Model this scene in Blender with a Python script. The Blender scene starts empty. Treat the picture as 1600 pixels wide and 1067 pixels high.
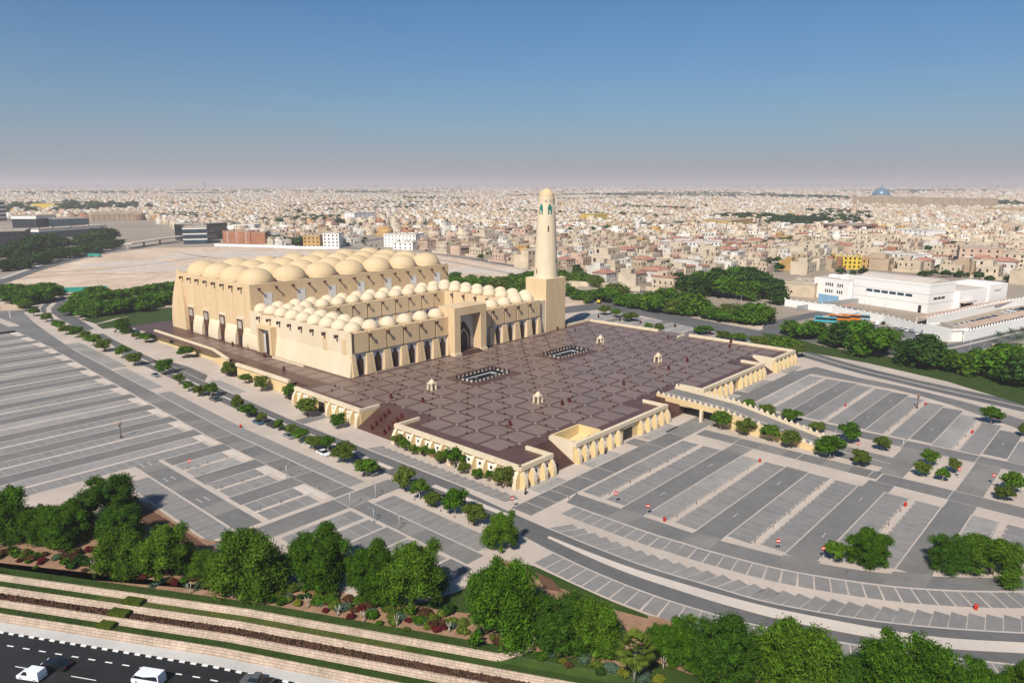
import bpy, bmesh, math, random
from mathutils import Vector, Matrix, Euler
import numpy as np

S = bpy.context.scene
COL = S.collection
R = math.radians
rnd = random.Random(7)

# ------------------------------------------------------------------ camera, light, exposure
# world frame: X runs along the mosque's entrance front, Y from the near plaza corner towards the prayer hall,
# origin at the foot of the plaza's near corner, metres.
cam_d = bpy.data.cameras.new('camera')
cam_d.sensor_width = 36.0
cam_d.lens = 25.56
cam_d.clip_start = 1.0
cam_d.clip_end = 60000.0
cam = bpy.data.objects.new('camera', cam_d)
COL.objects.link(cam)
cam.location = (-123.01, -108.66, 72.0)
cam.rotation_euler = (R(90 - 12.22), 0, -math.atan2(0.742054, 0.670535))
S.camera = cam

SUN_TO = Vector((-0.97, -0.37, 1.0)).normalized()          # towards the sun
sun_elev = math.asin(SUN_TO.z)
sun_az = math.atan2(SUN_TO.x, SUN_TO.y)                    # clockwise from +Y
W = bpy.data.worlds.new("World")
S.world = W
W.use_nodes = True
wn = W.node_tree
bg = wn.nodes['Background']
sky = wn.nodes.new('ShaderNodeTexSky')
sky.sky_type = 'NISHITA'
sky.sun_disc = False
sky.sun_elevation = sun_elev
sky.sun_rotation = sun_az
sky.altitude = 0
sky.air_density = 1.0
sky.dust_density = 0.6
sky.ozone_density = 5.0
# dusty air: the same grey lilac veil all round the horizon, thinning with height
tc = wn.nodes.new('ShaderNodeTexCoord')
sz = wn.nodes.new('ShaderNodeSeparateXYZ')
wn.links.new(tc.outputs['Generated'], sz.inputs[0])
mxz = wn.nodes.new('ShaderNodeMath'); mxz.operation = 'MAXIMUM'; mxz.inputs[1].default_value = 0.0
wn.links.new(sz.outputs[2], mxz.inputs[0])
mz = wn.nodes.new('ShaderNodeMath'); mz.operation = 'MULTIPLY'; mz.inputs[1].default_value = -1 / 0.105
wn.links.new(mxz.outputs[0], mz.inputs[0])
ez = wn.nodes.new('ShaderNodeMath'); ez.operation = 'EXPONENT'
wn.links.new(mz.outputs[0], ez.inputs[0])
tint = wn.nodes.new('ShaderNodeMix'); tint.data_type = 'RGBA'; tint.blend_type = 'MULTIPLY'
tint.inputs['Factor'].default_value = 1.0
tint.inputs['B'].default_value = (0.44, 0.98, 1.24, 1)
wn.links.new(sky.outputs[0], tint.inputs['A'])
veil = wn.nodes.new('ShaderNodeMix'); veil.data_type = 'RGBA'
veil.inputs['B'].default_value = (5.5, 5.35, 6.1, 1)
mpw = wn.nodes.new('ShaderNodeMapping'); mpw.inputs['Scale'].default_value = (1.6, 1.6, 9)
wn.links.new(tc.outputs['Generated'], mpw.inputs['Vector'])
nzw = wn.nodes.new('ShaderNodeTexNoise'); nzw.inputs['Scale'].default_value = 1.4; nzw.inputs['Detail'].default_value = 4
wn.links.new(mpw.outputs[0], nzw.inputs['Vector'])
mrw = wn.nodes.new('ShaderNodeMapRange'); mrw.inputs['To Min'].default_value = 0.86; mrw.inputs['To Max'].default_value = 1.14
wn.links.new(nzw.outputs['Fac'], mrw.inputs['Value'])
uneven = wn.nodes.new('ShaderNodeMath'); uneven.operation = 'MULTIPLY'; uneven.use_clamp = True
wn.links.new(ez.outputs[0], uneven.inputs[0]); wn.links.new(mrw.outputs[0], uneven.inputs[1])
wn.links.new(uneven.outputs[0], veil.inputs['Factor'])
wn.links.new(tint.outputs['Result'], veil.inputs['A'])
wn.links.new(veil.outputs['Result'], bg.inputs[0])
bg.inputs[1].default_value = 0.051
sd = bpy.data.lights.new('sun', 'SUN')
sd.energy = 4.6
sd.angle = R(0.5)
sd.color = (1.0, 0.94, 0.84)
sun = bpy.data.objects.new('sun', sd)
COL.objects.link(sun)
sun.rotation_euler = SUN_TO.to_track_quat('Z', 'Y').to_euler()
sun.location = (-200, -100, 300)
S.view_settings.view_transform = 'Standard'
S.view_settings.look = 'None'
S.view_settings.exposure = 0.4
S.view_settings.gamma = 1.0
S.view_settings.use_curve_mapping = False
S.cycles.volume_bounces = 1
S.cycles.max_bounces = 6
S.cycles.diffuse_bounces = 3
S.cycles.glossy_bounces = 2
S.cycles.transparent_max_bounces = 6

# ------------------------------------------------------------------ materials
def mat(name, col, rough=0.8, var=0.12, scale=0.35, col2=None, spec=0.3, metal=0.0, bump=0.0, bscale=3.0,
        fine=0.0, fscale=6.0, island=0.0, objrand=0.0, trans=0.0, alpha=None, sx=(1, 1, 1)):
    m = bpy.data.materials.new(name)
    m.use_nodes = True
    nt = m.node_tree
    N, L = nt.nodes, nt.links
    b = N['Principled BSDF']
    b.inputs['Roughness'].default_value = rough
    b.inputs['Specular IOR Level'].default_value = spec
    b.inputs['Metallic'].default_value = metal
    geo = N.new('ShaderNodeNewGeometry')
    mp = N.new('ShaderNodeMapping')
    mp.inputs['Scale'].default_value = sx
    L.new(geo.outputs['Position'], mp.inputs['Vector'])
    noi = N.new('ShaderNodeTexNoise')
    noi.inputs['Scale'].default_value = scale
    noi.inputs['Detail'].default_value = 6
    noi.inputs['Roughness'].default_value = 0.65
    L.new(mp.outputs[0], noi.inputs['Vector'])
    c2 = col2 if col2 else tuple(c * (1 - 2.2 * var) for c in col)
    c1 = col if col2 else tuple(min(1, c * (1 + 1.6 * var)) for c in col)
    ramp = N.new('ShaderNodeValToRGB')
    ramp.color_ramp.elements[0].position = 0.3
    ramp.color_ramp.elements[1].position = 0.7
    ramp.color_ramp.elements[0].color = (*c2, 1)
    ramp.color_ramp.elements[1].color = (*c1, 1)
    L.new(noi.outputs['Fac'], ramp.inputs[0])
    out = ramp.outputs[0]
    def mul(sock, lo, hi, cur):
        mr = N.new('ShaderNodeMapRange')
        mr.inputs['To Min'].default_value = lo
        mr.inputs['To Max'].default_value = hi
        L.new(sock, mr.inputs['Value'])
        mx = N.new('ShaderNodeMix')
        mx.data_type = 'RGBA'
        mx.blend_type = 'MULTIPLY'
        mx.inputs['Factor'].default_value = 1.0
        L.new(cur, mx.inputs['A'])
        L.new(mr.outputs[0], mx.inputs['B'])
        return mx.outputs['Result']
    if fine:
        n2 = N.new('ShaderNodeTexNoise')
        n2.inputs['Scale'].default_value = fscale
        n2.inputs['Detail'].default_value = 4
        L.new(mp.outputs[0], n2.inputs['Vector'])
        out = mul(n2.outputs['Fac'], 1 - fine * 1.6, 1 + fine * 1.6, out)
    if island:
        out = mul(geo.outputs['Random Per Island'], 1 - island, 1 + island, out)
    if objrand:
        oi = N.new('ShaderNodeObjectInfo')
        out = mul(oi.outputs['Random'], 1 - objrand, 1 + objrand, out)
    L.new(out, b.inputs['Base Color'])
    if bump:
        n3 = N.new('ShaderNodeTexNoise')
        n3.inputs['Scale'].default_value = bscale
        n3.inputs['Detail'].default_value = 5
        L.new(geo.outputs['Position'], n3.inputs['Vector'])
        bp = N.new('ShaderNodeBump')
        bp.inputs['Strength'].default_value = bump
        bp.inputs['Distance'].default_value = 0.1
        L.new(n3.outputs['Fac'], bp.inputs['Height'])
        L.new(bp.outputs[0], b.inputs['Normal'])
    if trans:
        tr = N.new('ShaderNodeBsdfTranslucent')
        L.new(out, tr.inputs['Color'])
        ms = N.new('ShaderNodeMixShader')
        ms.inputs[0].default_value = trans
        L.new(b.outputs[0], ms.inputs[1])
        L.new(tr.outputs[0], ms.inputs[2])
        L.new(ms.outputs[0], N['Material Output'].inputs['Surface'])
    return m

def brickmat(name, col, mortar, scale, rough=0.85, w=0.5, h=0.25, m_=0.02, island=0):
    """coursed masonry; courses follow Z and the horizontal distance along the wall"""
    m = mat(name, col, rough, var=0.12, scale=0.2, fine=0.1, fscale=3)
    nt = m.node_tree
    N, L = nt.nodes, nt.links
    geo = N.new('ShaderNodeNewGeometry')
    sp = N.new('ShaderNodeSeparateXYZ')
    L.new(geo.outputs['Position'], sp.inputs[0])
    ad = N.new('ShaderNodeMath'); ad.operation = 'SUBTRACT'
    L.new(sp.outputs[0], ad.inputs[0]); L.new(sp.outputs[1], ad.inputs[1])
    cb = N.new('ShaderNodeCombineXYZ')
    L.new(ad.outputs[0], cb.inputs[0]); L.new(sp.outputs[2], cb.inputs[1])
    br = N.new('ShaderNodeTexBrick')
    br.inputs['Scale'].default_value = scale
    br.inputs['Mortar Size'].default_value = m_
    br.inputs['Brick Width'].default_value = w
    br.inputs['Row Height'].default_value = h
    br.inputs['Color1'].default_value = (1, 1, 1, 1)
    br.inputs['Color2'].default_value = (0.68, 0.68, 0.68, 1)
    br.inputs['Mortar'].default_value = (*mortar, 1)
    L.new(cb.outputs[0], br.inputs['Vector'])
    b = N['Principled BSDF']
    cur = b.inputs['Base Color'].links[0].from_socket
    mx = N.new('ShaderNodeMix'); mx.data_type = 'RGBA'; mx.blend_type = 'MULTIPLY'
    mx.inputs['Factor'].default_value = 1
    L.new(cur, mx.inputs['A']); L.new(br.outputs['Color'], mx.inputs['B'])
    L.new(mx.outputs['Result'], b.inputs['Base Color'])
    return m

M = {}
M['ground'] = mat('city_ground', (0.36, 0.29, 0.22), 0.95, scale=0.004, col2=(0.22, 0.18, 0.14), fine=0.12, fscale=0.06)
M['sand'] = mat('sand', (0.640, 0.510, 0.399), 0.95, scale=0.022, col2=(0.460, 0.322, 0.218), fine=0.22, fscale=0.10)
M['pave'] = mat('pale_paving', (0.465, 0.385, 0.325), 0.85, var=0.07, scale=0.05, fine=0.07, fscale=1.2)
M['pale'] = mat('pale_concrete', (0.53, 0.455, 0.395), 0.85, var=0.06, scale=0.08, fine=0.05, fscale=1.5)
M['bay'] = mat('bay_pavers', (0.179, 0.171, 0.165), 0.85, scale=0.045, col2=(0.244, 0.226, 0.211), fine=0.14, fscale=0.5, objrand=0.05)
M['bayl'] = mat('dusty_bay_pavers', (0.275, 0.256, 0.238), 0.85, var=0.14, scale=0.05, fine=0.12, fscale=0.6)
M['lane'] = mat('lane_asphalt', (0.131, 0.126, 0.122), 0.85, scale=0.05, col2=(0.188, 0.177, 0.166), fine=0.12, fscale=0.5)
M['bayline'] = mat('bay_line', (0.36, 0.33, 0.30), 0.85, scale=0.06, col2=(0.29, 0.268, 0.248), fine=0.1, fscale=0.8)
M['lane2'] = mat('patched_asphalt', (0.20, 0.185, 0.17), 0.85, var=0.1, scale=0.08, fine=0.1, fscale=0.6)
M['road'] = mat('road_asphalt', (0.092, 0.09, 0.09), 0.8, scale=0.05, col2=(0.138, 0.131, 0.126), fine=0.12, fscale=0.5)
M['hway'] = mat('highway_asphalt', (0.021, 0.021, 0.022), 0.75, var=0.2, scale=0.06, fine=0.12, fscale=0.5)
M['line'] = mat('pale_line', (0.45, 0.395, 0.355), 0.8, var=0.08, scale=0.3, fine=0.08, fscale=2)
M['white'] = mat('white_paint', (0.75, 0.74, 0.72), 0.6, var=0.05)
M['walk'] = mat('pale_pavement', (0.50, 0.47, 0.44), 0.85, var=0.06, scale=0.1, fine=0.06, fscale=2)
M['stone'] = mat('sandstone', (0.645, 0.480, 0.290), 0.85, scale=0.09, col2=(0.558, 0.394, 0.223), fine=0.07, fscale=0.7, bump=0.12, bscale=1.5, sx=(1, 1, 0.22))
M['stone2'] = mat('sandstone_pale', (0.679, 0.569, 0.418), 0.85, scale=0.08, col2=(0.601, 0.478, 0.322), fine=0.06, fscale=0.7, sx=(1, 1, 0.22))
M['dome'] = mat('dome_plaster', (0.595, 0.451, 0.273), 0.8, scale=0.12, col2=(0.528, 0.389, 0.226), fine=0.05, fscale=1.0)
M['dome2'] = mat('pale_dome_plaster', (0.653, 0.537, 0.381), 0.8, scale=0.15, col2=(0.576, 0.456, 0.310), fine=0.05, fscale=1.0)
M['marble'] = mat('grey_marble', (0.50, 0.49, 0.50), 0.5, var=0.06, scale=0.3)
M['dark'] = mat('dark_opening', (0.025, 0.02, 0.018), 0.4, var=0.1)
M['wood'] = mat('brown_door', (0.10, 0.045, 0.028), 0.5, var=0.15, scale=0.8)
M['spout'] = mat('spout_wood', (0.07, 0.035, 0.028), 0.7, var=0.1)
M['granite'] = mat('red_granite', (0.100, 0.052, 0.041), 0.42, var=0.12, scale=0.15, fine=0.1, fscale=1.0, spec=0.25)
M['panel'] = mat('grey_granite', (0.190, 0.134, 0.110), 0.42, var=0.07, scale=0.08, fine=0.08, fscale=0.8, spec=0.22, objrand=0.04)
M['inlay'] = mat('inlay_stone', (0.33, 0.27, 0.25), 0.4, var=0.08, spec=0.45)
M['yell'] = mat('warm_plaster', (0.66, 0.50, 0.26), 0.85, scale=0.1, col2=(0.58, 0.42, 0.21))
M['glass'] = mat('blue_glass', (0.02, 0.05, 0.075), 0.12, var=0.2, scale=0.05, spec=0.6)
M['dglass'] = mat('dark_glass', (0.012, 0.018, 0.026), 0.12, var=0.2, spec=0.6)
M['teal'] = mat('teal_glass', (0.01, 0.16, 0.14), 0.2, var=0.15, spec=0.5)
M['tealf'] = mat('teal_fence', (0.03, 0.26, 0.21), 0.5, var=0.1)
M['red'] = mat('red_paint', (0.45, 0.03, 0.02), 0.5, var=0.1)
M['dred'] = mat('dark_red', (0.12, 0.022, 0.018), 0.6, var=0.15)
M['black'] = mat('black_metal', (0.02, 0.018, 0.016), 0.5, var=0.1)
M['steel'] = mat('grey_steel', (0.35, 0.36, 0.36), 0.4, var=0.06, metal=0.4)
M['soil'] = mat('garden_soil', (0.33, 0.20, 0.12), 0.95, scale=0.5, col2=(0.22, 0.125, 0.075), fine=0.15, fscale=3, bump=0.4, bscale=4)
M['dsoil'] = mat('dark_bed', (0.075, 0.045, 0.03), 0.95, scale=0.8, col2=(0.04, 0.024, 0.016), fine=0.15, fscale=3)
M['mulch'] = mat('brown_mulch', (0.14, 0.07, 0.04), 0.95, scale=0.8, col2=(0.09, 0.045, 0.027), fine=0.15, fscale=3)
M['grass'] = mat('lawn', (0.038, 0.068, 0.006), 0.9, scale=0.25, col2=(0.020, 0.042, 0.005), fine=0.2, fscale=4, bump=0.5, bscale=8)
M['grassy'] = mat('dry_lawn', (0.10, 0.10, 0.022), 0.9, scale=0.35, col2=(0.045, 0.065, 0.014), fine=0.2, fscale=4, bump=0.5, bscale=8)
M['tstone'] = brickmat('terrace_stone', (0.52, 0.40, 0.31), (0.5, 0.46, 0.42), 1.0, w=0.42, h=0.3, m_=0.035)
M['leaf'] = mat('leaf_green', (0.075, 0.164, 0.008), 0.6, scale=0.5, col2=(0.031, 0.084, 0.005), island=0.55, objrand=0.12, trans=0.25, spec=0.06)
M['leafb'] = mat('leaf_bright', (0.087, 0.171, 0.011), 0.6, scale=0.6, col2=(0.057, 0.112, 0.008), island=0.55, objrand=0.14, trans=0.25, spec=0.06)
M['leafd'] = mat('leaf_dark', (0.039, 0.088, 0.012), 0.6, scale=0.4, col2=(0.018, 0.049, 0.008), island=0.55, objrand=0.12, trans=0.2, spec=0.06)
M['leafd2'] = mat('leaf_deep', (0.059, 0.137, 0.010), 0.6, scale=0.5, col2=(0.027, 0.072, 0.007), island=0.55, objrand=0.14, trans=0.25, spec=0.06)
M['leafo'] = mat('leaf_olive', (0.117, 0.158, 0.020), 0.65, scale=0.6, col2=(0.069, 0.098, 0.013), island=0.35, objrand=0.14, trans=0.25, spec=0.06)
M['leafs'] = mat('leaf_sage', (0.085, 0.135, 0.085), 0.7, scale=0.8, col2=(0.055, 0.095, 0.058), island=0.3, objrand=0.1, trans=0.1, spec=0.06)
M['leafr'] = mat('leaf_red', (0.14, 0.018, 0.022), 0.65, scale=0.8, col2=(0.07, 0.010, 0.012), island=0.4, objrand=0.15, trans=0.2, spec=0.06)
M['leafy'] = mat('leaf_yellow', (0.20, 0.20, 0.02), 0.65, scale=0.8, col2=(0.11, 0.13, 0.015), island=0.35, objrand=0.15, trans=0.2, spec=0.06)
M['leafbr'] = mat('leaf_brown', (0.10, 0.05, 0.022), 0.7, scale=0.8, col2=(0.055, 0.03, 0.014), island=0.4, objrand=0.15, trans=0.15, spec=0.06)
M['bark'] = mat('bark', (0.12, 0.085, 0.06), 0.9, var=0.2, scale=2)
M['barkp'] = mat('pale_bark', (0.38, 0.33, 0.27), 0.9, var=0.15, scale=2)
WALLC = {'white': (0.74, 0.71, 0.67), 'cream': (0.66, 0.57, 0.45), 'pinkish': (0.60, 0.45, 0.36), 'tan': (0.50, 0.39, 0.28),
         'beige': (0.62, 0.52, 0.40), 'grey': (0.46, 0.42, 0.38), 'ochre': (0.56, 0.36, 0.14), 'brown': (0.33, 0.21, 0.14), 'terracotta': (0.42, 0.19, 0.11)}
for k, c in WALLC.items():
    c = (c[0] * 0.84, c[1] * 0.80, c[2] * 0.75)
    M['w_' + k] = mat('wall_' + k, c, 0.9, var=0.12, scale=0.08, fine=0.06, fscale=0.8)
M['roofred'] = mat('red_roof_tiles', (0.36, 0.175, 0.125), 0.85, var=0.14, scale=0.3)
M['roofgrey'] = mat('flat_roof', (0.38, 0.315, 0.25), 0.9, var=0.12, scale=0.15)
M['wht'] = mat('white_wall', (0.78, 0.75, 0.71), 0.85, var=0.03, scale=0.05, fine=0.03, fscale=1)
M['carwhite'] = mat('car_white', (0.75, 0.76, 0.78), 0.25, var=0.02, spec=0.5)
M['carblack'] = mat('car_black', (0.012, 0.012, 0.014), 0.18, var=0.05, spec=0.6)
M['carsilver'] = mat('car_silver', (0.38, 0.40, 0.42), 0.25, var=0.03, spec=0.5, metal=0.5)
M['carblue'] = mat('car_blue', (0.05, 0.10, 0.16), 0.25, var=0.03, spec=0.5)
M['cargrey'] = mat('car_grey', (0.10, 0.105, 0.11), 0.25, var=0.03, spec=0.5)
M['orange'] = mat('bus_orange', (0.55, 0.17, 0.02), 0.35, var=0.05)
M['cyan'] = mat('bus_cyan', (0.06, 0.33, 0.38), 0.35, var=0.05)
M['paleblue'] = mat('bus_paleblue', (0.22, 0.33, 0.36), 0.35, var=0.05)
M['rubber'] = mat('tyre', (0.015, 0.015, 0.015), 0.8, var=0.1)
M['yellow'] = mat('yellow_paint', (0.60, 0.42, 0.04), 0.5, var=0.08)
M['skin'] = mat('skin', (0.35, 0.2, 0.13), 0.6, var=0.05)
M['robe'] = mat('dark_robe', (0.02, 0.02, 0.022), 0.8, var=0.1)
M['robew'] = mat('white_robe', (0.7, 0.69, 0.66), 0.8, var=0.05)
M['bluepanel'] = mat('sky_blue_panel', (0.22, 0.38, 0.52), 0.6, var=0.05)
M['redcourt'] = mat('red_court', (0.42, 0.22, 0.18), 0.85, var=0.08)
M['domeglass'] = mat('dome_glass', (0.10, 0.18, 0.24), 0.25, var=0.1, spec=0.6)

# ------------------------------------------------------------------ mesh helpers
class MB:
    def __init__(s):
        s.v, s.f, s.m = [], [], []
    def add(s, vs, fs, m=0):
        o = len(s.v)
        s.v += [tuple(v) for v in vs]
        s.f += [tuple(i + o for i in f) for f in fs]
        s.m += [m] * len(fs)
        return s
    def box(s, x0, y0, z0, x1, y1, z1, m=0, bottom=False):
        vs = [(x0, y0, z0), (x1, y0, z0), (x1, y1, z0), (x0, y1, z0), (x0, y0, z1), (x1, y0, z1), (x1, y1, z1), (x0, y1, z1)]
        fs = [(4, 5, 6, 7), (0, 1, 5, 4), (1, 2, 6, 5), (2, 3, 7, 6), (3, 0, 4, 7)]
        if bottom: fs.append((3, 2, 1, 0))
        return s.add(vs, fs, m)
    def frustum(s, b0, b1, m=0):
        """b0, b1 = (x0,y0,x1,y1,z) lower and upper rectangle"""
        vs = [(b0[0], b0[1], b0[4]), (b0[2], b0[1], b0[4]), (b0[2], b0[3], b0[4]), (b0[0], b0[3], b0[4]),
              (b1[0], b1[1], b1[4]), (b1[2], b1[1], b1[4]), (b1[2], b1[3], b1[4]), (b1[0], b1[3], b1[4])]
        return s.add(vs, [(4, 5, 6, 7), (0, 1, 5, 4), (1, 2, 6, 5), (2, 3, 7, 6), (3, 0, 4, 7), (3, 2, 1, 0)], m)
    def obox(s, p, q, width, z0, z1, m=0):
        """upright box along p->q"""
        d = Vector((q[0] - p[0], q[1] - p[1])); l = d.length
        if l < 1e-6: return s
        n = Vector((-d.y, d.x)) / l * width / 2
        c = [(p[0] + n.x, p[1] + n.y), (p[0] - n.x, p[1] - n.y), (q[0] - n.x, q[1] - n.y), (q[0] + n.x, q[1] + n.y)]
        return s.prism(c, z0, z1, m)
    def prism(s, poly, z0, z1, m=0):
        n = len(poly)
        ar = sum(poly[i][0] * poly[(i + 1) % n][1] - poly[(i + 1) % n][0] * poly[i][1] for i in range(n))
        if ar < 0: poly = poly[::-1]
        vs = [(p[0], p[1], z0) for p in poly] + [(p[0], p[1], z1) for p in poly]
        fs = [tuple(range(n, 2 * n)), tuple(range(n - 1, -1, -1))] + [(i, (i + 1) % n, n + (i + 1) % n, n + i) for i in range(n)]
        return s.add(vs, fs, m)
    def sheet(s, poly, z, m=0):
        n = len(poly)
        ar = sum(poly[i][0] * poly[(i + 1) % n][1] - poly[(i + 1) % n][0] * poly[i][1] for i in range(n))
        if ar < 0: poly = poly[::-1]
        return s.add([(p[0], p[1], z) for p in poly], [tuple(range(n))], m)
    def quad(s, x0, y0, x1, y1, z, m=0):
        return s.add([(x0, y0, z), (x1, y0, z), (x1, y1, z), (x0, y1, z)], [(0, 1, 2, 3)], m)
    def tube(s, pts, rads, n=8, m=0, cap=True):
        rings = []
        for i, (p, r) in enumerate(zip(pts, rads)):
            p = Vector(p)
            a = Vector(pts[max(0, i - 1)]); b = Vector(pts[min(len(pts) - 1, i + 1)])
            t = (b - a).normalized() if (b - a).length > 1e-9 else Vector((0, 0, 1))
            u = t.cross(Vector((0.31, 0.95, 0.05))).normalized(); w = t.cross(u)
            rings.append([p + (u * math.cos(2 * math.pi * k / n) + w * math.sin(2 * math.pi * k / n)) * r for k in range(n)])
        vs = [v for r_ in rings for v in r_]
        fs = []
        for i in range(len(rings) - 1):
            for k in range(n):
                a, b = i * n + k, i * n + (k + 1) % n
                fs.append((a, b, b + n, a + n))
        if cap:
            fs.append(tuple(range(n - 1, -1, -1))); fs.append(tuple(range((len(rings) - 1) * n, len(rings) * n)))
        return s.add(vs, fs, m)
    def lathe(s, prof, n=24, c=(0, 0), m=0, cap=False):
        vs = []
        for r, z in prof:
            vs += [(c[0] + r * math.cos(2 * math.pi * k / n), c[1] + r * math.sin(2 * math.pi * k / n), z) for k in range(n)]
        fs = []
        for i in range(len(prof) - 1):
            for k in range(n):
                a, b = i * n + k, i * n + (k + 1) % n
                fs.append((a, b, b + n, a + n))
        if cap: fs.append(tuple(range((len(prof) - 1) * n, len(prof) * n)))
        return s.add(vs, fs, m)
    def mesh(s, name, mats, smooth=False):
        me = bpy.data.meshes.new(name)
        me.from_pydata(s.v, [], s.f)
        if not isinstance(mats, (list, tuple)): mats = [mats]
        for m_ in mats: me.materials.append(m_)
        if len(mats) > 1: me.polygons.foreach_set('material_index', s.m)
        if smooth: me.polygons.foreach_set('use_smooth', [True] * len(me.polygons))
        me.update()
        return me

def link(name, me, parent=None, loc=(0, 0, 0), rz=0, sc=None):
    o = bpy.data.objects.new(name, me)
    COL.objects.link(o)
    o.location = loc
    if rz: o.rotation_euler = (0, 0, rz)
    if sc: o.scale = sc if isinstance(sc, (tuple, list)) else (sc, sc, sc)
    if parent: o.parent = parent
    return o
def tag(o, label, cat, group=None):
    o['label'] = label; o['category'] = cat
    if group: o['group'] = group
    return o
def thing(name, label, cat, loc=(0, 0, 0), rz=0, group=None, sc=None):
    o = link(name, None, None, loc, rz, sc)
    o.empty_display_size = 0.5
    return tag(o, label, cat, group)
def struct(name, mb, m, parent=None, smooth=False):
    o = link(name, mb.mesh(name, m, smooth), parent)
    if not parent: o['kind'] = 'structure'
    return o
def stuff(o):
    o['kind'] = 'stuff'; return o
def smooth_pts(pts, k=4):
    """Catmull-Rom through 2-D points"""
    out = []
    n = len(pts)
    for i in range(n - 1):
        p0, p1, p2, p3 = pts[max(0, i - 1)], pts[i], pts[i + 1], pts[min(n - 1, i + 2)]
        for j in range(k):
            t = j / k
            out.append(tuple(0.5 * ((2 * p1[d]) + (-p0[d] + p2[d]) * t + (2 * p0[d] - 5 * p1[d] + 4 * p2[d] - p3[d]) * t * t + (-p0[d] + 3 * p1[d] - 3 * p2[d] + p3[d]) * t ** 3) for d in (0, 1)))
    out.append(tuple(pts[-1]))
    return out
def offset_pts(pts, d):
    out = []
    for i, p in enumerate(pts):
        a = pts[max(0, i - 1)]; b = pts[min(len(pts) - 1, i + 1)]
        t = Vector((b[0] - a[0], b[1] - a[1])).normalized()
        out.append((p[0] - t.y * d, p[1] + t.x * d))
    return out
def strip(mb, A, B, z, m=0):
    """ribbon between two polylines of equal length"""
    n = len(A)
    vs = [(p[0], p[1], z) for p in A] + [(p[0], p[1], z) for p in B]
    fs = []
    for i in range(n - 1):
        f = (i, i + 1, n + i + 1, n + i)
        a, b, c = vs[f[0]], vs[f[1]], vs[f[2]]
        if (b[0] - a[0]) * (c[1] - a[1]) - (b[1] - a[1]) * (c[0] - a[0]) < 0: f = f[::-1]
        fs.append(f)
    return mb.add(vs, fs, m)
def ribbon(mb, pts, w, z, m=0):
    return strip(mb, offset_pts(pts, w / 2), offset_pts(pts, -w / 2), z, m)
def nth(i):
    return ['first', 'second', 'third', 'fourth', 'fifth', 'sixth', 'seventh', 'eighth', 'ninth', 'tenth', 'eleventh', 'twelfth', 'thirteenth',
            'fourteenth', 'fifteenth', 'sixteenth', 'seventeenth', 'eighteenth', 'nineteenth', 'twentieth'][i] if i < 20 else '%d%s' % (i + 1, {1: 'st', 2: 'nd', 3: 'rd'}.get((i + 1) % 10, 'th'))

# ------------------------------------------------------------------ ground, roads, car parks
TD = Vector((0.49, -0.872)); TN = Vector((0.872, 0.49))
def T(s, w):
    """point on the highway frame: s along the highway, w across it (garden side positive)"""
    sh = -0.05 * (s + 35) if s > -35 else 0.0
    if s > 30: sh = -0.05 * 65 - 0.02 * (s - 30)
    p = TD * s + TN * (w + sh)
    return (p.x, p.y)
SS = [-9000, -2000, -400, -160, -120, -80, -60, -45, -35, -20, -5, 10, 20, 30, 60, 120, 400, 2000, 9000]
def band(mb, w0, z0, w1, z1, m=0, ss=SS):
    A = [(*T(s, w0), z0) for s in ss]; B = [(*T(s, w1), z1) for s in ss]
    n = len(ss)
    fs = []
    for i in range(n - 1): fs.append((i, i + 1, n + i + 1, n + i))
    return mb.add(A + B, fs, m)

mb = MB()
front = [T(s, -59.5) for s in SS]
mb.sheet([T(s, -59.5) for s in [-20000] + SS + [20000]] + [(34000, -6000), (36000, 36000), (-6000, 37000), (-22000, 28000)], -0.06)
struct('ground', mb, M['ground'])
mb = MB(); band(mb, -130, -3.3, -900, -3.3)
struct('ground', mb, M['ground'])

# sandy plot behind the mosque
mb = MB()
mb.sheet([(17.0, 518.9), (63.2, 597.7), (144.8, 706.8), (189.8, 743.9), (226.0, 765.3), (274.8, 724.4), (315.7, 653.2), (364.8, 586.4), (383.3, 518.2), (381.6, 434.8), (367.9, 367.3), (336.6, 281.6), (323.4, 228.3), (275.7, 189.4), (170.2, 243.4), (59.5, 329.6), (21.4, 408.0), (-9.8, 406.2)], -0.03)
struct('sandy_plot', mb, M['sand'])
mb = MB()
for c, rx, ry in ((((139.7, 603.1)), 40, 26), ((145.5, 534.8), 60, 14), ((248.2, 613.0), 70, 30), ((307.4, 434.2), 60, 24), ((309.1, 325.5), 50, 20)):
    mb.sheet([(c[0] + (rx * math.cos(t) * .74 - ry * math.sin(t) * .67) * (1 + .2 * math.sin(3 * t)), c[1] - (rx * math.cos(t) * .67 + ry * math.sin(t) * .74) * (1 + .2 * math.sin(3 * t))) for t in np.linspace(0, 6.1, 22)], -0.022)
struct('pale_gravel', mb, M['pale'])
mb = MB()
for u in ([(61.7, 592.5), (93.8, 570.7), (153.6, 587.7), (223.8, 619.4)], [(32.8, 550.0), (78.6, 553.9), (106.7, 522.8), (139.1, 513.6)], [(217.5, 679.2), (221.2, 574.0), (292.9, 563.5)], [(364.3, 464.0), (343.9, 377.1), (317.6, 289.5)]): ribbon(mb, smooth_pts(u, 5), 3.4, -0.016)
struct('dirt_track', mb, M['ground'])

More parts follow.
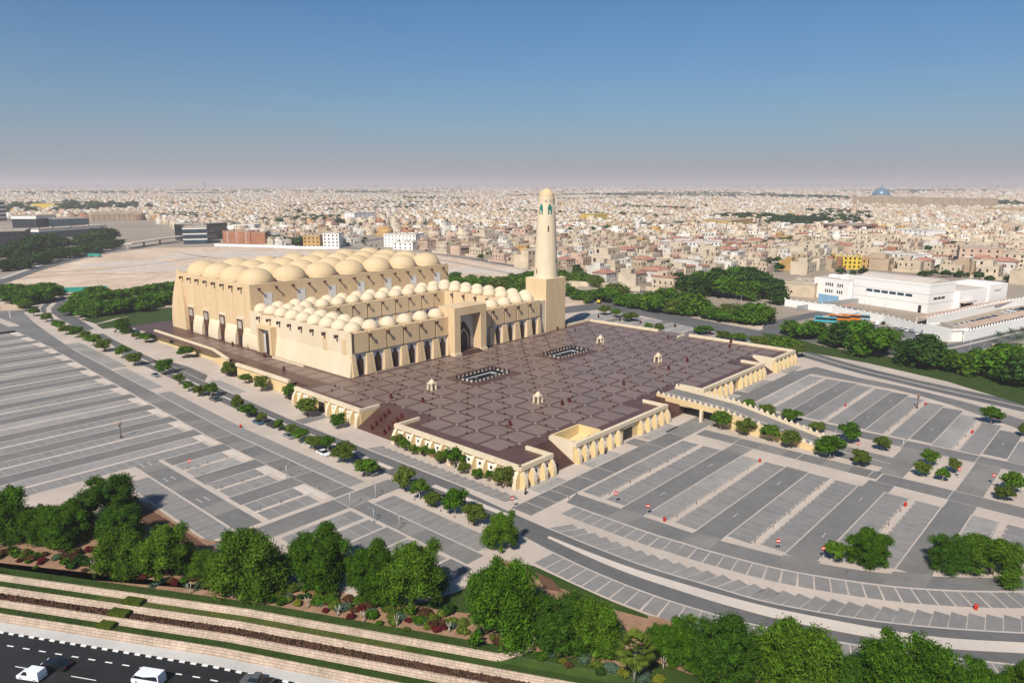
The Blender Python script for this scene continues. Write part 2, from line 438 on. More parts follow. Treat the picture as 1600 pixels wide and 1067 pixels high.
# pale paving under the mosque precinct
mb = MB()
mb.sheet([(-175, 75), (-92.0, 80.5), (-83.1, 67.5), (-78.5, 57.8), (-69.1, 53.8), (-64.5, 61.6), (-63.1, 58.5), (-63.3, 45.6), (-63.0, 32.9), (-54.5, 13.0), (-55.4, -11.0), (-44.8, -22.7), (-40.2, -21.6), (-27.8, -19.2), (-25.9, -24.6), (-25.8, -36.3), (-24.5, -51.0), (-22.6, -56.1), (-21.9, -60.4), (-20.3, -68.3), (-18.0, -79.3), (-14.7, -91.7), (-1.7, -109.0),
          (178, -150), (183, -62), (186, -37), (194, -12), (207, 10), (234, 40), (248, 90), (250, 180), (215, 235), (160, 285), (24, 300), (16, 420), (-4, 470), (-30, 480), (-42, 320), (-175, 330)], 0.0)
struct('paving', mb, M['pave'])

lots = {k: MB() for k in ('bay', 'bayl', 'bayline', 'lane', 'lane2', 'road', 'line', 'white')}
def q(kind, x0, y0, x1, y1, z=0.006):
    lots[kind].quad(min(x0, x1), min(y0, y1), max(x0, x1), max(y0, y1), z)
car_park = link('car_park', None); car_park['kind'] = 'structure'
bays = []                                     # (corners, distance) of every stall, sorted later
CAMXY = Vector((-123.0, -108.7))
def bay(c, k='bay'):
    m = sum((Vector(p) for p in c), Vector((0, 0))) / 4
    bays.append(((m - CAMXY).length, c, k))
def brow(x0, x1, y0, y1, axis, pitch=2.6, gap=0.13, k='bay'):
    """row of stalls filling a rectangle; axis = direction the row runs"""
    lots['bayline'].quad(min(x0, x1), min(y0, y1), max(x0, x1), max(y0, y1), 0.002)
    if axis == 'x':
        n = max(1, int(abs(x1 - x0) / pitch)); p = (x1 - x0) / n
        for i in range(n): bay([(x0 + i * p + gap, y0), (x0 + (i + 1) * p - gap, y0), (x0 + (i + 1) * p - gap, y1), (x0 + i * p + gap, y1)], k)
    else:
        n = max(1, int(abs(y1 - y0) / pitch)); p = (y1 - y0) / n
        for i in range(n): bay([(x0, y0 + i * p + gap), (x1, y0 + i * p + gap), (x1, y0 + (i + 1) * p - gap), (x0, y0 + (i + 1) * p - gap)], k)
def interp(tab, t):
    if t >= tab[0][1]: return tab[0][0]
    for (a0, b0), (a1, b1) in zip(tab, tab[1:]):
        if b1 <= t <= b0: return a0 + (a1 - a0) * (b0 - t) / (b0 - b1)
    return tab[-1][0]
stops = MB()
def wheelstops(x0, x1, y, k=2.6):
    n = int((x1 - x0) / k)
    for i in range(n):
        x = x0 + (i + 0.5) * k
        stops.box(x - 0.7, y - 0.09, 0.01, x + 0.7, y + 0.09, 0.13)

# --- right car park, near block and far block: islands every 18 m
LE = [(7.4, -11.7), (7.9, -42), (9.4, -52), (10.9, -60), (15.4, -72.6), (22, -83.4), (34, -96.7), (48, -112)]
RE = [(156, -12), (155.2, -25), (153.2, -42), (151, -48.5), (145.5, -60.7), (141, -66.7), (133, -78.7), (123, -86), (112, -100)]
for blk in (0, 1):
    for k in range(5):
        bi = -18 - 18 * k
        for (y0, y1, kind) in ((bi + 0.7, bi + 5.85, 'bay'), (bi - 5.85, bi - 0.7, 'bay')):
            ym = (y0 + y1) / 2
            x0, x1 = (interp(LE, y0) + 1.6, 57.0) if blk == 0 else (102.5 - 0.03 * (-18 - bi) , interp(RE, ym) - 1.5)
            if x1 - x0 < 6: continue
            brow(x0, x1, y0, y1, 'x', 2.55, 0.06, 'bayl' if (k + blk) % 3 == 1 and y0 > bi else 'bay')
            wheelstops(x0, x1, bi + (0.95 if y0 > bi else -0.95), 2.55)
        x0, x1 = (interp(LE, bi - 9), 57.4) if blk == 0 else (102.3, interp(RE, bi - 9) - 1)
        if x1 > x0:
            q('lane', x0, bi - 6.15, x1, bi - 11.85)
            for xx in np.arange(x0 + 12, x1 - 8, 24): q('line', xx, bi - 9.1, xx + 2.4, bi - 8.9, 0.014)
# pedestrian cross band between the blocks, ring lanes
q('lane', 64.2, -12.5, 69.8, -62); q('lane2', 64.2, -30.5, 69.8, -38, 0.0105); q('lane2', 64.2, -48.5, 69.8, -55, 0.0105)
q('lane', 62.8, -62.4, 69.2, -130); q('lane', 93.6, -12.5, 100, -120)
q('lane2', 69.5, -60.9, 93.4, -66.7); q('lane', 57.4, -60.9, 62.6, -66.7); q('lane2', 57.4, -24.4, 63.8, -30)
q('lane', 57.4, -78.3, 62.6, -84); q('lane2', 69.5, -78.3, 93.4, -84)
for i in range(5): q('line', 57.5, -18 - 18 * i - 6.05, 102, -18 - 18 * i - 5.85, 0.0135)
# drive lane along the plaza front and ruled forecourt bays
q('lane', -9, -11.4, 60, -5.6); q('lane2', 60, -11.4, 97, -4.6); q('lane', 97, -11.4, 158, -5.0)
for x in (-4.6, 0, 4.6, 8.6, 16, 23.8, 48, 60): q('line', x, -11.35, x + 0.22, -5.65, 0.0135)
for (x0, x1) in ((1.5, 12), (23, 36), (51, 67), (95, 110), (117, 137), (152, 166)):
    q('bayl', x0, -5.2, x1, -1.1)
    for x in np.arange(x0 + 0.4, x1 - 0.4, 0.95): q('line', x, -2.6, x + 0.3, -1.3, 0.0135)
q('lane', 44.2, -5.5, 49.2, -0.9); q('lane', 111, -5, 116, -0.9)

# --- curved road, its median and stalls
RT = smooth_pts([(-9.6, 8), (-11.0, -12), (-11.2, -21.8), (-11.3, -30.7), (-10.9, -42), (-8.9, -54.8), (-6.6, -66), (0.9, -82.8), (12.4, -99.6), (24, -113), (42, -130)], 5)
MT = smooth_pts([(-13.9, -20.6), (-13.8, -30), (-13.3, -40), (-12.0, -49), (-9.9, -60), (-6.9, -70), (0.2, -87), (9.2, -100), (20, -114), (37, -131)], 5)
MBt = smooth_pts([(-14.6, -20.6), (-15.2, -30), (-15.3, -40), (-14.3, -50), (-12.5, -61), (-9.6, -71.5), (-2.4, -88.3), (6.9, -101.5), (17.5, -115.5), (34, -133)], 5)
RB = smooth_pts([(-15.6, 12), (-17.2, -12), (-18.5, -24), (-19.1, -34), (-19.0, -43.1), (-18.0, -53), (-14.8, -66.5), (-8, -83), (2.9, -101.5), (13.5, -117), (31, -136)], 5)
strip(lots['road'], RT, RB, 0.006)
k = len(MT); md = MB(); strip(md, MT, MBt, 0.10)
edge = MT + MBt[::-1]
md.add([(p[0], p[1], 0) for p in edge] + [(p[0], p[1], 0.10) for p in edge], [(i, (i + 1) % len(edge), len(edge) + (i + 1) % len(edge), len(edge) + i) for i in range(len(edge))])
struct('road_median', md, M['pale'])
ribbon(lots['line'], RT, 0.35, 0.0135); ribbon(lots['line'], RB, 0.35, 0.0135)
def resample(pts, step):
    out = [pts[0]]; acc = 0.0
    for a, b in zip(pts, pts[1:]):
        l = math.hypot(b[0] - a[0], b[1] - a[1])
        while acc + l >= step:
            t = (step - acc) / l
            a = (a[0] + (b[0] - a[0]) * t, a[1] + (b[1] - a[1]) * t); out.append(a)
            l = math.hypot(b[0] - a[0], b[1] - a[1]); acc = 0
        acc += l
    return out
def angled(pts, step, depth, ang, side, cut, start=0, end=None, k='bay', jit=0.0):
    ps = resample(pts, step)[start:end]
    for a, b in zip(ps, ps[1:]):
        t = Vector((b[0] - a[0], b[1] - a[1])); L_ = t.length; t /= L_
        n = Vector((-t.y, t.x)) * side
        u = t * math.cos(ang) + n * math.sin(ang)
        a_ = Vector(a) + t * 0.09 + n * 0.25; b_ = Vector(b) - t * 0.09 + n * 0.25
        bay([tuple(a_), tuple(b_), tuple(b_ + u * (depth - cut)), tuple(a_ + u * depth)], k)
angled(RT, 2.9, 5.6, R(62), 1, 1.3, 9)
angled(RB, 2.9, 5.4, R(90), -1, 0.0, 13)
CO = smooth_pts([(-3.2, -17), (-3.7, -28.8), (-3.6, -40.1), (-2.5, -50), (-1, -57.6), (1.5, -66), (6.2, -76.5), (13.8, -89.5), (21.5, -99.4), (33, -113), (47, -127)], 5)
CI = smooth_pts([(1.3, -13), (1.3, -24.4), (1.5, -35.9), (2.2, -42.6), (2.9, -48.9), (5.2, -60.8), (8.7, -70.3), (13.4, -79.8), (20, -89.3), (27.2, -97.6), (38, -110), (52, -124)], 5)
angled(CI, 2.75, 4.9, R(90), -1, 0.0, 1)
ribbon(lots['line'], CI, 0.3, 0.0135)
LEd = smooth_pts([(7.4, -11.7), (7.6, -25), (7.9, -42), (9.2, -51), (11.0, -60), (15.4, -72.6), (22, -83.4), (34, -97.7), (44, -109), (58, -123)], 5)
strip(lots['lane'], offset_pts(CI, 0.35)[:46], [p for p in offset_pts(LEd, -0.3)][:46], 0.006)
for (b0, b1) in ((-24.3, -30), (-42, -48), (-60, -66.5), (-78, -84)):
    A = [(interp([(1.3, -13), (1.3, -24.4), (2.2, -42.6), (5.2, -60.8), (13.4, -79.8), (27.2, -97.6)], b) + 0.4, b) for b in (b0, b1)]
    B = [(interp(LE, b) + 0.4, b) for b in (b0, b1)]
    lots['lane2'].sheet([A[0], A[1], B[1], B[0]], 0.0105)
# --- left road with its narrow median, parking row against the plaza
def dr(b): return 0.0 if b < 90 else min(8.0, 0.045 * (b - 90))
def vline(a, b0, b1, n=14): return [(a + dr(b0 + (b1 - b0) * i / n), b0 + (b1 - b0) * i / n) for i in range(n + 1)]
strip(lots['road'], vline(-15.4, 10, 215), vline(-8.2, 10, 215), 0.006)
strip(lots['line'], vline(-12.4, 48, 212), vline(-11.5, 48, 212), 0.0135)
md = MB()
for (b0, b1) in ((-8, 17), (33, 47)):
    A, B = vline(-13.3, b0, b1, 4), vline(-11.9, b0, b1, 4)
    md.prism(A + B[::-1], 0, 0.11)
struct('road_median', md, M['pale'])
ribbon(lots['line'], vline(-8.2, -5, 215), 0.3, 0.0135)
angled(vline(-8.0, 50, -4)[::1], 2.75, 4.6, R(68), 1, 0.8, 0)
# ribbons of asphalt at the top left where the road bends away
lots['road'].sheet([(3.9, 292.8), (9.8, 339.6), (12.3, 368.3), (16.4, 384.2), (25.2, 403.9), (30.5, 426.0), (31.4, 441.9), (28.3, 432.5), (25.6, 411.2), (18.6, 399.8), (9.1, 378.5), (4.5, 360.8), (1.4, 337.2), (-0.2, 316.7), (-4.3, 286.0)], 0.0068)
lots['road'].sheet([(1.7, 370.3), (7.4, 390.7), (18.2, 411.6), (25.8, 422.9), (23.2, 413.9), (13.1, 395.0), (7.1, 380.7), (3.2, 365.4), (-1.5, 334.7), (-2.9, 336.2)], 0.0068)
lots['lane'].sheet([(-11.0, 444.0), (-5.7, 423.1), (1.1, 404.7), (-6.6, 370.0), (-11.2, 337.0), (-15.3, 298.2), (-19.8, 249.9), (-26.4, 242.2), (-22.0, 294.0), (-18.9, 332.1), (-19.9, 363.6), (-24.3, 383.4)], 0.0165)
ribbon(lots['line'], [(-16.1, 359.4), (-11.3, 381.4), (-6.5, 395.8), (-1.7, 404.3)], 0.5, 0.0225)
strip(lots['bayl'], vline(-26.7, 198, 262, 6), vline(-20.5, 198, 262, 6), 0.006)
strip(lots['bayl'], vline(-7.6, 128, 152, 4), vline(-3.6, 128, 150, 4), 0.006)
lots['road'].sheet([(-5.0, 153), (-5, 200), (-1.0, 197), (0.5, 178), (-0.5, 160)], 0.006)
q('lane', -8.0, 81.5, 1.5, 86.5, 0.0105)
# --- left car park
strip(lots['lane'], vline(-32.8, 29, 300), vline(-27.1, 29, 300), 0.006)
for i, b in enumerate((33, 47, 61, 75, 89, 103, 121, 139)):
    lots['lane2'].sheet([(-32.7 + dr(b), b), (-27.2 + dr(b), b), (-27.2 + dr(b), b + 6.4), (-32.7 + dr(b), b + 6.4)], 0.0105)
    lots['line'].sheet([(-32.7 + dr(b), b - .12), (-27.2 + dr(b), b - .12), (-27.2 + dr(b), b + .12), (-32.7 + dr(b), b + .12)], 0.0145)
ribbon(lots['line'], vline(-27, 30, 300), 0.3, 0.0135)
def vrow(a0, a1, b0, b1, k='bay', pitch=2.6):
    n = int((b1 - b0) / pitch)
    strip(lots['bayline'], vline(a0, b0, b0 + n * pitch), vline(a1, b0, b0 + n * pitch), 0.002)
    for i in range(n):
        y0, y1 = b0 + i * pitch + .08, b0 + (i + 1) * pitch - .08
        d = dr(y0); bay([(a0 + d, y0), (a1 + d, y0), (a1 + d, y1), (a0 + d, y1)], k)
vrow(-26.7, -22.3, 31.5, 150, 'bay'); vrow(-26.7, -22.0, 156, 196, 'bayl')
q('lane', -33.4, 21.9, -17.5, 28.3, 0.0068); q('lane', -63, 22, -33.6, 28.3); q('lane2', -33.2, 21.9, -27.2, 28.3, 0.0115)
q('lane', -33.4, -16, -28.8, 21.7); q('lane2', -33.3, 1.0, -28.9, 8.0, 0.0105); q('lane2', -33.3, -14.2, -28.9, -8, 0.0105)
vrow(-28.4, -22.6, -14, 20.5, 'bay')
ribbon(lots['line'], [(-28.6, -15), (-28.6, 21)], 0.25, 0.0135); ribbon(lots['line'], [(-33.5, -15), (-33.5, 28)], 0.25, 0.0135)
brow(-52, -34.4, 15.2, 20.4, 'x', 2.7, .1); brow(-52, -34.4, 8.6, 13.8, 'x', 2.7, .1); q('line', -52, 14.2, -34.4, 14.8)
q('lane2', -62, 1.2, -34, 8.0); brow(-50, -34.4, -4.6, 0.6, 'x', 2.7, .1); brow(-48, -34.4, -11.4, -6.2, 'x', 2.7, .1); q('lane', -46, -18, -34, -12)
q('line', -62, 8.05, -34, 8.3); q('line', -62, .85, -34, 1.1)
q('lane', -56.5, 30, -50.8, 84); ribbon(lots['line'], [(-56.8, 28.5), (-56.8, 84)], 0.3, 0.0135); ribbon(lots['line'], [(-50.5, 30), (-50.5, 84)], 0.5, 0.0135)
for b in (40.6, 59, 77): q('lane2', -56.5, b, -50.8, b + 6.2, 0.0105)
for b in (49.5, 67.5, 82): 
    for x in (-55.0, -53.2): q('white', x, b, x + 0.12, b + 3, 0.014)
vrow(-62.6, -57.1, 30, 76, 'bay')
caps = MB()
for k in range(16):
    bi = 35.5 + 18 * k
    far = bi > 84
    cx = -33.6 + dr(bi)
    caps.box(cx - 2.6, bi - 0.55, 0, cx, bi + 5.6, 0.12); caps.box(cx - 1.3, bi - 5.6, 0, cx, bi - 0.55, 0.12)
    caps.box(-150 if far else -49.2, bi - 0.45, 0, cx - 2.6, bi + 0.45, 0.11)
    x1 = -36.4 + dr(bi)
    x0 = -49.2 if not far else -150
    kind = 'bayl' if k in (2, 3, 6, 7, 8, 10, 11, 13, 14) else 'bay'
    pit = 2.6
    brow(x0, x1, bi + 0.55, bi + 5.6, 'x', pit, 0.08, kind); brow(x0, x1, bi - 5.6, bi - 0.55, 'x', pit, 0.08, 'bay' if kind == 'bay' or k % 2 else kind)
    wheelstops(x0, x1, bi + 0.3)
    q('lane', x0 - 0.4, bi + 6.1, x1 + 3.4, bi + 11.9)
    q('line', x0, bi + 5.75, x1, bi + 5.98, 0.0135); q('line', x0, bi + 12.02, x1, bi + 12.25, 0.0135)
struct('kerb_island', caps, M['pale'])
q('lane', -150, 312, -24, 345)
strip(lots['lane'], vline(-32.8, 300, 330, 3), vline(-26, 300, 330, 3), 0.0062)
strip(lots['road'], [(-9.8, 214), (-6.0, 235), (-3.4, 254), (-1.0, 275)], [(-2.6, 214), (-1.2, 238), (0.4, 258), (2.4, 277)], 0.0064)
# --- far right: ring lane and the boundary road
strip(lots['lane'], [(158, -6), (157, -24), (155.5, -42), (153, -50), (147.5, -62), (142, -70), (135, -80.5), (125, -90)], [(170, -9), (164, -27), (161.5, -43), (159, -52), (154, -66), (149, -75), (142, -87), (132, -98)], 0.006)
A = smooth_pts([(184.5, 4), (172.5, -20.6), (163.5, -48), (154.5, -80.8), (143, -120)], 4)
Bq = smooth_pts([(197, 4), (184, -20.6), (175.5, -45), (167.5, -80), (158, -118)], 4)
strip(lots['road'], A, Bq, 0.006)
mid = [((p[0] + r_[0]) / 2, (p[1] + r_[1]) / 2) for p, r_ in zip(A, Bq)]
ribbon(lots['line'], mid, 0.9, 0.0135); ribbon(lots['line'], A, 0.5, 0.0135); ribbon(lots['line'], Bq, 0.5, 0.0135)
# --- car park behind the plaza
q('lane', 176, 8, 183, 150)
for i, b in enumerate(range(14, 132, 24)):
    q('lane', 183, b - 3.2, 222, b + 3.2); q('bayl', 186, b + 4.4, 217, b + 12); q('bayl', 186, b + 13, 217, b + 19.6)
lots['road'].sheet([(248.6, 149.1), (246.8, 122.3), (234.1, 73.9), (226.2, 38.2), (239.6, 33.2), (229.1, 27.7), (204.8, 32.0), (210.7, 65.2), (222.6, 107.1), (222.7, 135.5), (198.7, 142.8), (216.0, 156.4)], 0.0105)
ribbon(lots['road'], [(233.1, 42.9), (270.4, 39.4), (303.0, 33.7), (330.3, 26.5)], 9, 0.0105)
ribbon(lots['road'], [(200.0, 33.0), (239.7, 35.6), (261.7, 37.7)], 9, 0.0155)
ribbon(lots['road'], [(219.8, 24.2), (223.3, 2.9), (217.6, -26.0), (238.2, -41.4), (282.2, -53.6), (346.1, -71.9)], 13, 0.0205)
ribbon(lots['line'], [(226.5, -34.0), (246.7, -42.1), (287.4, -52.8), (352.8, -71.2)], 1.5, 0.0255)
ribbon(lots['road'], [(218.2, -28.4), (204.6, -39.1), (195.2, -50.4), (193.0, -59.4)], 10, 0.0255)
lots['lane'].sheet([(241.7, 13.8), (287.5, 14.8), (267.1, -32.6), (236.8, -34.1), (228.5, -15.1)], 0.0165)
lots['line'].sheet([(248.8, -10.1), (262.7, -11.8), (252.8, -21.2), (242.9, -18.8)], 0.0215)
# street behind the sandy plot, streets beyond
ribbon(lots['road'], [(-0.5, 508.9), (22.0, 539.7), (69.9, 622.1), (124.7, 699.6), (165.2, 748.2), (208.6, 784.5), (252.3, 811.2), (315.9, 809.1)], 13, 0.0105)
ribbon(lots['road'], [(319.0, 702.2), (367.4, 615.2), (386.3, 544.3), (389.1, 462.3), (376.4, 384.1), (345.3, 285.4), (332.8, 235.4), (313.3, 186.0), (288.5, 120.2), (257.3, 48.2)], 9, 0.0105)
ribbon(lots['line'], [(27.2, 561.8), (77.1, 648.3), (132.9, 725.2), (181.7, 776.7), (262.9, 836.6)], 5, 0.0165)
ribbon(lots['road'], [(380.0, 607.9), (439.1, 657.0), (500.3, 689.5), (580.2, 716.5)], 9, 0.0165)

for k_, nm in (('lane', 'lane_surface'), ('lane2', 'lane_surface'), ('road', 'road_surface'), ('line', 'kerb_line'), ('white', 'lane_marking'), ('bayl', 'dusty_paving'), ('bayline', 'bay_bed')):
    struct(nm, lots[k_], M[k_])
bays.sort(key=lambda t: t[0])
rest = {'bay': MB(), 'bayl': MB()}
def inview(c):
    d = Vector(c[0]) - CAMXY
    f = d.dot(Vector((0.742, 0.6705))); r_ = d.dot(Vector((0.6705, -0.742)))
    return f > 60 and abs(r_) < f * 0.74 + 6
cnt = 0
for d, c, k in bays:
    if not inview(c): continue
    mbx = MB().sheet(c, 0.006) if cnt >= 300 else None
    if mbx is None:
        m = sum((Vector(p) for p in c), Vector((0, 0))) / 4
        o = link('parking_bay', MB().sheet([tuple(Vector(p) - m) for p in c], 0).mesh('parking_bay', M[k]), car_park, (m.x, m.y, 0.006))
        cnt += 1
    else:
        rest[k].sheet(c, 0.006)
for k in rest:
    if rest[k].v: stuff(link('distant_bays', rest[k].mesh('distant_bays', M[k]), car_park))
stuff(link('wheel_stops', stops.mesh('wheel_stops', M['pave']), car_park))

# ------------------------------------------------------------------ garden slope, terraces, highway
SV = [-130, -110, -90, -75, -60, -47, -35, -27, -20, -12, -5, 3, 10, 20, 30, 45, 60, 80]
def mbband(w0, z0, w1, z1, m, name, parent=None, ss=SV):
    o = link(name, band(MB(), w0, z0, w1, z1, 0, ss).mesh(name, M[m]), parent)
    if not parent: o['kind'] = 'structure'
    return o
mb = MB()
mb.sheet([T(s, -57.9) for s in SV] + [(-1.7, -109.0), (-14.8, -91.7), (-18.1, -79.4), (-20.4, -68.4), (-22.1, -60.5), (-22.8, -56.2), (-24.7, -51.1), (-26.0, -36.4), (-26.1, -24.7), (-27.9, -19.4), (-40.4, -21.8), (-44.9, -22.9), (-55.5, -11.2), (-54.6, 12.8), (-63.2, 32.6), (-63.5, 45.3), (-63.2, 58.1), (-64.7, 61.3), (-68.9, 54.5), (-78.1, 59.2), (-82.9, 68.2), (-92.0, 80.2), (-118, 82)], 0.004)
struct('garden_soil', mb, M['soil'])
mb = MB()
for poly in ([(-26.0, -24.0), (-25.2, -26.1), (-25.3, -36.2), (-25.3, -44.6), (-24.7, -51.1), (-25.5, -51.6), (-27.5, -44.8), (-27.7, -37.3), (-28.5, -29.7)],
             [(-49.2, -19.3), (-40.5, -21.9), (-36.1, -21.3), (-31.7, -24.5), (-43.0, -30.5), (-46.8, -24.9)],
             [(-40.7, -39.9), (-38.5, -46.2), (-35.0, -56.1), (-33.2, -66.0), (-31.4, -73.2), (-35.7, -66.3), (-37.0, -57.3), (-41.8, -46.2)]):
    mb.sheet(poly, 0.010)
struct('lawn', mb, M['grass'])
mb = MB().sheet([(-68.3, 59.2), (-64.9, 60.6), (-64.1, 46.4), (-63.8, 32.9), (-63.9, 26.5), (-66.4, 32.5), (-67.9, 44.3)], 0.010)
mb.sheet([(-26.7, -27.5), (-26.7, -31.6), (-28.7, -35.9), (-30.2, -32.7)], 0.016)
struct('mulch_bed', mb, M['mulch'])
mbband(-57.9, 0.01, -60.0, 0.0, 'grass', 'grass_verge', ss=[s for s in SV if s <= 3])
mbband(-57.9, 0.006, -60.0, 0.0, 'grass', 'grass_verge', ss=[3, 10, 20, 30, 45, 60, 80])
mbband(-60.9, -0.75, -62.7, -0.75, 'grass', 'grass_terrace', ss=[-130, -110, -90, -75, -64])
mbband(-60.9, -0.75, -62.7, -0.75, 'grassy', 'grass_terrace', ss=[-64, -60, -47, -35, -27, -20, -12, -5])
mbband(-60.9, -0.75, -62.7, -0.75, 'grass', 'grass_terrace', ss=[-5, 3, 10, 20, 30, 45, 60, 80])
mbband(-63.4, -1.5, -65.3, -1.5, 'dsoil', 'planting_bed')
mbband(-66.1, -2.25, -67.9, -2.25, 'grass', 'grass_terrace')
WALLTXT = ['uppermost pale stone terrace wall below the shrub garden', 'second pale stone terrace wall from the top above the dark planting bed',
           'third pale stone terrace wall from the top below the dark planting bed', 'lowest pale stone terrace wall beside the highway pavement']
for i, (w0, z0, w1, z1) in enumerate(((-60.15, 0.05, -60.9, -0.75), (-62.7, -0.70, -63.4, -1.5), (-65.3, -1.45, -66.1, -2.25), (-67.9, -2.20, -68.9, -3.1))):
    ss = [s for s in SV if s <= 80]
    if i == 0: ss = [s for s in SV if s <= 10]
    mb = MB(); band(mb, w0 + 0.22, z0, w0, z0, 0, ss); band(mb, w0, z0, w1, z1, 0, ss); band(mb, w0 + 0.22, z0 - 0.4, w0 + 0.22, z0, 0, ss)
    if i == 0:                                   # the top wall curls uphill at its end
        n_ = 10; tt = np.linspace(0, 1.35, n_)
        ino = [T(10 + 4.8 * math.sin(t), w0 + 0.22 + 4.8 * (1 - math.cos(t))) for t in tt]
        arc = [T(10 + 5.0 * math.sin(t), w0 + 5.0 * (1 - math.cos(t))) for t in tt]
        out = [T(10 + (5.75 - .5 * t / 1.35) * math.sin(t), w0 - .75 + (5.75 - .5 * t / 1.35) * (1 - math.cos(t)) + .0) for t in tt]
        zb = [-0.75 + 0.6 * j / (n_ - 1) for j in range(n_)]
        zt = [0.05 + .5 * min(1, j / 3) for j in range(n_)]
        zb = [-0.75 + 0.75 * min(1, j / 3) for j in range(n_)]
        mb.add([(*p, z) for p, z in zip(ino, zt)] + [(*p, z) for p, z in zip(arc, zt)] + [(*p, z) for p, z in zip(out, zb)] + [(*p, 0.0) for p in ino],
               [(j, n_ + j, n_ + j + 1, j + 1) for j in range(n_ - 1)] + [(n_ + j, 2 * n_ + j, 2 * n_ + j + 1, n_ + j + 1) for j in range(n_ - 1)] + [(j, j + 1, 3 * n_ + j + 1, 3 * n_ + j) for j in range(n_ - 1)])
    o = link('terrace_wall', mb.mesh('terrace_wall', M['tstone']))
    tag(o, WALLTXT[i], 'wall', 'terrace retaining walls')
mbband(-60.0, -0.02, -61.0, -0.75, 'grass', 'grass_bank', ss=[10, 14.5, 20, 30, 45, 60, 80])
mbband(-68.9, -3.1, -71.0, -3.1, 'walk', 'pavement')
mbband(-71.3, -3.25, -130, -3.25, 'hway', 'highway', ss=SS)
kerb = link('highway_kerb', MB().mesh('highway_kerb', M['pale'])); kerb['kind'] = 'structure'
s = -125.0; i = 0
while s < 45:
    a, b = T(s, -71.15), T(s + 1.04, -71.15)
    o = link('kerb_block', MB().box(0, -0.15, -3.25, 1.02, 0.15, -3.07).mesh('kerb_block', M['white'] if i % 2 else M['black']), kerb, (a[0], a[1], 0), math.atan2(b[1] - a[1], b[0] - a[0]))
    s += 1.04; i += 1
hm = MB()
def dash(w, s0, s1, on, off, wd):
    s = s0
    while s < s1:
        hm.add([(*T(s, w - wd), -3.24), (*T(s + on, w - wd), -3.24), (*T(s + on, w + wd), -3.24), (*T(s, w + wd), -3.24)], [(0, 1, 2, 3)]); s += on + off
dash(-73.85, -126, 30, 1.3, 1.9, 0.13); dash(-78.0, -129.2, 30, 4.6, 6.0, 0.08); dash(-81.4, -124, 30, 4.6, 6.0, 0.08)
struct('lane_marking', hm, M['white'])

# ------------------------------------------------------------------ plaza podium
PL = 4.6
EL = [(0.6, 0), (0.8, 48), (2.4, 66), (2.8, 103), (5.6, 112), (5.8, 150), (9.5, 170), (12, 181), (12.5, 240), (16, 262)]
def el(b): return np.interp(b, [p[1] for p in EL], [p[0] for p in EL])
podium = thing('plaza_podium', 'raised plaza of dark red granite and grey square panels in front of the mosque', 'plaza', (0, 0, 0))
HOLES = [(12.7, -1, 22, 9), (69, -1, 92, 9), (140, -1, 150, 9), (-1, 48, 9.2, 66), (23.6, 1.3, 35.6, 9.2), (49.5, 65.2, 66.5, 72.8), (98, 65.2, 115, 72.8), (-1, 103.5, 9, 111), (-1, 150, 10.5, 160)]
PX1, PY1 = 170.5, 104.0
xs = sorted({0.6, PX1, 24, 150} | {h[0] for h in HOLES if h[0] > 0} | {h[2] for h in HOLES})
ys = sorted({0.0, PY1, 262} | {h[1] for h in HOLES if h[1] > 0} | {h[3] for h in HOLES})
mb = MB()
for i in range(len(xs) - 1):
    for j in range(len(ys) - 1):
        cx, cy = (xs[i] + xs[i + 1]) / 2, (ys[j] + ys[j + 1]) / 2
        if any(h[0] < cx < h[2] and h[1] < cy < h[3] for h in HOLES): continue
        if cy > PY1 and cx > 150: continue
        x0a = xs[i]; x0b = xs[i]
        if i == 0: x0a, x0b = el(ys[j]) + 0.5, el(ys[j + 1]) + 0.5
        if x0a >= xs[i + 1] or x0b >= xs[i + 1]:
            continue
        mb.add([(x0a, ys[j], PL - 0.012), (xs[i + 1], ys[j], PL - 0.012), (xs[i + 1], ys[j + 1], PL - 0.012), (x0b, ys[j + 1], PL - 0.012)], [(0, 1, 2, 3)])
# strip along the upper terrace where the edge drifts
for b0, b1 in ((111, 150), (180, 262)):
    pass
link('paving_base', mb.mesh('paving_base', M['granite']), podium)
pan = {}
def panel(x, y, s=6.9):
    for h in HOLES:
        if h[0] - s / 2 < x < h[2] + s / 2 and h[1] - s / 2 < y < h[3] + s / 2: return
    if x - s / 2 < el(y + s / 2) + 1.2: return
    if s not in pan:
        pan[s] = MB().frustum((-s / 2, -s / 2, s / 2, s / 2, 0), (-s / 2 + 0.03, -s / 2 + 0.03, s / 2 - 0.03, s / 2 - 0.03, 0.014)).mesh('paving_panel', M['panel'])
    link('paving_panel', pan[s], podium, (x, y, PL - 0.013))
inl = MB()
for i in range(0, 21):
    for j in range(0, 12):
        x, y = 10 + 8 * i, 8.5 + 8 * j
        panel(x, y)
        if 10 < x + 4 < 165 and 8 < y + 4 < 97: inl.quad(x + 4 - 0.42, y + 4 - 0.42, x + 4 + 0.42, y + 4 + 0.42, PL - 0.004)
for j in range(12, 26):
    for x in (10, 18):
        if j < 16 or x > 14: panel(x, 8.5 + 8 * j)
stuff(link('inlay_tiles', inl.mesh('inlay_tiles', M['inlay']), podium))

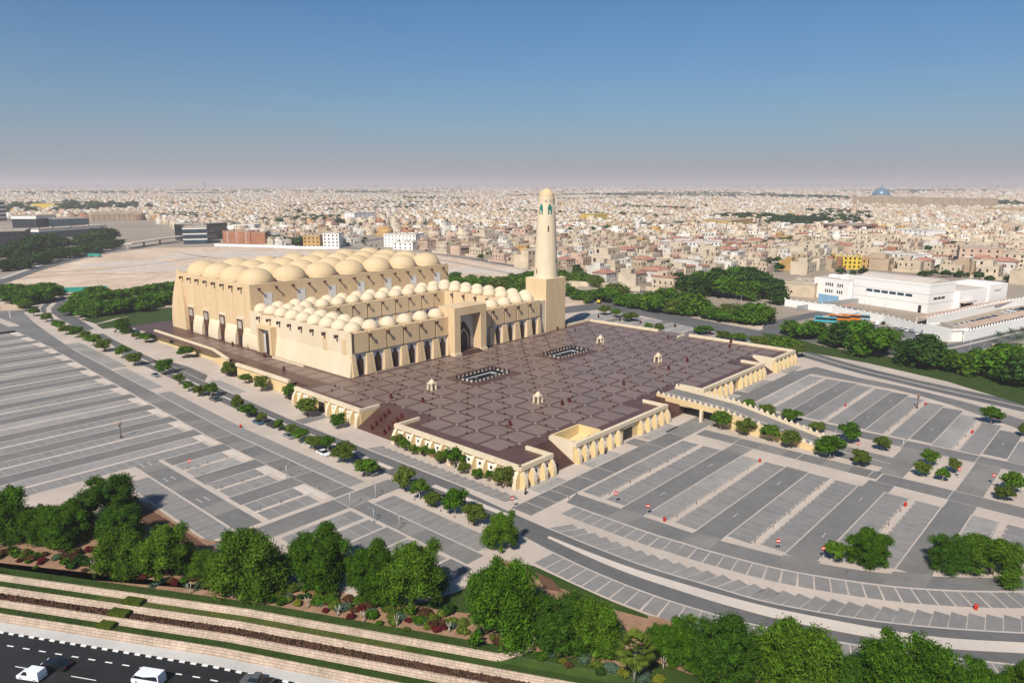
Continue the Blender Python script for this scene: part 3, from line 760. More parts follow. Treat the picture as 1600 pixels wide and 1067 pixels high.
fin_me = MB()
fp = [(-1.75, 0.0, .62), (-1.78, 1.4, .60), (-1.55, 2.6, .56), (-1.05, 3.6, .50), (-0.35, 4.45, .42)]      # outward, height, half width
vs = []
for y, z, w in fp: vs += [(-w, 0, z), (w, 0, z), (w, y, z), (-w, y, z)]
fs = [(18, 19, 16, 17)]
for i in range(4):
    o = 4 * i
    fs += [(o + 3, o + 2, o + 6, o + 7), (o + 2, o + 1, o + 5, o + 6), (o, o + 3, o + 7, o + 4)]
fin_me.add(vs, fs); fin_me.m = [0] + [0, 1, 1] * 4  # yellow sides, paler front: sunlit and shaded faces put into the colour
fin_me = fin_me.mesh('buttress', [M['stone2'], M['yell']])
win_me = MB().box(-1.15, -0.06, 0.5, 1.15, 0, 3.7).mesh('window', M['wht'])
gri_me = MB()
gri_me.box(-0.45, -0.10, 2.3, 0.45, -0.062, 3.1); gri_me.box(-0.25, -0.10, 1.1, 0.25, -0.062, 1.5)
gri_me = gri_me.mesh('grille', M['black'])
def podium_wall(p, q, fins, wins, top=5.6, gap=None):
    """retaining wall from p to q seen from its right-hand side when walking p->q reversed normal: outward = right of p->q"""
    P_, Q_ = Vector(p), Vector(q)
    d = (Q_ - P_); L_ = d.length; d /= L_
    rz = math.atan2(d.y, d.x)
    def loc(x, y): return (P_.x + d.x * x - d.y * y, P_.y + d.y * x + d.x * y)
    mb = MB()
    mb.box(0, 0.35, 0, L_, 0.8, PL - 0.02)
    link('retaining_wall', mb.mesh('retaining_wall', M['yell']), podium, (p[0], p[1], 0), rz)
    n = max(1, round(L_ / 4.0)); st = L_ / n
    for i in range(n):                                        # coping beams, one per bay
        cb = MB().box(0.05, -0.25, PL - 0.15, st - 0.05, 0.85, top, bottom=True)
        x = loc(i * st, 0)
        link('coping', cb.mesh('coping', M['stone2']), podium, (x[0], x[1], 0), rz)
    if fins:
        for i in range(n + 1):
            if gap and gap[0] < i * st < gap[1]: continue
            x = loc(min(max(i * st, 0.75), L_ - 0.75), 0.35)
            link('buttress', fin_me, podium, (x[0], x[1], 0), rz)
    if wins:
        for i in range(n):
            c = (i + 0.5) * st
            if gap and gap[0] - 1 < c < gap[1] + 1: continue
            x = loc(c, 0.33)
            w = link('window', win_me, podium, (x[0], x[1], 0), rz)
            link('grille', gri_me, w)
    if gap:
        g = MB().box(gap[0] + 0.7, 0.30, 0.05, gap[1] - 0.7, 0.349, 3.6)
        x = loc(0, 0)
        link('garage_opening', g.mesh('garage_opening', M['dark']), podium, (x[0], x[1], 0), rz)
        g = MB().box(gap[0] + 0.3, 0.0, 3.6, gap[1] - 0.3, 0.348, 4.2)
        link('lintel', g.mesh('lintel', M['stone2']), podium, (x[0], x[1], 0), rz)
podium_wall((0.2, 0), (12.7, 0), True, True)
podium_wall((22, 0), (69, 0), True, True, gap=(22.4, 28.4))
podium_wall((92, 0), (140, 0), True, True, gap=(20, 25.5))
podium_wall((150, 0), (170.5, 0), True, True)
podium_wall((0.6, 48), (0.2, 0), True, True)
podium_wall((2.6, 103.3), (2.0, 66), True, True, gap=(13, 18))
podium_wall((5.6, 149), (5.6, 112), False, False)
podium_wall((12.6, 240), (12.0, 181), False, False, top=5.2); podium_wall((11.9, 180.9), (7.8, 160.2), False, False, top=5.2)
podium_wall((170.5, 0), (170.5, 48), False, False); podium_wall((170.5, 64), (170.5, 104), False, False)
podium_wall((170.5, 104), (150.5, 104), False, False)
# side returns, stairs
def wallbox(name, x0, y0, z0, x1, y1, z1, m='stone2'):
    return link(name, MB().box(x0, y0, z0, x1, y1, z1, bottom=True).mesh(name, M[m]), podium)
wallbox('parapet', 11.9, 0.9, PL - 0.02, 12.68, 8.6, 5.55); wallbox('parapet', 68.2, 0.9, PL - 0.02, 68.98, 8.6, 5.5)
wallbox('parapet', 0.9, 47.2, PL - 0.02, 9.4, 47.98, 5.5); wallbox('parapet', 2.6, 66.02, PL - 0.02, 9.4, 66.8, 5.5)
wallbox('parapet', 164, 50, PL - 0.02, 170, 50.7, 5.4)
for (x0, x1, cheek) in ((22.0, 22.9, 0), (92.0, 92.6, 0), (139.1, 139.98, 0), (150.0, 150.9, 0)):
    wallbox('cheek_wall', x0, 0.85, 0, x1, 9.0, 5.55)
wallbox('cheek_wall', 12.72, 0.2, 0, 12.9, 8.9, PL - 0.03, 'granite'); wallbox('cheek_wall', 68.99, 0.2, 0, 69.2, 8.9, PL - 0.03, 'granite')
wallbox('cheek_wall', 2.0, 66.03, 0, 9.1, 66.5, PL - 0.04, 'yell'); wallbox('cheek_wall', 0.9, 47.5, 0, 9.1, 47.99, PL - 0.04, 'yell')
def stairs(x0, y0, x1, y1, axis, n=15):
    mb = MB()
    for i in range(n):
        z = PL * (i + 1) / n - 0.02
        if axis == 'y': ya = y0 + (y1 - y0) * i / n; mb.box(x0, ya, 0, x1, y1, z)
        else: xa = x0 + (x1 - x0) * i / n; mb.box(xa, y0, 0, x1, y1, z)
    link('stairs', mb.mesh('stairs', M['granite']), podium)
stairs(12.92, 0.2, 21.98, 9.0, 'y'); stairs(69.22, 0.2, 77, 9.0, 'y'); stairs(89.5, 0.2, 91.98, 9.0, 'y'); stairs(140, 0.2, 149.98, 9, 'y')
stairs(0.6, 48, 9.2, 66, 'x'); stairs(3, 103.5, 9, 111, 'x'); stairs(4.8, 150, 10.5, 160, 'x')
# landing bay floor under the bridge head
wallbox('bridge_seat', 77.0, 0.3, 0, 89.5, 9.0, PL - 0.011, 'granite')
# ramp well near the front corner: cream walls round a sunken ramp
wb = MB()
wb.box(23.6, 8.6, 0.5, 35.6, 9.2, 5.6); wb.box(35.0, 1.4, 0.5, 35.6, 8.6, 5.6); wb.box(23.0, 1.4, 0.5, 23.6, 9.2, 5.6)
wb.box(23.6, 1.3, 0.4, 35.0, 8.6, 0.5)
wb.add([(23.7, 4.6, 0.6), (35.0, 4.6, 3.9), (35.0, 5.2, 3.9), (23.7, 5.2, 0.6), (23.7, 4.6, 0.5), (35, 4.6, 0.5), (35, 5.2, 0.5), (23.7, 5.2, 0.5)], [(0, 1, 2, 3), (4, 5, 1, 0), (7, 3, 2, 6)])
wb.add([(23.7, 5.2, 1.6), (35.0, 5.2, 3.2), (35.0, 8.5, 3.2), (23.7, 8.5, 1.6)], [(0, 1, 2, 3)])
link('ramp_well', wb.mesh('ramp_well', M['yell']), podium)
# two sunken skylights ringed with posts
post_me = MB().lathe([(0.34, 0), (0.3, 0.9), (0.4, 1.0), (0.12, 1.3)], 8, cap=True).mesh('post', M['black'])
slab_me = MB().frustum((-0.5, -0.3, 0.5, 0.3, 0), (-0.3, -0.2, 0.3, 0.2, 0.5)).mesh('glazed_upstand', M['w_grey'])
for (x0, x1) in ((49.5, 66.5), (98, 115)):
    y0, y1 = 65.2, 72.8
    mb = MB()
    mb.box(x0, y0, PL - 2.5, x1, y1, PL - 2.4)
    mb.add([(x0, y0, PL), (x1, y0, PL), (x1, y1, PL), (x0, y1, PL), (x0, y0, PL - 2.4), (x1, y0, PL - 2.4), (x1, y1, PL - 2.4), (x0, y1, PL - 2.4)],
           [(0, 4, 5, 1), (1, 5, 6, 2), (2, 6, 7, 3), (3, 7, 4, 0)])
    sk = link('skylight_well', mb.mesh('skylight_well', M['dglass']), podium)
    fr = MB(); t = 0.5
    fr.box(x0 + 1.6, y0 + 1.4, PL - 0.6, x1 - 1.6, y0 + 1.4 + t, PL - 0.3); fr.box(x0 + 1.6, y1 - 1.4 - t, PL - 0.6, x1 - 1.6, y1 - 1.4, PL - 0.3)
    fr.box(x1 - 1.6 - t, y0 + 1.4 + t, PL - 0.6, x1 - 1.6, y1 - 1.4 - t, PL - 0.3); fr.box(x0 + 1.6, y0 + 1.4 + t, PL - 0.6, x0 + 1.6 + t, y1 - 1.4 - t, PL - 0.3)
    link('frame', fr.mesh('frame', M['marble']), sk)
    nx, ny = 9, 4
    for i in range(nx + 1):
        for y in (y0 - 0.5, y1 + 0.5):
            x = x0 - 0.5 + (x1 - x0 + 1) * i / nx
            link('post', post_me, sk, (x, y, PL))
            if i < nx: link('glazed_upstand', slab_me, sk, (x + (x1 - x0 + 1) / nx / 2, y, PL))
    for i in range(1, ny):
        for x in (x0 - 0.5, x1 + 0.5):
            y = y0 - 0.5 + (y1 - y0 + 1) * i / ny
            link('post', post_me, sk, (x, y, PL))
            link('glazed_upstand', slab_me, sk, (x, y - 1.1, PL), math.pi / 2)
# four stone lantern pavilions
def lantern(x, y, label):
    t = thing('lantern_pavilion', label, 'pavilion', (x, y, PL), R(0), 'stone lantern pavilions on the plaza', 0.82)
    for sx in (-1, 1):
        for sy in (-1, 1):
            pm = MB().frustum((sx * 1.15 - 0.38, sy * 1.15 - 0.38, sx * 1.15 + 0.38, sy * 1.15 + 0.38, 0), (sx * 1.05 - 0.28, sy * 1.05 - 0.28, sx * 1.05 + 0.28, sy * 1.05 + 0.28, 2.5))
            link('leg', pm.mesh('leg', M['stone2']), t)
    link('beam', MB().box(-1.4, -1.4, 2.5, 1.4, 1.4, 3.0, bottom=True).mesh('beam', M['stone2']), t)
    link('dome', MB().lathe([(1.15, 3.0), (1.1, 3.4), (0.85, 3.8), (0.45, 4.15), (0.08, 4.3), (0.05, 4.7), (0, 4.7)], 14).mesh('dome', M['dome2'], True), t)
    link('core', MB().box(-0.5, -0.5, 0, 0.5, 0.5, 1.9).mesh('core', M['granite']), t)
lantern(33.5, 69, 'small cream domed pavilion on the plaza nearest the mosque front corner')
lantern(46, 33, 'small cream domed pavilion in the middle of the plaza nearest the camera')
lantern(118.5, 33.2, 'small cream domed pavilion at the right of the plaza towards the bridge')
lantern(131.2, 69.4, 'small cream domed pavilion on the plaza in front of the minaret')
# floor lamps on the dark joints
lamp_me = MB().lathe([(0.30, 0), (0.26, 0.35), (0.36, 0.4), (0.36, 0.5), (0.05, 0.62)], 8, cap=True).mesh('floor_lamp', M['spout'])
for i in range(-1, 20):
    for j in range(-1, 11):
        x, y = 14 + 8 * i, 12.5 + 8 * j
        if (i + j) % 2: x2, y2 = x + 4, y
        else: x2, y2 = x, y + 4
        if not (8 < x2 < 166 and 9 < y2 < 97): continue
        if any(h[0] - 2 < x2 < h[2] + 2 and h[1] - 2 < y2 < h[3] + 2 for h in HOLES): continue
        o = link('floor_lamp', lamp_me, None, (x2, y2, PL))
        tag(o, 'dark floor lamp on a plaza joint, %s row from front, %s from left' % (nth(j + 1), nth(i + 1)), 'lamp', 'floor lamps on the plaza')

# ------------------------------------------------------------------ the mosque
mosque = thing('mosque', 'large sandstone mosque with rows of plain domes around a courtyard', 'mosque', (80, 170, PL))
def mp(name, mb, m, parent=None, smooth=False, loc=(0, 0, 0), rz=0, me=None):
    """part of the mosque placed in world coordinates"""
    me = me or mb.mesh(name, M[m], smooth)
    if parent: return link(name, me, parent, loc, rz)
    return link(name, me, mosque, (loc[0] - 80, loc[1] - 170, loc[2] - PL), rz)
ZC, ZH = 20.4, 31.2
A0, A1, B0, B1, BH = 24.6, 134.0, 101.2, 172.0, 238.0
def arch(w, h, k=0.62, n=7):
    """pointed arch outline in (x,z), base at z=0"""
    sp = h * k
    pts = [(-w / 2, 0), (w / 2, 0), (w / 2, sp)]
    for i in range(1, n):
        t = i / n
        pts.append((w / 2 * (1 - t) ** 0.75 if t < 1 else 0, sp + (h - sp) * (t ** 0.85)))
    pts.append((0, h))
    return pts + [(-x, z) for x, z in pts[2:-1][::-1]]
def slab(pts, y0, y1):
    """extrude an (x,z) outline between y0 (front) and y1"""
    n = len(pts)
    m_ = MB()
    m_.add([(x, y0, z) for x, z in pts] + [(x, y1, z) for x, z in pts], [tuple(range(n))] + [(i, n + i, n + (i + 1) % n, (i + 1) % n) for i in range(n)])
    return m_
# --- cloister masses (roof at 19.7, parapets to ZC)
mb = MB()
mb.box(A0 + 0.6, B0 + 1.1, PL, A1 + 2, B0 + 8.6, 19.7)            # front wing
mb.box(A0 + 0.6, B0 + 8.6, PL, A0 + 16, 171.5, 19.7)              # left wing
mb.box(120.6, B0 + 8.6, PL, 136.4, 171.5, 19.7)                   # right wing
mb.box(A0 + 16, 156.6, PL, 120.6, 171.5, 19.7)                    # rear wing
mp('cloister_wall', mb, 'stone2')
mp('courtyard_floor', MB().box(A0 + 16, B0 + 8.6, PL, 120.6, 156.6, PL + 0.05), 'marble')
def facade(n0, n1, origin, rz, skip=(), wins=True, low=True):
    """arcaded facade made of 8 m bays; local x along the wall, local -y outward"""
    c, s_ = math.cos(rz), math.sin(rz)
    def W_(x, y): return (origin[0] + c * x - s_ * y, origin[1] + s_ * x + c * y, 0)
    for i in range(n0, n1):
        if i in skip: continue
        x = i * 8 + 4
        mp('wall_panel', None, None, loc=W_(x, 0), rz=rz, me=me_panel)
        mp('spandrel', None, None, loc=W_(x, 0), rz=rz, me=me_spand)
        w = mp('window', None, None, loc=W_(x, 0), rz=rz, me=me_win)
        link('grille', me_grille, w)
    for i in range(n0, n1 + 1):
        if (i in skip or i == n1) and (i - 1) in skip: continue
        x = i * 8
        if low: mp('buttress', None, None, loc=W_(x, 0), rz=rz, me=me_bl if i == n0 or i - 1 in skip else me_br if i == n1 or i in skip else me_butt)
        if n0 < i < n1 and i not in skip: mp('water_spout', None, None, loc=W_(x, 0), rz=rz, me=me_spout)
me_panel = MB().box(-3.65, 0.0, 13.1, 3.65, 1.7, ZC, bottom=True).mesh('wall_panel', M['stone'])
me_spand = MB().box(-3.4, 0.7, PL, 3.4, 1.0, 13.1).mesh('spandrel', M['marble'])
_a = arch(2.9, 7.4)
me_win = slab([(x, z + PL + 0.3) for x, z in _a], 0.62, 0.71).mesh('window', M['dark'])
g = MB()
for x in (-1.1, -0.55, 0, 0.55, 1.1): g.box(x - 0.05, 0.55, PL + 0.4, x + 0.05, 0.60, PL + 5.6)
for z in (1.5, 3.0, 4.5, 5.6): g.box(-1.4, 0.56, PL + z, 1.4, 0.59, PL + z + 0.12)
me_grille = g.mesh('grille', M['wood'])
def pier(halves):
    bt = MB()
    for (x0, x1, x2, x3) in halves:
        bt.add([(x0, -0.75, PL), (x1, -0.75, PL), (x1, 0.9, PL), (x0, 0.9, PL), (x2 * 1.04, -0.5, 8.6), (x3 * 1.04, -0.5, 8.6), (x3 * 1.04, 0.9, 8.6), (x2 * 1.04, 0.9, 8.6),
                (x2 * .9, -0.02, 12.4), (x3 * .9, -0.02, 12.4), (x3 * .9, 0.9, 12.4), (x2 * .9, 0.9, 12.4)],
               [(0, 1, 5, 4), (1, 2, 6, 5), (3, 0, 4, 7), (4, 5, 9, 8), (5, 6, 10, 9), (7, 4, 8, 11), (8, 9, 10, 11)])
    return bt
bt = pier(((-2.1, 0.55, -1.6, 0.45), (0.85, 2.1, 0.72, 1.6)))
bt.frustum((0.56, -0.45, 0.84, 0.9, PL), (0.46, 0.1, 0.71, 0.9, 12.3))
me_butt = bt.mesh('buttress', M['stone'])
me_bl = pier(((0.0, 2.3, 0.0, 1.75),)).mesh('buttress', M['stone']); me_br = pier(((-2.3, 0.0, -1.75, 0.0),)).mesh('buttress', M['stone'])
sp = MB().box(-0.3, -1.0, 18.9, 0.3, 0.5, 19.5, bottom=True)
sp.box(-0.42, -1.3, 18.6, 0.42, -1.0, 19.7, bottom=True)
me_spout = sp.mesh('water_spout', M['spout'])
# front facade: bays start at a=24.6 ; portal takes bays 6 and 7
facade(0, 14, (A0, B0), 0, skip=(6, 7, 13))
# rear wing facing the court, right wing facing the court, left wing facing the court
facade(0, 10, (A0 + 16, 155.4), 0)
facade(0, 6, (119.4, 157.6), -math.pi / 2)
# left wing outer wall: pale battered base and plain upper wall with spouts
mb = MB()
mb.box(A0 + 0.2, B0, 12.3, A0 + 1.4, 151.5, ZC, bottom=True)
mp('upper_wall', mb, 'stone2')
mb = MB().frustum((A0 - 1.1, B0, A0 + 1.3, 151.5, PL), (A0 + 0.15, B0, A0 + 1.3, 151.5, 12.3))
mp('battered_base', mb, 'stone2')
mp('upper_wall', MB().box(A0 + 0.2, 162.6, PL, A0 + 1.4, 172, ZC, bottom=True), 'stone2')
me_spl = MB().box(-1.1, -0.3, 18.3, 0.4, 0.3, 19.0, bottom=True)
me_spl.box(-1.45, -0.45, 17.9, -1.1, 0.45, 19.2, bottom=True)
me_spl = me_spl.mesh('water_spout', M['spout'])
for k in range(8): mp('water_spout', None, None, loc=(A0 + 0.2, 109.3 + 7.8 * k, 0), me=me_spl)
# pilaster strips on the upper wall
for b in (116.5, 104.5): mp('pilaster', MB().box(A0 + 0.05, b, 12.32, A0 + 0.2, b + 2.4, 18.0), 'stone')
# parapets along wing edges
mb = MB()
mb.box(A0 + 15.6, B0 + 8.2, 19.7, 119.9, B0 + 8.6, 20.35); mb.box(A0 + 15.6, B0 + 8.6, 19.7, A0 + 16, 155.4, 20.35)
mp('parapet', mb, 'stone2')
# side portal in the left wall
t = MB()
t.box(22.2, 151.4, PL, 27, 153.1, 16.4); t.box(22.2, 161.2, PL, 27, 162.7, 16.4); t.box(22.2, 153.1, 15.0, 27, 161.2, 16.4, bottom=True)
sp_ = mp('side_portal', t, 'stone')
mp('side_door', MB().box(24.62, 153.1, PL, 24.75, 161.2, 15.0), 'marble')
mp('side_door', MB().box(24.5, 154.6, PL, 24.61, 159.7, 12.6), 'dark')
mp('side_step', MB().box(21.0, 151.6, PL, 22.2, 162.5, PL + 0.5), 'granite')
mp('side_kerb', MB().box(21.4, 128, PL, 21.9, 150, PL + 0.5), 'stone2')
# main portal
PC, PW = 80.4, 9.0
t = MB(); f = B0 - 3.6
t.box(PC - PW, f, PL, PC - PW + 3.2, B0 + 6, 24.0); t.box(PC + PW - 3.2, f, PL, PC + PW, B0 + 6, 24.0)
t.box(PC - PW + 3.2, f, 20.8, PC + PW - 3.2, B0 + 6, 24.0, bottom=True)
mp('portal', t, 'stone')
t = MB().box(PC - PW - 0.3, f - 0.4, PL, PC - PW + 3.5, f + 2.2, PL + 1.0); t.box(PC + PW - 3.5, f - 0.4, PL, PC + PW + 0.3, f + 2.2, PL + 1.0)
mp('portal_plinth', t, 'stone2')
mp('portal_wall', MB().box(PC - PW + 3.2, B0 + 1.0, PL, PC + PW - 3.2, B0 + 1.4, 20.8), 'marble')
ar = mp('portal_arch', slab([(x + PC, z + PL) for x, z in arch(8.2, 12.6, 0.6)], B0 + 0.90, B0 + 1.01), 'dark')
link('arch_band', slab([(x, z) for x, z in (lambda o, i_: o + [o[0]] + [i_[0]] + i_[::-1])([(x + PC, z + PL) for x, z in arch(5.6, 9.6, 0.62)], [(x + PC, z + PL) for x, z in arch(4.9, 9.0, 0.62)])], B0 + 0.70, B0 + 0.90).mesh('arch_band', M['marble']), ar)
link('door', slab([(x + PC, z + PL) for x, z in arch(4.8, 8.9, 0.62)], B0 + 0.76, B0 + 0.89).mesh('door', M['black']), ar)
mb = MB()
for i in range(5): mb.box(PC - PW + 3.4, f - 1.6 + i * 0.5, PL, PC + PW - 3.4, B0 + 0.98, PL + 0.2 * (i + 1))
mp('portal_steps', mb, 'granite')
for (x0, x1, d) in ((33.5, 52.5, 2.6), (119.5, 132.5, 3.4)):
    mp('entrance_landing', MB().box(x0, B0 - d, PL, x1, B0 - 1.0, PL + 0.7), 'panel')
mp('plinth', MB().box(A0, B0 - 0.95, PL - 0.3, 133, B0 - 0.76, PL + 0.25), 'granite')
# --- domes of the cloister
dm = MB().lathe([(3.15, 19.6), (3.15, 20.15), (3.3, 20.2), (3.25, 20.9), (3.0, 21.7), (2.5, 22.5), (1.75, 23.1), (0.9, 23.45), (0.0, 23.6)], 26)
me_dome = dm.mesh('dome', M['dome2'], True)
def cd(x, y): mp('dome', None, None, loc=(x, y, 0), me=me_dome)
for j in range(9):
    for i in range(2):
        cd(A0 + 4.3 + 7.8 * i, B0 + 4.7 + 7.9 * j); 
        if not (j == 0 and i == 1): cd(124.5 + 7.7 * i, B0 + 4.7 + 7.9 * j)
for i in range(10):
    x = A0 + 20.3 + 8 * i
    if abs(x - PC) > 8.5: cd(x, B0 + 4.7)
    for y in (B0 + 4.7 + 7.9 * 7, B0 + 4.7 + 7.9 * 8): cd(x, y)
# --- prayer hall
mb = MB()
mb.box(25.6, B1, PL, 137.6, BH, 30.4)
mp('hall_wall', mb, 'stone')
mb = MB()
mb.box(25.598, B1 - 0.002, 30.3, 137.602, B1 + 0.9, ZH); mb.box(25.598, B1 + 0.9, 30.3, 26.5, BH + 0.002, ZH); mb.box(136.7, B1 + 0.9, 30.3, 137.602, BH + 0.002, ZH); mb.box(26.5, BH - 0.9, 30.3, 136.7, BH + 0.002, ZH)
mp('parapet', mb, 'stone')
hd = MB().lathe([(7.3, 30.2), (7.3, 30.7), (7.6, 30.8), (7.6, 31.5), (7.3, 32.7), (6.55, 34.1), (5.4, 35.3), (3.9, 36.2), (2.1, 36.75), (0, 36.95)], 40)
me_hd = hd.mesh('dome', M['dome'], True)
rib_me = MB().lathe([(7.62, 30.75), (7.74, 30.8), (7.74, 31.1), (7.55, 31.15)], 40).mesh('dome_ring', M['stone2'], True)
for i in range(7):
    for j in range(4):
        d_ = mp('dome', None, None, loc=(33.6 + 16 * i, 181 + 16 * j, 0), me=me_hd)
        link('dome_ring', rib_me, d_)
for k in range(14):
    o = mp('water_spout', None, None, loc=(29.4 + 8 * k, B1 - 0.2, 10.0), me=me_spout)
for k in range(8): mp('water_spout', None, None, loc=(25.4, 178.6 + 7.9 * k, 10.6), me=me_spl)
me_hw = MB().box(-1.9, -0.12, 20.5, 1.9, 0, 27.0).mesh('window', M['marble'])
g = MB()
for x in np.arange(-1.5, 1.6, 0.5): g.box(x - 0.09, -0.2, 20.6, x + 0.09, -0.121, 26.6)
me_hg = g.mesh('grille', M['wht'])
me_wf = MB().box(-2.3, -0.06, 20.5, 2.3, -0.001, 27.4).mesh('window_surround', M['stone2'])
for k in range(7):
    w = mp('window', None, None, loc=(33.8 + 16 * k, B1, 0), me=me_hw); link('grille', me_hg, w); link('window_surround', me_wf, w)
# west side: tall brown doors between curved buttresses
cur = [(0, 0), (-0.05, 1.5), (0.12, 3.2), (0.5, 5.2), (1.1, 7.0), (1.7, 8.2)]
def curved_buttress(b0, b1):
    m_ = MB(); n = len(cur)
    vs = [(24.0 + x, b, PL + z) for b in (b0, b1) for x, z in cur] + [(26.2, b, PL + z) for b in (b0, b1) for z in (0, 8.2)]
    fs = [(i, i + 1, n + i + 1, n + i) for i in range(n - 1)]
    fs = [f[::-1] for f in fs]
    fs.append(tuple(range(n)) + (2 * n + 1, 2 * n)); fs.append(tuple(range(2 * n - 1, n - 1, -1)) + (2 * n + 2, 2 * n + 3))
    m_.add(vs, fs)
    mp('buttress', m_, 'stone2')
DOORS = [(178.3, 184.4), (194.0, 200.1), (209.3, 215.3), (224.3, 230.6)]
for i, (b0, b1) in enumerate(DOORS):
    mp('door_surround', MB().box(25.2, b0 + 0.05, PL, 25.6, b1 - 0.05, 16.6), 'stone2')
    d_ = mp('door', MB().box(25.05, b0 + 0.7, PL, 25.19, b1 - 0.4, 15.7), 'wood')
    g = MB()
    g.box(25.0, b0 + 1.7, 11.8, 25.049, b1 - 1.4, 14.9)
    link('lattice', g.mesh('lattice', M['w_grey']), d_)
    link('opening', MB().box(25.0, b0 + 2.3, PL, 25.049, b1 - 2.0, 8.6).mesh('opening', M['dark']), d_)
edges = [166.0] + [v for d_ in DOORS for v in d_][:-1]
for b0, b1 in zip(edges[0::2], edges[1::2]): curved_buttress(b0 if b0 > 170 else 162.8, b1)
for b in (176.4, 186.9, 191.4, 202.5, 207, 218, 222.4, 233): mp('pilaster', MB().box(25.5, b, 13.0, 25.6, b + 1.4, 29.5), 'stone')
# big end fin at the far corner
fin = [(231.2, PL), (246.0, PL), (245.9, 9), (245.2, 14), (244.0, 19), (242.2, 24), (240.2, 28.5), (238.5, 33.0), (237.9, 33.0), (236.4, 29.6), (234.6, 26), (233.0, 21), (232.2, 16), (231.6, 11)]
m_ = MB(); n = len(fin)
fa = lambda z: 23.9 + 1.5 * ((z - PL) / 28.6) ** 2
m_.add([(fa(z), b, z) for b, z in fin] + [(fa(z) + 0.4 + 4.2 * (1 - (z - PL) / 28.6), b, z) for b, z in fin], [(n - 1 - i, i, i + 1, n - 2 - i) for i in range(n // 2 - 1)] + [tuple(range(n, 2 * n))] + [(i, (i + 1) % n, n + (i + 1) % n, n + i) for i in range(n)])
mp('end_fin', m_, 'stone')
# ------------------------------------------------------------------ minaret
mina = thing('minaret', 'tall tapering sandstone minaret on a square base with teal arched openings', 'minaret', (140.75, 108.2, PL))
def mn(name, mb, m, smooth=False, rz=0, loc=(0, 0, 0), parent=None):
    return link(name, mb.mesh(name, M[m], smooth), parent or mina, loc, rz)
H0 = -PL
mn('base', MB().box(-7.25, -6.2, 0, 7.25, 6.2, 29 + H0), 'stone')
mn('base_coping', MB().box(-7.1, -6.05, 29 + H0, 7.1, 6.05, 29.25 + H0), 'stone2')
prof = [(5.75, 28.5), (5.45, 34), (5.15, 40), (4.8, 47), (4.45, 54), (4.2, 58), (3.95, 62), (3.72, 65.3), (3.78, 65.5), (3.78, 65.8), (3.5, 65.9)]
mn('shaft', MB().lathe([(r, z + H0) for r, z in prof], 40), 'stone2', True)
dv = MB(); n = 72
pr = [(3.45, 65.9, .0), (3.5, 66.6, .12), (3.3, 67.5, .14), (2.7, 68.5, .12), (1.8, 69.3, .08), (0.8, 69.8, .03), (0.12, 69.95, 0), (0.10, 70.8, 0), (0.0, 70.85, 0)]
vs = []
for r, z, a in pr: vs += [((r - (a if k % 3 == 0 else 0)) * math.cos(2 * math.pi * k / n), (r - (a if k % 3 == 0 else 0)) * math.sin(2 * math.pi * k / n), z + H0) for k in range(n)]
dv.add(vs, [(i * n + k, i * n + (k + 1) % n, (i + 1) * n + (k + 1) % n, (i + 1) * n + k) for i in range(len(pr) - 1) for k in range(n)])
mn('cap', dv, 'dome', True)
vang = math.atan2(-108.66 - 108.2, -123.0 - 140.75)      # direction of the camera, to turn the openings as in the photo
def curved_plate(pts, r_fn, dr_, ang):
    """(x,z) outline wrapped on the shaft"""
    m2 = MB(); k = len(pts)
    o = []
    for x, z in pts:
        r = r_fn(z) + dr_
        o.append((r * math.cos(ang + x / r), r * math.sin(ang + x / r), z + H0))
    i_ = []
    for x, z in pts:
        r = r_fn(z) - 0.3
        i_.append((r * math.cos(ang + x / r), r * math.sin(ang + x / r), z + H0))
    m2.add(o + i_, [tuple(range(k))] + [(j, k + j, k + (j + 1) % k, (j + 1) % k) for j in range(k)])
    return m2
zs = [p[1] for p in prof]; rs = [p[0] for p in prof]
rf = lambda z: float(np.interp(z, zs[:8], rs[:8]))
for k in range(6):
    a = vang + R(-37 + 60 * k)
    fr_ = mn('opening_surround', curved_plate([(x, z + 58.0) for x, z in arch(2.4, 5.6, 0.6, 5)], rf, 0.05, a), 'stone2')
    mn('opening', curved_plate([(x, z + 58.3) for x, z in arch(1.95, 4.9, 0.6, 5)], rf, 0.09, a), 'teal', parent=fr_)
for (da, z0, z1, w) in ((12, 50.5, 53.2, 0.62), (-50, 31.2, 33.4, 0.55), (62, 36, 38, 0.55), (-5, 63.9, 64.5, 0.6), (30, 63.9, 64.5, 0.4), (132, 45, 47, .55)):
    mn('slit_window', curved_plate([(-w / 2, z0), (w / 2, z0), (w / 2, z1), (-w / 2, z1)], rf, 0.04, vang + R(da)), 'dark')
# ------------------------------------------------------------------ ramp bridge
br = thing('ramp_bridge', 'grey vehicle ramp with crenellated cream parapets rising over the drive to the plaza', 'bridge', (83.2, 0, 0))
def bz(b):
    return float(np.interp(b, [-62, -46, -14, 9], [0.02, 0.4, 4.55, 4.62]))
bb = [9, 2, -5, -14, -20, -26, -32, -38, -46, -62]
X0 = lambda b: float(np.interp(b, [-46, -12, 9], [-9.6, -7.2, -5.4])); X1 = lambda b: float(np.interp(b, [-46, -12, 9], [-0.6, 3.4, 6.0]))
m_ = MB()
m_.add([(X0(b), b, bz(b)) for b in bb] + [(X1(b), b, bz(b)) for b in bb], [(i + 1, len(bb) + i + 1, len(bb) + i, i) for i in range(len(bb) - 1)])
link('deck', m_.mesh('deck', M['lane2']), br)
m_ = MB(); m_.add([(X0(b) + (X1(b) - X0(b)) * f, b, bz(b) + 0.012) for f in (0.42, 0.47) for b in bb], [(i + 1, len(bb) + i + 1, len(bb) + i, i) for i in range(len(bb) - 1)])
link('kerb_line', m_.mesh('kerb_line', M['line']), br)
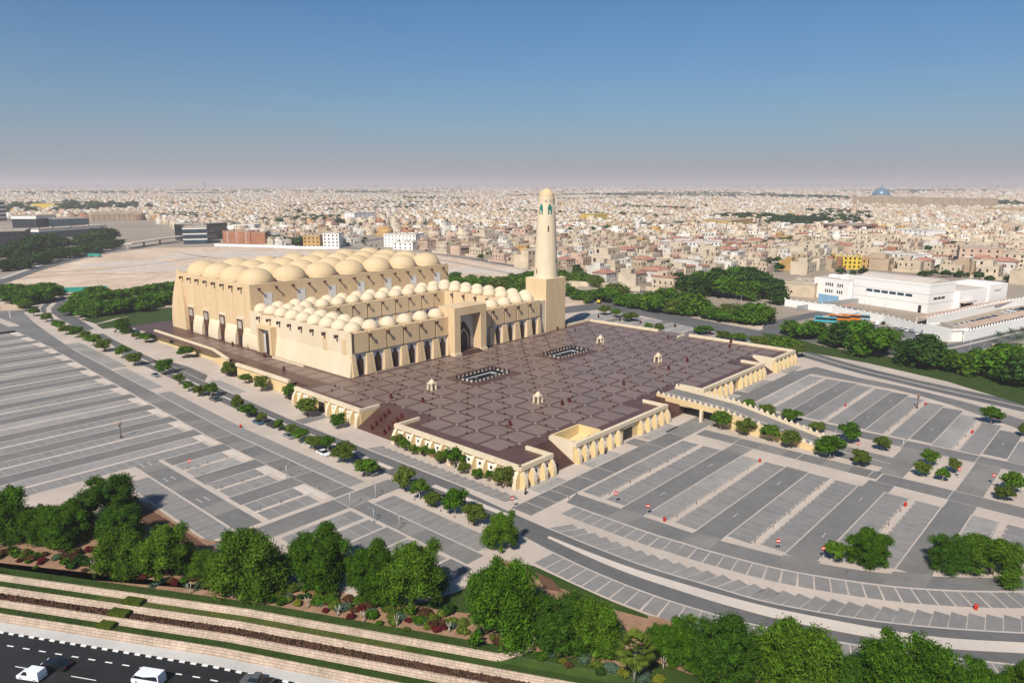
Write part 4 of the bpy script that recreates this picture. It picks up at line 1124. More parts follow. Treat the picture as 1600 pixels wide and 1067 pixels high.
for side, XF, sg in (('l', X0, -1), ('r', X1, 1)):
    m_ = MB()
    for i in range(len(bb) - 2):
        p, q_ = bb[i], bb[i + 1]
        zb0, zb1 = (bz(p) - 0.9, bz(q_) - 0.9) if p > -14 and q_ >= -14 else (0, 0)
        xs_ = [XF(p), XF(p) + sg * 0.5]; xe_ = [XF(q_), XF(q_) + sg * 0.5]
        m_.add([(xs_[0], p, zb0), (xs_[1], p, zb0), (xs_[1], p, bz(p) + 0.75), (xs_[0], p, bz(p) + 0.75), (xe_[0], q_, zb1), (xe_[1], q_, zb1), (xe_[1], q_, bz(q_) + 0.75), (xe_[0], q_, bz(q_) + 0.75)],
               [(3, 2, 6, 7), (1, 5, 6, 2), (0, 3, 7, 4), (0, 4, 5, 1), (0, 1, 2, 3), (4, 7, 6, 5)])
    link('side_wall', m_.mesh('side_wall', M['yell' if side == 'l' else 'stone2']), br)
    me_mer = MB().add([(-0.3, -0.62, 0), (0.3, -0.62, 0), (0.3, 0.62, 0), (-0.3, 0.62, 0), (-0.3, -0.3, 0.5), (0.3, -0.3, 0.5), (0.3, 0.3, 0.5), (-0.3, 0.3, 0.5), (-0.2, -0.12, 0.95), (0.2, -0.12, 0.95), (0.2, 0.12, 0.95), (-0.2, 0.12, 0.95)],
                      [(0, 1, 5, 4), (1, 2, 6, 5), (2, 3, 7, 6), (3, 0, 4, 7), (4, 5, 9, 8), (5, 6, 10, 9), (6, 7, 11, 10), (7, 4, 8, 11), (8, 9, 10, 11)]).mesh('merlon', M['stone2'])
    b = 8.4
    while b > -45.5:
        link('merlon', me_mer, br, (XF(b) + sg * 0.25, b, bz(b) + 0.74)); b -= 1.95
link('end_pier', MB().box(-10.3, -47.0, 0, -9.2, -45.6, 1.6).mesh('end_pier', M['stone2']), br)
link('pier', MB().box(-8.0, -8.4, 0, -6.9, -7.6, 3.75).mesh('pier', M['stone2']), br)
link('pier', MB().box(3.0, -8.4, 0, 4.0, -7.6, 3.75).mesh('pier', M['stone2']), br)
link('soffit', MB().box(-6.6, -13.9, 3.3, 3.4, 0.1, 3.7, bottom=True).mesh('soffit', M['stone2']), br)
link('abutment', MB().box(-6.9, -14.4, 0, 3.4, -13.9, 3.7).mesh('abutment', M['stone2']), br)

# ------------------------------------------------------------------ foliage
def leafcloud(n, lobes, size, seed, core=0.72, squash=1.0, droop=0.0, slim=0.62, ragged=0.0):
    """crown mesh: lobes = [(x,y,z,r)], n leaf clumps scattered on and just inside the lobes, plus dim inner lobes"""
    rg = np.random.default_rng(seed)
    L_ = np.array(lobes, float)
    w = L_[:, 3] ** 2; w /= w.sum()
    idx = rg.choice(len(L_), n, p=w)
    v = rg.normal(size=(n, 3)); v /= np.linalg.norm(v, axis=1)[:, None]
    v[:, 2] = np.where(v[:, 2] < -0.55, -v[:, 2], v[:, 2])
    rr = L_[idx, 3] * (0.80 + 0.28 * rg.random(n) + 0.12 * rg.normal(size=n) * 0.6)
    if ragged: rr = L_[idx, 3] * (0.78 + 0.3 * rg.random(n) + ragged * rg.random(n) ** 3)
    sc = np.array([1, 1, squash])
    c = L_[idx, :3] + v * rr[:, None] * sc
    # keep leaves that are outside the other lobes' cores
    keep = np.ones(n, bool)
    for l in L_:
        d = np.linalg.norm((c - l[:3]) / sc, axis=1)
        keep &= d > l[3] * 0.66
    c = c[keep]; v = v[keep]; n = len(c)
    nrm = v + rg.normal(size=(n, 3)) * 0.55; nrm[:, 2] += 0.25
    nrm /= np.linalg.norm(nrm, axis=1)[:, None]
    u = np.cross(nrm, rg.normal(size=(n, 3))); u /= np.linalg.norm(u, axis=1)[:, None]
    t = np.cross(nrm, u)
    if droop:
        u = u * (1 - droop) + np.array([0, 0, -1.0]) * droop; u /= np.linalg.norm(u, axis=1)[:, None]
        t = np.cross(nrm, u); t /= np.maximum(1e-6, np.linalg.norm(t, axis=1))[:, None]
    s = size * (0.6 + 0.8 * rg.random(n))[:, None]
    a = s * ((1.0 + 0.5 * rg.random(n)) * (0.62 / slim) ** .6)[:, None]; b = s * slim
    P_ = np.stack([c - u * a, c - t * b + u * a * 0.15 + nrm * s * 0.15, c + u * a, c + t * b + u * a * 0.1 + nrm * s * 0.15], 1).reshape(-1, 3)
    F = np.arange(4 * n).reshape(-1, 4)
    V = [tuple(p) for p in P_]; FF = [tuple(f) for f in F]
    if core:
        for l in L_:
            o = len(V); r = l[3] * core; k = 7
            V.append((l[0], l[1], l[2] + r * squash))
            for ph in (0.9, 1.7, 2.4):
                for j in range(k):
                    th = 2 * math.pi * j / k + ph; q_ = r * (0.85 + 0.3 * rg.random())
                    V.append((l[0] + q_ * math.sin(ph) * math.cos(th), l[1] + q_ * math.sin(ph) * math.sin(th), l[2] + q_ * math.cos(ph) * squash))
            for j in range(k): FF.append((o, o + 1 + j, o + 1 + (j + 1) % k))
            for rr_ in (0, 1):
                for j in range(k):
                    a_, b_ = o + 1 + rr_ * k + j, o + 1 + rr_ * k + (j + 1) % k
                    FF.append((a_, a_ + k, b_ + k, b_))
            FF.append(tuple(o + 1 + 2 * k + j for j in range(k - 1, -1, -1)))
    return V, FF
def crown_mesh(name, m, *a, **k):
    V, F = leafcloud(*a, **k)
    me = bpy.data.meshes.new(name); me.from_pydata(V, [], F); me.materials.append(M[m]); me.update()
    return me
def lobeset(seed, nl, rx, rz, zc, r0, r1, flat=0.0):
    rg = random.Random(seed); out = [(0, 0, zc, (r0 + r1) / 2 * 1.25)]
    for i in range(nl):
        th = 2 * math.pi * (i + rg.random() * 0.8) / nl; k = 0.55 + 0.45 * rg.random()
        out.append((rx * k * math.cos(th), rx * k * math.sin(th), zc + rz * rg.uniform(-0.9, 1.0 - flat), rg.uniform(r0, r1)))
    for i in range(nl // 2):
        th = rg.random() * 6.28
        out.append((rx * 0.45 * math.cos(th), rx * 0.45 * math.sin(th), zc + rz * rg.uniform(0.6, 1.25), rg.uniform(r0, r1) * 0.9))
    return out
def trunk_mesh(name, m, h, r, seed, limbs=4, spread=0.35, lean=0.05):
    rg = random.Random(seed); mb = MB()
    f = h * 0.45
    mb.tube([(0, 0, -0.05), (lean * h * .3, 0, f * 0.5), (lean * h, 0.02 * h, f)], [r * 1.25, r, r * 0.8], 7)
    for i in range(limbs):
        th = 2 * math.pi * (i + rg.random() * .6) / limbs; s = spread * h * rg.uniform(.7, 1.1)
        mb.tube([(lean * h, 0.02 * h, f * .9), (lean * h + s * .5 * math.cos(th), s * .5 * math.sin(th), f + (h - f) * .35), (lean * h + s * math.cos(th), s * math.sin(th), f + (h - f) * .8)], [r * .6, r * .42, r * .15], 5)
    return mb.mesh(name, M[m], True)
# unit trees: height about 1, crown radius about 0.5
BIG = []
for i, (m, n, dr_) in enumerate((('leaf', 15000, .45), ('leafb', 15000, .5), ('leaf', 16000, .55), ('leafd2', 14000, .4), ('leafb', 15000, .35))):
    lob = lobeset(40 + i, 15, 0.42, 0.27, 0.53, 0.085, 0.17)
    rg_ = random.Random(900 + i)
    lob += [(l[0] * rg_.uniform(.9, 1.2), l[1] * rg_.uniform(.9, 1.2), max(0.13, l[2] - rg_.uniform(.15, .4)), l[3] * rg_.uniform(.7, 1.1)) for l in lob[1:16]]
    lob += [(rg_.uniform(-.3, .3), rg_.uniform(-.3, .3), rg_.uniform(.72, .95), rg_.uniform(.06, .11)) for _ in range(7)]
    BIG.append((crown_mesh('crown', m, int(n * 1.2), lob, 0.017, 100 + i, droop=dr_, squash=1.1, slim=.42, ragged=.55), trunk_mesh('trunk', 'bark', 0.75, 0.028, 60 + i, 5, .3)))
STREET = []
for i, (m, n) in enumerate((('leafo', 1500), ('leafb', 1500), ('leafo', 1300), ('leafb', 1400), ('leafo', 1500), ('leaf', 1500))):
    lob = lobeset(140 + i, 8, 0.36, 0.19 + .03 * (i % 3), 0.60, 0.17, 0.26, flat=.1)
    STREET.append((crown_mesh('crown', m, n, lob, 0.042, 200 + i, droop=.1, squash=.85), trunk_mesh('trunk', 'barkp' if i % 2 else 'bark', 0.75, 0.03, 160 + i, 4, .3)))
FAR = []
for i, (m, n) in enumerate((('leaf', 1000), ('leafd', 1000), ('leafb', 1000), ('leaf', 1000), ('leafd', 1000), ('leafo', 900))):
    lob = lobeset(240 + i, 8, 0.40, 0.24, 0.44, 0.2, 0.3)
    FAR.append((crown_mesh('crown', m, n, lob, 0.055, 300 + i, droop=.15), trunk_mesh('trunk', 'bark', 0.7, 0.035, 260 + i, 3, .3)))
def tree(lib, i, x, y, h, wd, label, group=None, name='tree', z=0.0, cat='tree'):
    """one tree: Empty at the base, crown and trunk as parts"""
    cr, tr = lib[i % len(lib)]
    t = thing(name, label, cat, (x, y, z), (i * 2.399) % 6.283, group, (wd, wd, h))
    link('crown', cr, t); link('trunk', tr, t)
    return t

# --- the big trees along the bottom of the car parks (px base, width m, height m)
BT = [(-89.6, 63.1, 9.5, 10.5), (-72.9, 56.2, 11, 9.5), (-82.5, 51.1, 9, 8), (-85.7, 57.2, 7, 7), (-75.0, 42.8, 8, 7.5),
    (-79.0, 30.3, 9, 8.8), (-74.0, 23.1, 9.5, 9.5), (-69.1, 17.0, 6, 5), (-66.2, 6.5, 11.5, 11.5), (-56.2, -1.4, 10.5, 10),
    (-52.6, -12.5, 8.5, 9.5), (-49.5, -19.3, 10.5, 11.2), (-45.2, -36.2, 11.5, 12.2), (-24.6, -16.9, 7.2, 7.6), (-41.4, -45.9, 8.5, 9.0),
    (-38.4, -49.3, 8, 9), (-32.1, -57.7, 5, 4.5), (-32.1, -61.4, 6.5, 6.5), (-31.2, -68.1, 9, 9.8), (-27.3, -77.1, 11, 12),
    (-19.9, -89.8, 13, 10.8), (-23.1, -83.3, 6.5, 6), (-12.8, -97.7, 7, 6.5), (-7.4, -102.7, 6, 7)]
BTL = ['tall dark green tree at the far left edge of the shrub garden', 'big rounded tree whose shadow falls on the left car park edge', 'broad dense tree behind the shrubs at the left of the garden',
       'low leafy tree between two larger trees at the left of the garden', 'bushy tree in front of the big rounded tree by the brown mulch bed', 'bright leafy tree left of a twin crown beside the red shrubs',
       'bright leafy tree right of a twin crown below the brown mulch bed', 'small tree between the twin crowned tree and the tall weeping tree', 'tall bright weeping tree standing above the white flowering shrubs',
       'feathery tree with an uneven top at the lower corner of the left car park', 'left tree of a dense pair in front of the lower left car park', 'taller right tree of a dense pair casting shadow on the lower car park',
       'largest green tree beside the curled end of the stone terrace wall', 'round tree in the kerb bed at the near road junction', 'green tree right of the largest garden tree beside the curved road', 'tallest tree of the clump beside the curved road stalls',
       'low tree behind the pale fan palm', 'dark green tree right of the pale fan palm', 'broad tree standing below the stalls of the curved road', 'large rounded tree at the bottom of the picture right of the centre',
       'wide spreading tree at the bottom right beside the curved road', 'small tree between the two large bottom right trees', 'low tree crown at the bottom right edge of the picture', 'narrow green tree in the bottom right corner']
for i, ((x, y, wd, h), lb) in enumerate(zip(BT, BTL)):
    tree(BIG, [0, 3, 2, 0, 3, 1, 4, 1, 1, 2, 2, 4, 0, 4, 3, 1, 0, 2, 3, 1, 0, 3, 2, 1][i], x, y, h * (1.0 if i < 14 else .92), wd * (1.14 if i < 13 else 1.0 if i == 13 else 1.12), lb, 'big garden trees')
# --- rows of street trees
def row(pts, labels, group, lib=STREET, name='tree', k0=0):
    n = len(pts)
    for i, p in enumerate(pts):
        x, y, wd, h = p[:4]
        tree(lib, i + k0, x, y, h * 1.1, wd * 1.12, labels(i, n), group, name)
row([(-3.3, 379.0, 7, 5), (-5.5, 356.6, 6, 4.5), (-6.3, 331.6, 5.5, 4.5), (-10.1, 299.6, 6, 5), (-10.5, 285.9, 6, 4.6),
    (-10.0, 274.1, 6, 5), (-8.9, 266.3, 5, 4), (-11.2, 248.1, 6.5, 5), (-11.9, 233.6, 6.5, 5), (-11.0, 214.5, 5.5, 5),
    (-13.1, 196.9, 6, 5), (-10.6, 174.4, 6.2, 5), (-13.8, 154.7, 3.6, 3.8), (-15.3, 143.7, 3.6, 3.2), (-15.6, 134.5, 4.2, 3.6),
    (-13.3, 130.8, 4.5, 4.6), (-15.1, 109.0, 3.8, 4.8), (-16.1, 100.2, 5.4, 3.6), (-16.0, 91.7, 3, 3), (-16.5, 81.6, 3, 3.2),
    (-16.4, 74.7, 3.2, 3.4), (-17.5, 67.9, 4.4, 4), (-18.3, 59.6, 4.8, 3.8), (-16.7, 55.7, 4, 4), (-18.2, 46.1, 5.6, 5),
    (-20.0, 33.8, 5.6, 4), (-19.3, 19.7, 4.8, 5.6), (-20.0, 13.4, 4, 4.6), (-20.4, 8.2, 4, 3.2), (-19.6, 1.9, 5, 5),
    (-20.7, -5.2, 4.8, 4.4)],
    lambda i, n: 'small green tree in the left road median, %s counted from the roundabout bend' % nth(i), 'trees in the median of the left road')
row([(7.9, 249.9, 4, 3.5), (8.0, 239.1, 6, 4), (13.8, 220.5, 4, 4), (6.9, 194.8, 7, 4.4), (4.1, 152.5, 5, 5.2),
    (3.4, 138.2, 4.2, 3.2), (2.1, 124.4, 5.2, 5.2), (3.7, 107.4, 5, 5.2), (-2.9, 87.5, 6.2, 5.6), (-2.8, 70.7, 4.8, 3.8),
    (-1.5, 44.0, 3.6, 3.4), (-1.8, 40.6, 3, 3), (-2.1, 36.6, 2.8, 2.6), (-0.7, 32.9, 4.4, 2.8), (-1.4, 26.8, 3.4, 2.8),
    (-1.3, 21.4, 5, 4.6), (-2.4, 16.8, 3, 2.8), (-2.5, 12.1, 3.2, 2.4), (-2.2, 3.6, 4.8, 5)],
    lambda i, n: 'small green tree below the plaza wall, %s counted from the prayer hall end' % nth(i), 'trees along the plaza wall', k0=2)
tree(STREET, 5, *(-1.9, 8.4), 3, 2.2, 'almost bare young tree on the pavement near the plaza corner')
tree(BIG, 0, *(9.8, 270.5), 7.5, 8, 'larger round tree by the lawn left of the prayer hall')
RT_ = [(73.1, -15.9, 6.4, 5.6), (73.3, -23.8, 5.8, 5.2), (72.6, -31.1, 5.6, 5.2), (71.6, -37.7, 5.8, 5.4), (70.9, -48.4, 7.6, 6.0),
    (70.6, -56.3, 4.8, 4.4), (97.5, -13.6, 5, 3.4), (95.5, -20.5, 5.8, 3.6), (95.1, -28.6, 6.6, 3.8), (90.7, -38.0, 4.6, 3),
    (87.9, -48.0, 6.6, 5.2), (86.5, -57.1, 4.6, 4), (82.7, -69.7, 4.4, 4.6), (73.8, -70.0, 4.4, 4), (73.6, -74.6, 3.2, 3.6),
    (81.5, -75.4, 3.2, 4), (133.7, -75.0, 6.6, 5), (126.5, -84.3, 3, 4), (76.0, -88.5, 5.4, 5.6), (70.7, -88.0, 4.4, 3.6),
    (15.7, -68.4, 4.6, 4), (18.6, -73.7, 8, 6.6), (26.8, -85.7, 7.6, 7), (30.7, -92.1, 12, 7)]
RL = ['small green tree against the near ramp wall, closest to the bridge opening', 'small green tree against the near ramp wall, second from the bridge opening', 'small green tree against the near ramp wall, third from the bridge opening',
      'small green tree against the near ramp wall, fourth from the bridge opening', 'broad dark tree at the foot of the ramp', 'round tree on the sandy median just past the ramp foot', 'low tree behind the far ramp parapet, closest to the plaza',
      'low spreading tree behind the far ramp parapet, second from the plaza', 'wide low tree behind the far ramp parapet, third from the plaza', 'small flat tree behind the far ramp parapet near its end', 'broad round tree on the paving beyond the ramp foot',
      'small round tree beside the drive between the right car parks', 'upper tree of a cluster of four in the right car park', 'lower left tree of a cluster of four in the right car park', 'lowest slim tree of a cluster of four in the right car park',
      'slim tree at the right of a cluster of four in the right car park', 'round tree with a clear shadow in the upper right car park', 'small tree at the right edge of the upper car park', 'taller of two trees at the right edge of the car park',
      'lower of two trees at the right edge of the car park', 'short spiky tree next to a round tree by the curved lane', 'round bright tree by the curved lane of the right car park', 'left tree of a pair by the curved lane at the right', 'wide tree of a pair by the curved lane at the right']
for i, ((x, y, wd, h), lb) in enumerate(zip(RT_, RL)): tree(STREET if i < 21 else BIG, i + 1, x, y, h, wd, lb, 'trees of the right car park')
row([(211.1, 122.9, 6, 5), (208.5, 113.8, 5.5, 4.5), (204.2, 101.4, 8, 4.5), (189.5, 81.2, 4, 3.5), (184.8, 72.1, 5, 5),
    (199.5, 55.8, 9, 3.5), (194.6, 43.3, 7, 3.5), (194.3, 35.1, 8, 3.5), (192.3, 24.9, 9, 4), (183.2, 10.3, 12, 7),
    (181.5, 3.2, 6, 6)],
    lambda i, n: 'low green tree behind the far parapet of the plaza, %s from the minaret' % nth(i), 'trees behind the far plaza parapet')
# --- belts of trees beyond the precinct
def belt(pts, desc, group, lib=FAR, k0=0):
    n = len(pts)
    for i, p in enumerate(pts): tree(lib, k0 + i * 5 + (i * i) % 3, p[0], p[1], p[3] * 1.1, p[2] * 1.25, desc % nth(i), group)
belt([(254.4, 182.3, 10, 7), (245.3, 168.1, 9, 6), (237.3, 154.1, 6, 8), (248.7, 156.5, 10, 7), (249.4, 148.2, 13, 9),
    (267.0, 152.0, 12, 9), (245.1, 131.2, 11, 7), (245.5, 123.8, 12, 8), (242.0, 114.1, 12, 10), (238.4, 105.1, 12, 9),
    (261.1, 113.4, 13, 11), (241.3, 95.6, 11, 8), (241.3, 89.5, 11, 7), (262.1, 105.3, 12, 9), (245.6, 84.7, 15, 12),
    (239.9, 73.1, 10, 6), (237.1, 65.0, 10, 6), (244.6, 62.3, 12, 8), (239.2, 54.4, 12, 8), (241.6, 49.1, 12, 11),
    (244.8, 45.6, 10, 9)],
     'bushy tree in the belt beyond the rear car park, %s from the minaret', 'trees beyond the rear car park', k0=3)
belt([(323.7, 136.2, 14, 12), (309.3, 121.6, 15, 13), (346.9, 134.0, 14, 12), (317.8, 112.2, 16, 14), (362.1, 126.9, 16, 13),
    (316.5, 101.2, 16, 14), (345.0, 108.1, 16, 14), (373.5, 114.3, 15, 13), (319.2, 86.3, 15, 12), (351.0, 92.6, 16, 14),
    (333.4, 78.5, 14, 12), (395.3, 131.9, 14, 12), (387.9, 113.5, 14, 12), (313.5, 66.1, 10, 9)],
     'tall dark tree in the grove right of the minaret, %s from its left', 'dark grove right of the minaret', [FAR[1], FAR[4], FAR[0]])
belt([(196.1, 277.4, 10, 8), (210.2, 285.3, 10, 8), (210.2, 275.7, 11, 9), (223.1, 280.8, 10, 8), (216.5, 264.1, 11, 9),
    (229.4, 268.8, 10, 8), (220.5, 250.4, 11, 9), (235.7, 257.0, 11, 9), (226.6, 239.1, 11, 9), (241.9, 245.4, 11, 9),
    (232.7, 228.0, 11, 9), (248.0, 233.9, 11, 9), (261.9, 237.9, 11, 9), (199.3, 239.1, 9, 7), (199.8, 226.4, 9, 7),
    (204.2, 217.5, 9, 7), (210.5, 210.5, 9, 7), (218.6, 205.6, 9, 7), (231.8, 207.4, 10, 8), (257.0, 223.9, 11, 9),
    (290.4, 248.0, 11, 8), (230.2, 314.7, 10, 8), (249.5, 304.4, 9, 7), (313.8, 233.3, 11, 8), (313.7, 222.2, 11, 8),
    (307.6, 207.5, 11, 8), (301.2, 194.3, 10, 8), (283.4, 214.0, 10, 8), (261.3, 297.0, 8, 6)],
     'green tree in the belt behind the prayer hall, %s counted from the hall', 'trees behind the prayer hall', [FAR[2], FAR[0], FAR[2], FAR[5]])
belt([(9.5, 346.0, 9, 6), (15.3, 352.0, 10, 8), (13.4, 332.7, 9, 7), (17.7, 330.9, 10, 8), (26.4, 380.3, 10, 8),
    (29.9, 369.3, 10, 8), (37.9, 374.8, 10, 8), (44.4, 375.1, 10, 8), (22.8, 331.3, 10, 8), (28.5, 331.2, 11, 8),
    (35.7, 335.8, 11, 8), (41.7, 335.7, 11, 8), (49.8, 340.4, 11, 8), (56.8, 343.0, 11, 8), (63.6, 346.3, 11, 8),
    (51.2, 375.1, 10, 8), (59.3, 377.9, 10, 8), (67.6, 380.8, 11, 8), (75.0, 380.9, 11, 9), (80.2, 379.3, 11, 9),
    (39.7, 407.5, 9, 7), (46.8, 407.9, 9, 7), (41.6, 326.2, 8, 6)],
     'green tree in the thicket left of the prayer hall, %s from the road', 'thicket left of the prayer hall', [FAR[0], FAR[2], FAR[3]])
belt([(-1.8, 433.8, 11, 9), (-1.0, 417.8, 11, 8), (4.2, 419.5, 11, 8), (4.9, 404.0, 11, 9), (12.8, 417.6, 11, 9),
    (14.4, 408.3, 11, 9), (21.0, 416.3, 10, 9), (6.5, 456.6, 10, 8), (10.2, 448.4, 10, 8), (13.9, 440.2, 10, 8),
    (21.0, 444.8, 10, 8), (26.5, 443.0, 10, 8), (28.0, 432.8, 8, 7), (-1.9, 390.7, 8, 6)],
     'dark green tree by the roundabout at the left edge, %s from the left', 'trees by the left roundabout', [FAR[0], FAR[4], FAR[3]])
belt([(43.3, 619.7, 12, 10), (54.2, 635.8, 12, 10), (60.2, 629.2, 14, 10), (75.7, 657.8, 14, 10), (84.6, 664.1, 14, 11),
    (97.6, 683.8, 14, 10), (111.9, 704.3, 15, 11), (120.5, 704.3, 15, 10), (136.3, 726.5, 16, 11), (150.6, 742.3, 16, 10),
    (165.7, 759.0, 16, 11), (183.9, 786.6, 15, 9), (200.6, 806.4, 14, 9), (74.0, 727.7, 16, 14), (88.2, 749.7, 18, 15),
    (104.3, 772.2, 20, 17), (116.0, 780.6, 22, 20), (130.6, 797.9, 22, 18), (146.1, 816.2, 18, 14), (177.7, 845.1, 18, 14),
    (195.9, 866.4, 20, 16), (218.2, 901.5, 22, 18), (232.9, 917.2, 18, 16)],
     'dark tree along the far left avenue, %s from the left edge', 'trees along the far left avenue', [FAR[4], FAR[0], FAR[1]])
belt([(225.1, 22.9, 8, 7), (219.9, 15.3, 9, 8), (227.8, 13.1, 9, 8), (218.6, -0.1, 10, 7), (216.3, -5.6, 13, 10),
    (222.6, -8.6, 14, 11), (205.4, -19.7, 14, 12), (223.4, -19.2, 11, 9), (199.5, -39.9, 15, 12), (211.8, -33.8, 10, 8),
    (200.2, -48.4, 10, 8), (198.4, -55.4, 11, 8), (201.3, -60.0, 10, 8), (199.6, -63.9, 13, 11), (198.6, -68.4, 10, 8),
    (197.0, -72.1, 11, 10), (190.8, -75.7, 11, 11), (223.2, -66.2, 12, 9), (254.4, -0.3, 9, 6), (240.5, 5.8, 9, 7)],
     'garden tree on the lawn beyond the right boundary road, %s from the left', 'trees of the right boundary garden', [FAR[2], FAR[1], FAR[0], FAR[3]])
mb = MB(); mb.sheet([(221.5, 36.1), (222.8, 25.4), (210.1, 1.3), (207.3, -28.8), (206.8, -47.9), (189.0, -83.7), (159.2, -86.9), (180.2, -53.5), (190.5, -23.5), (195.2, 10.0), (200.6, 24.0)], 0.03); struct('lawn', mb, M['grass'])
mb = MB(); mb.sheet([(8.6, 304.3), (30.8, 316.4), (52.7, 313.8), (41.2, 287.3), (21.8, 284.4), (6.4, 288.8)], 0.03); mb.sheet([(8.2, 326.7), (9.3, 306.2), (24.5, 317.4), (52.7, 313.8), (60.0, 329.0), (33.7, 338.0)], 0.034); struct('lawn', mb, M['grass'])
mb = MB(); mb.sheet([(235.2, 171.5), (265.6, 153.5), (252.3, 83.4), (247.2, 45.6), (230.9, 40.3), (237.0, 79.3), (246.8, 122.3), (257.1, 155.0), (216.0, 156.4)], 0.03)
mb.sheet([(254.1, -53.2), (289.7, -72.6), (218.4, -80.4), (210.9, -64.8), (221.0, -47.3)], 0.03); mb.sheet([(-5.7, 423.1), (2.3, 406.9), (-2.7, 385.0), (-13.5, 390.3)], 0.03); struct('bare_soil', mb, M['sand'])

# ------------------------------------------------------------------ shrubs of the terrace garden
def shrub_mesh(m, n, seed, size=.09, lobes=None, squash=.8, droop=0):
    return crown_mesh('shrub', m, n, lobes or lobeset(seed, 5, .24, .08, .32, .2, .28), size, seed, squash=squash, droop=droop)
SH = {'sage': shrub_mesh('leafs', 900, 1, .05, [(0, 0, .26, .42), (.25, .1, .24, .33), (-.25, -.08, .24, .33)], .8), 'red': shrub_mesh('leafr', 420, 2), 'green': shrub_mesh('leaf', 460, 3), 'dark': shrub_mesh('leafd', 460, 4),
      'yellow': shrub_mesh('leafy', 420, 5), 'brown': shrub_mesh('leafbr', 420, 6), 'olive': shrub_mesh('leafo', 460, 7)}
def spiky(m, n, seed, L_=.6, up=.5):
    """rosette of long narrow leaves"""
    rg = random.Random(seed); mb = MB()
    for i in range(n):
        th = rg.random() * 6.28; e = rg.uniform(up - .35, up + .5); l = L_ * rg.uniform(.7, 1.1)
        d = Vector((math.cos(th) * math.cos(e), math.sin(th) * math.cos(e), math.sin(e))); s_ = Vector((-math.sin(th), math.cos(th), 0)) * .06
        mid = d * l * .55 + Vector((0, 0, .05)); tip = d * l + Vector((0, 0, -.18 * l))
        mb.add([s_ * .4, mid + s_, tip, mid - s_, -s_ * .4], [(0, 1, 2, 3, 4)])
    return mb.mesh('rosette', M[m])
SH['agave'] = spiky('leafs', 46, 11); SH['spiky'] = spiky('leafb', 60, 12, .62, .7)
SHN = {'sage': ('clipped_shrub', 'clipped grey green dome shrub'), 'red': ('shrub', 'small dark red leafed shrub'), 'green': ('shrub', 'rounded green shrub'), 'dark': ('shrub', 'rounded dark green shrub'), 'yellow': ('shrub', 'small yellow green shrub'),
       'brown': ('shrub', 'brownish red shrub'), 'olive': ('shrub', 'loose olive green shrub'), 'agave': ('agave', 'silvery spiky agave'), 'spiky': ('spiky_plant', 'bright spiky leafed plant')}
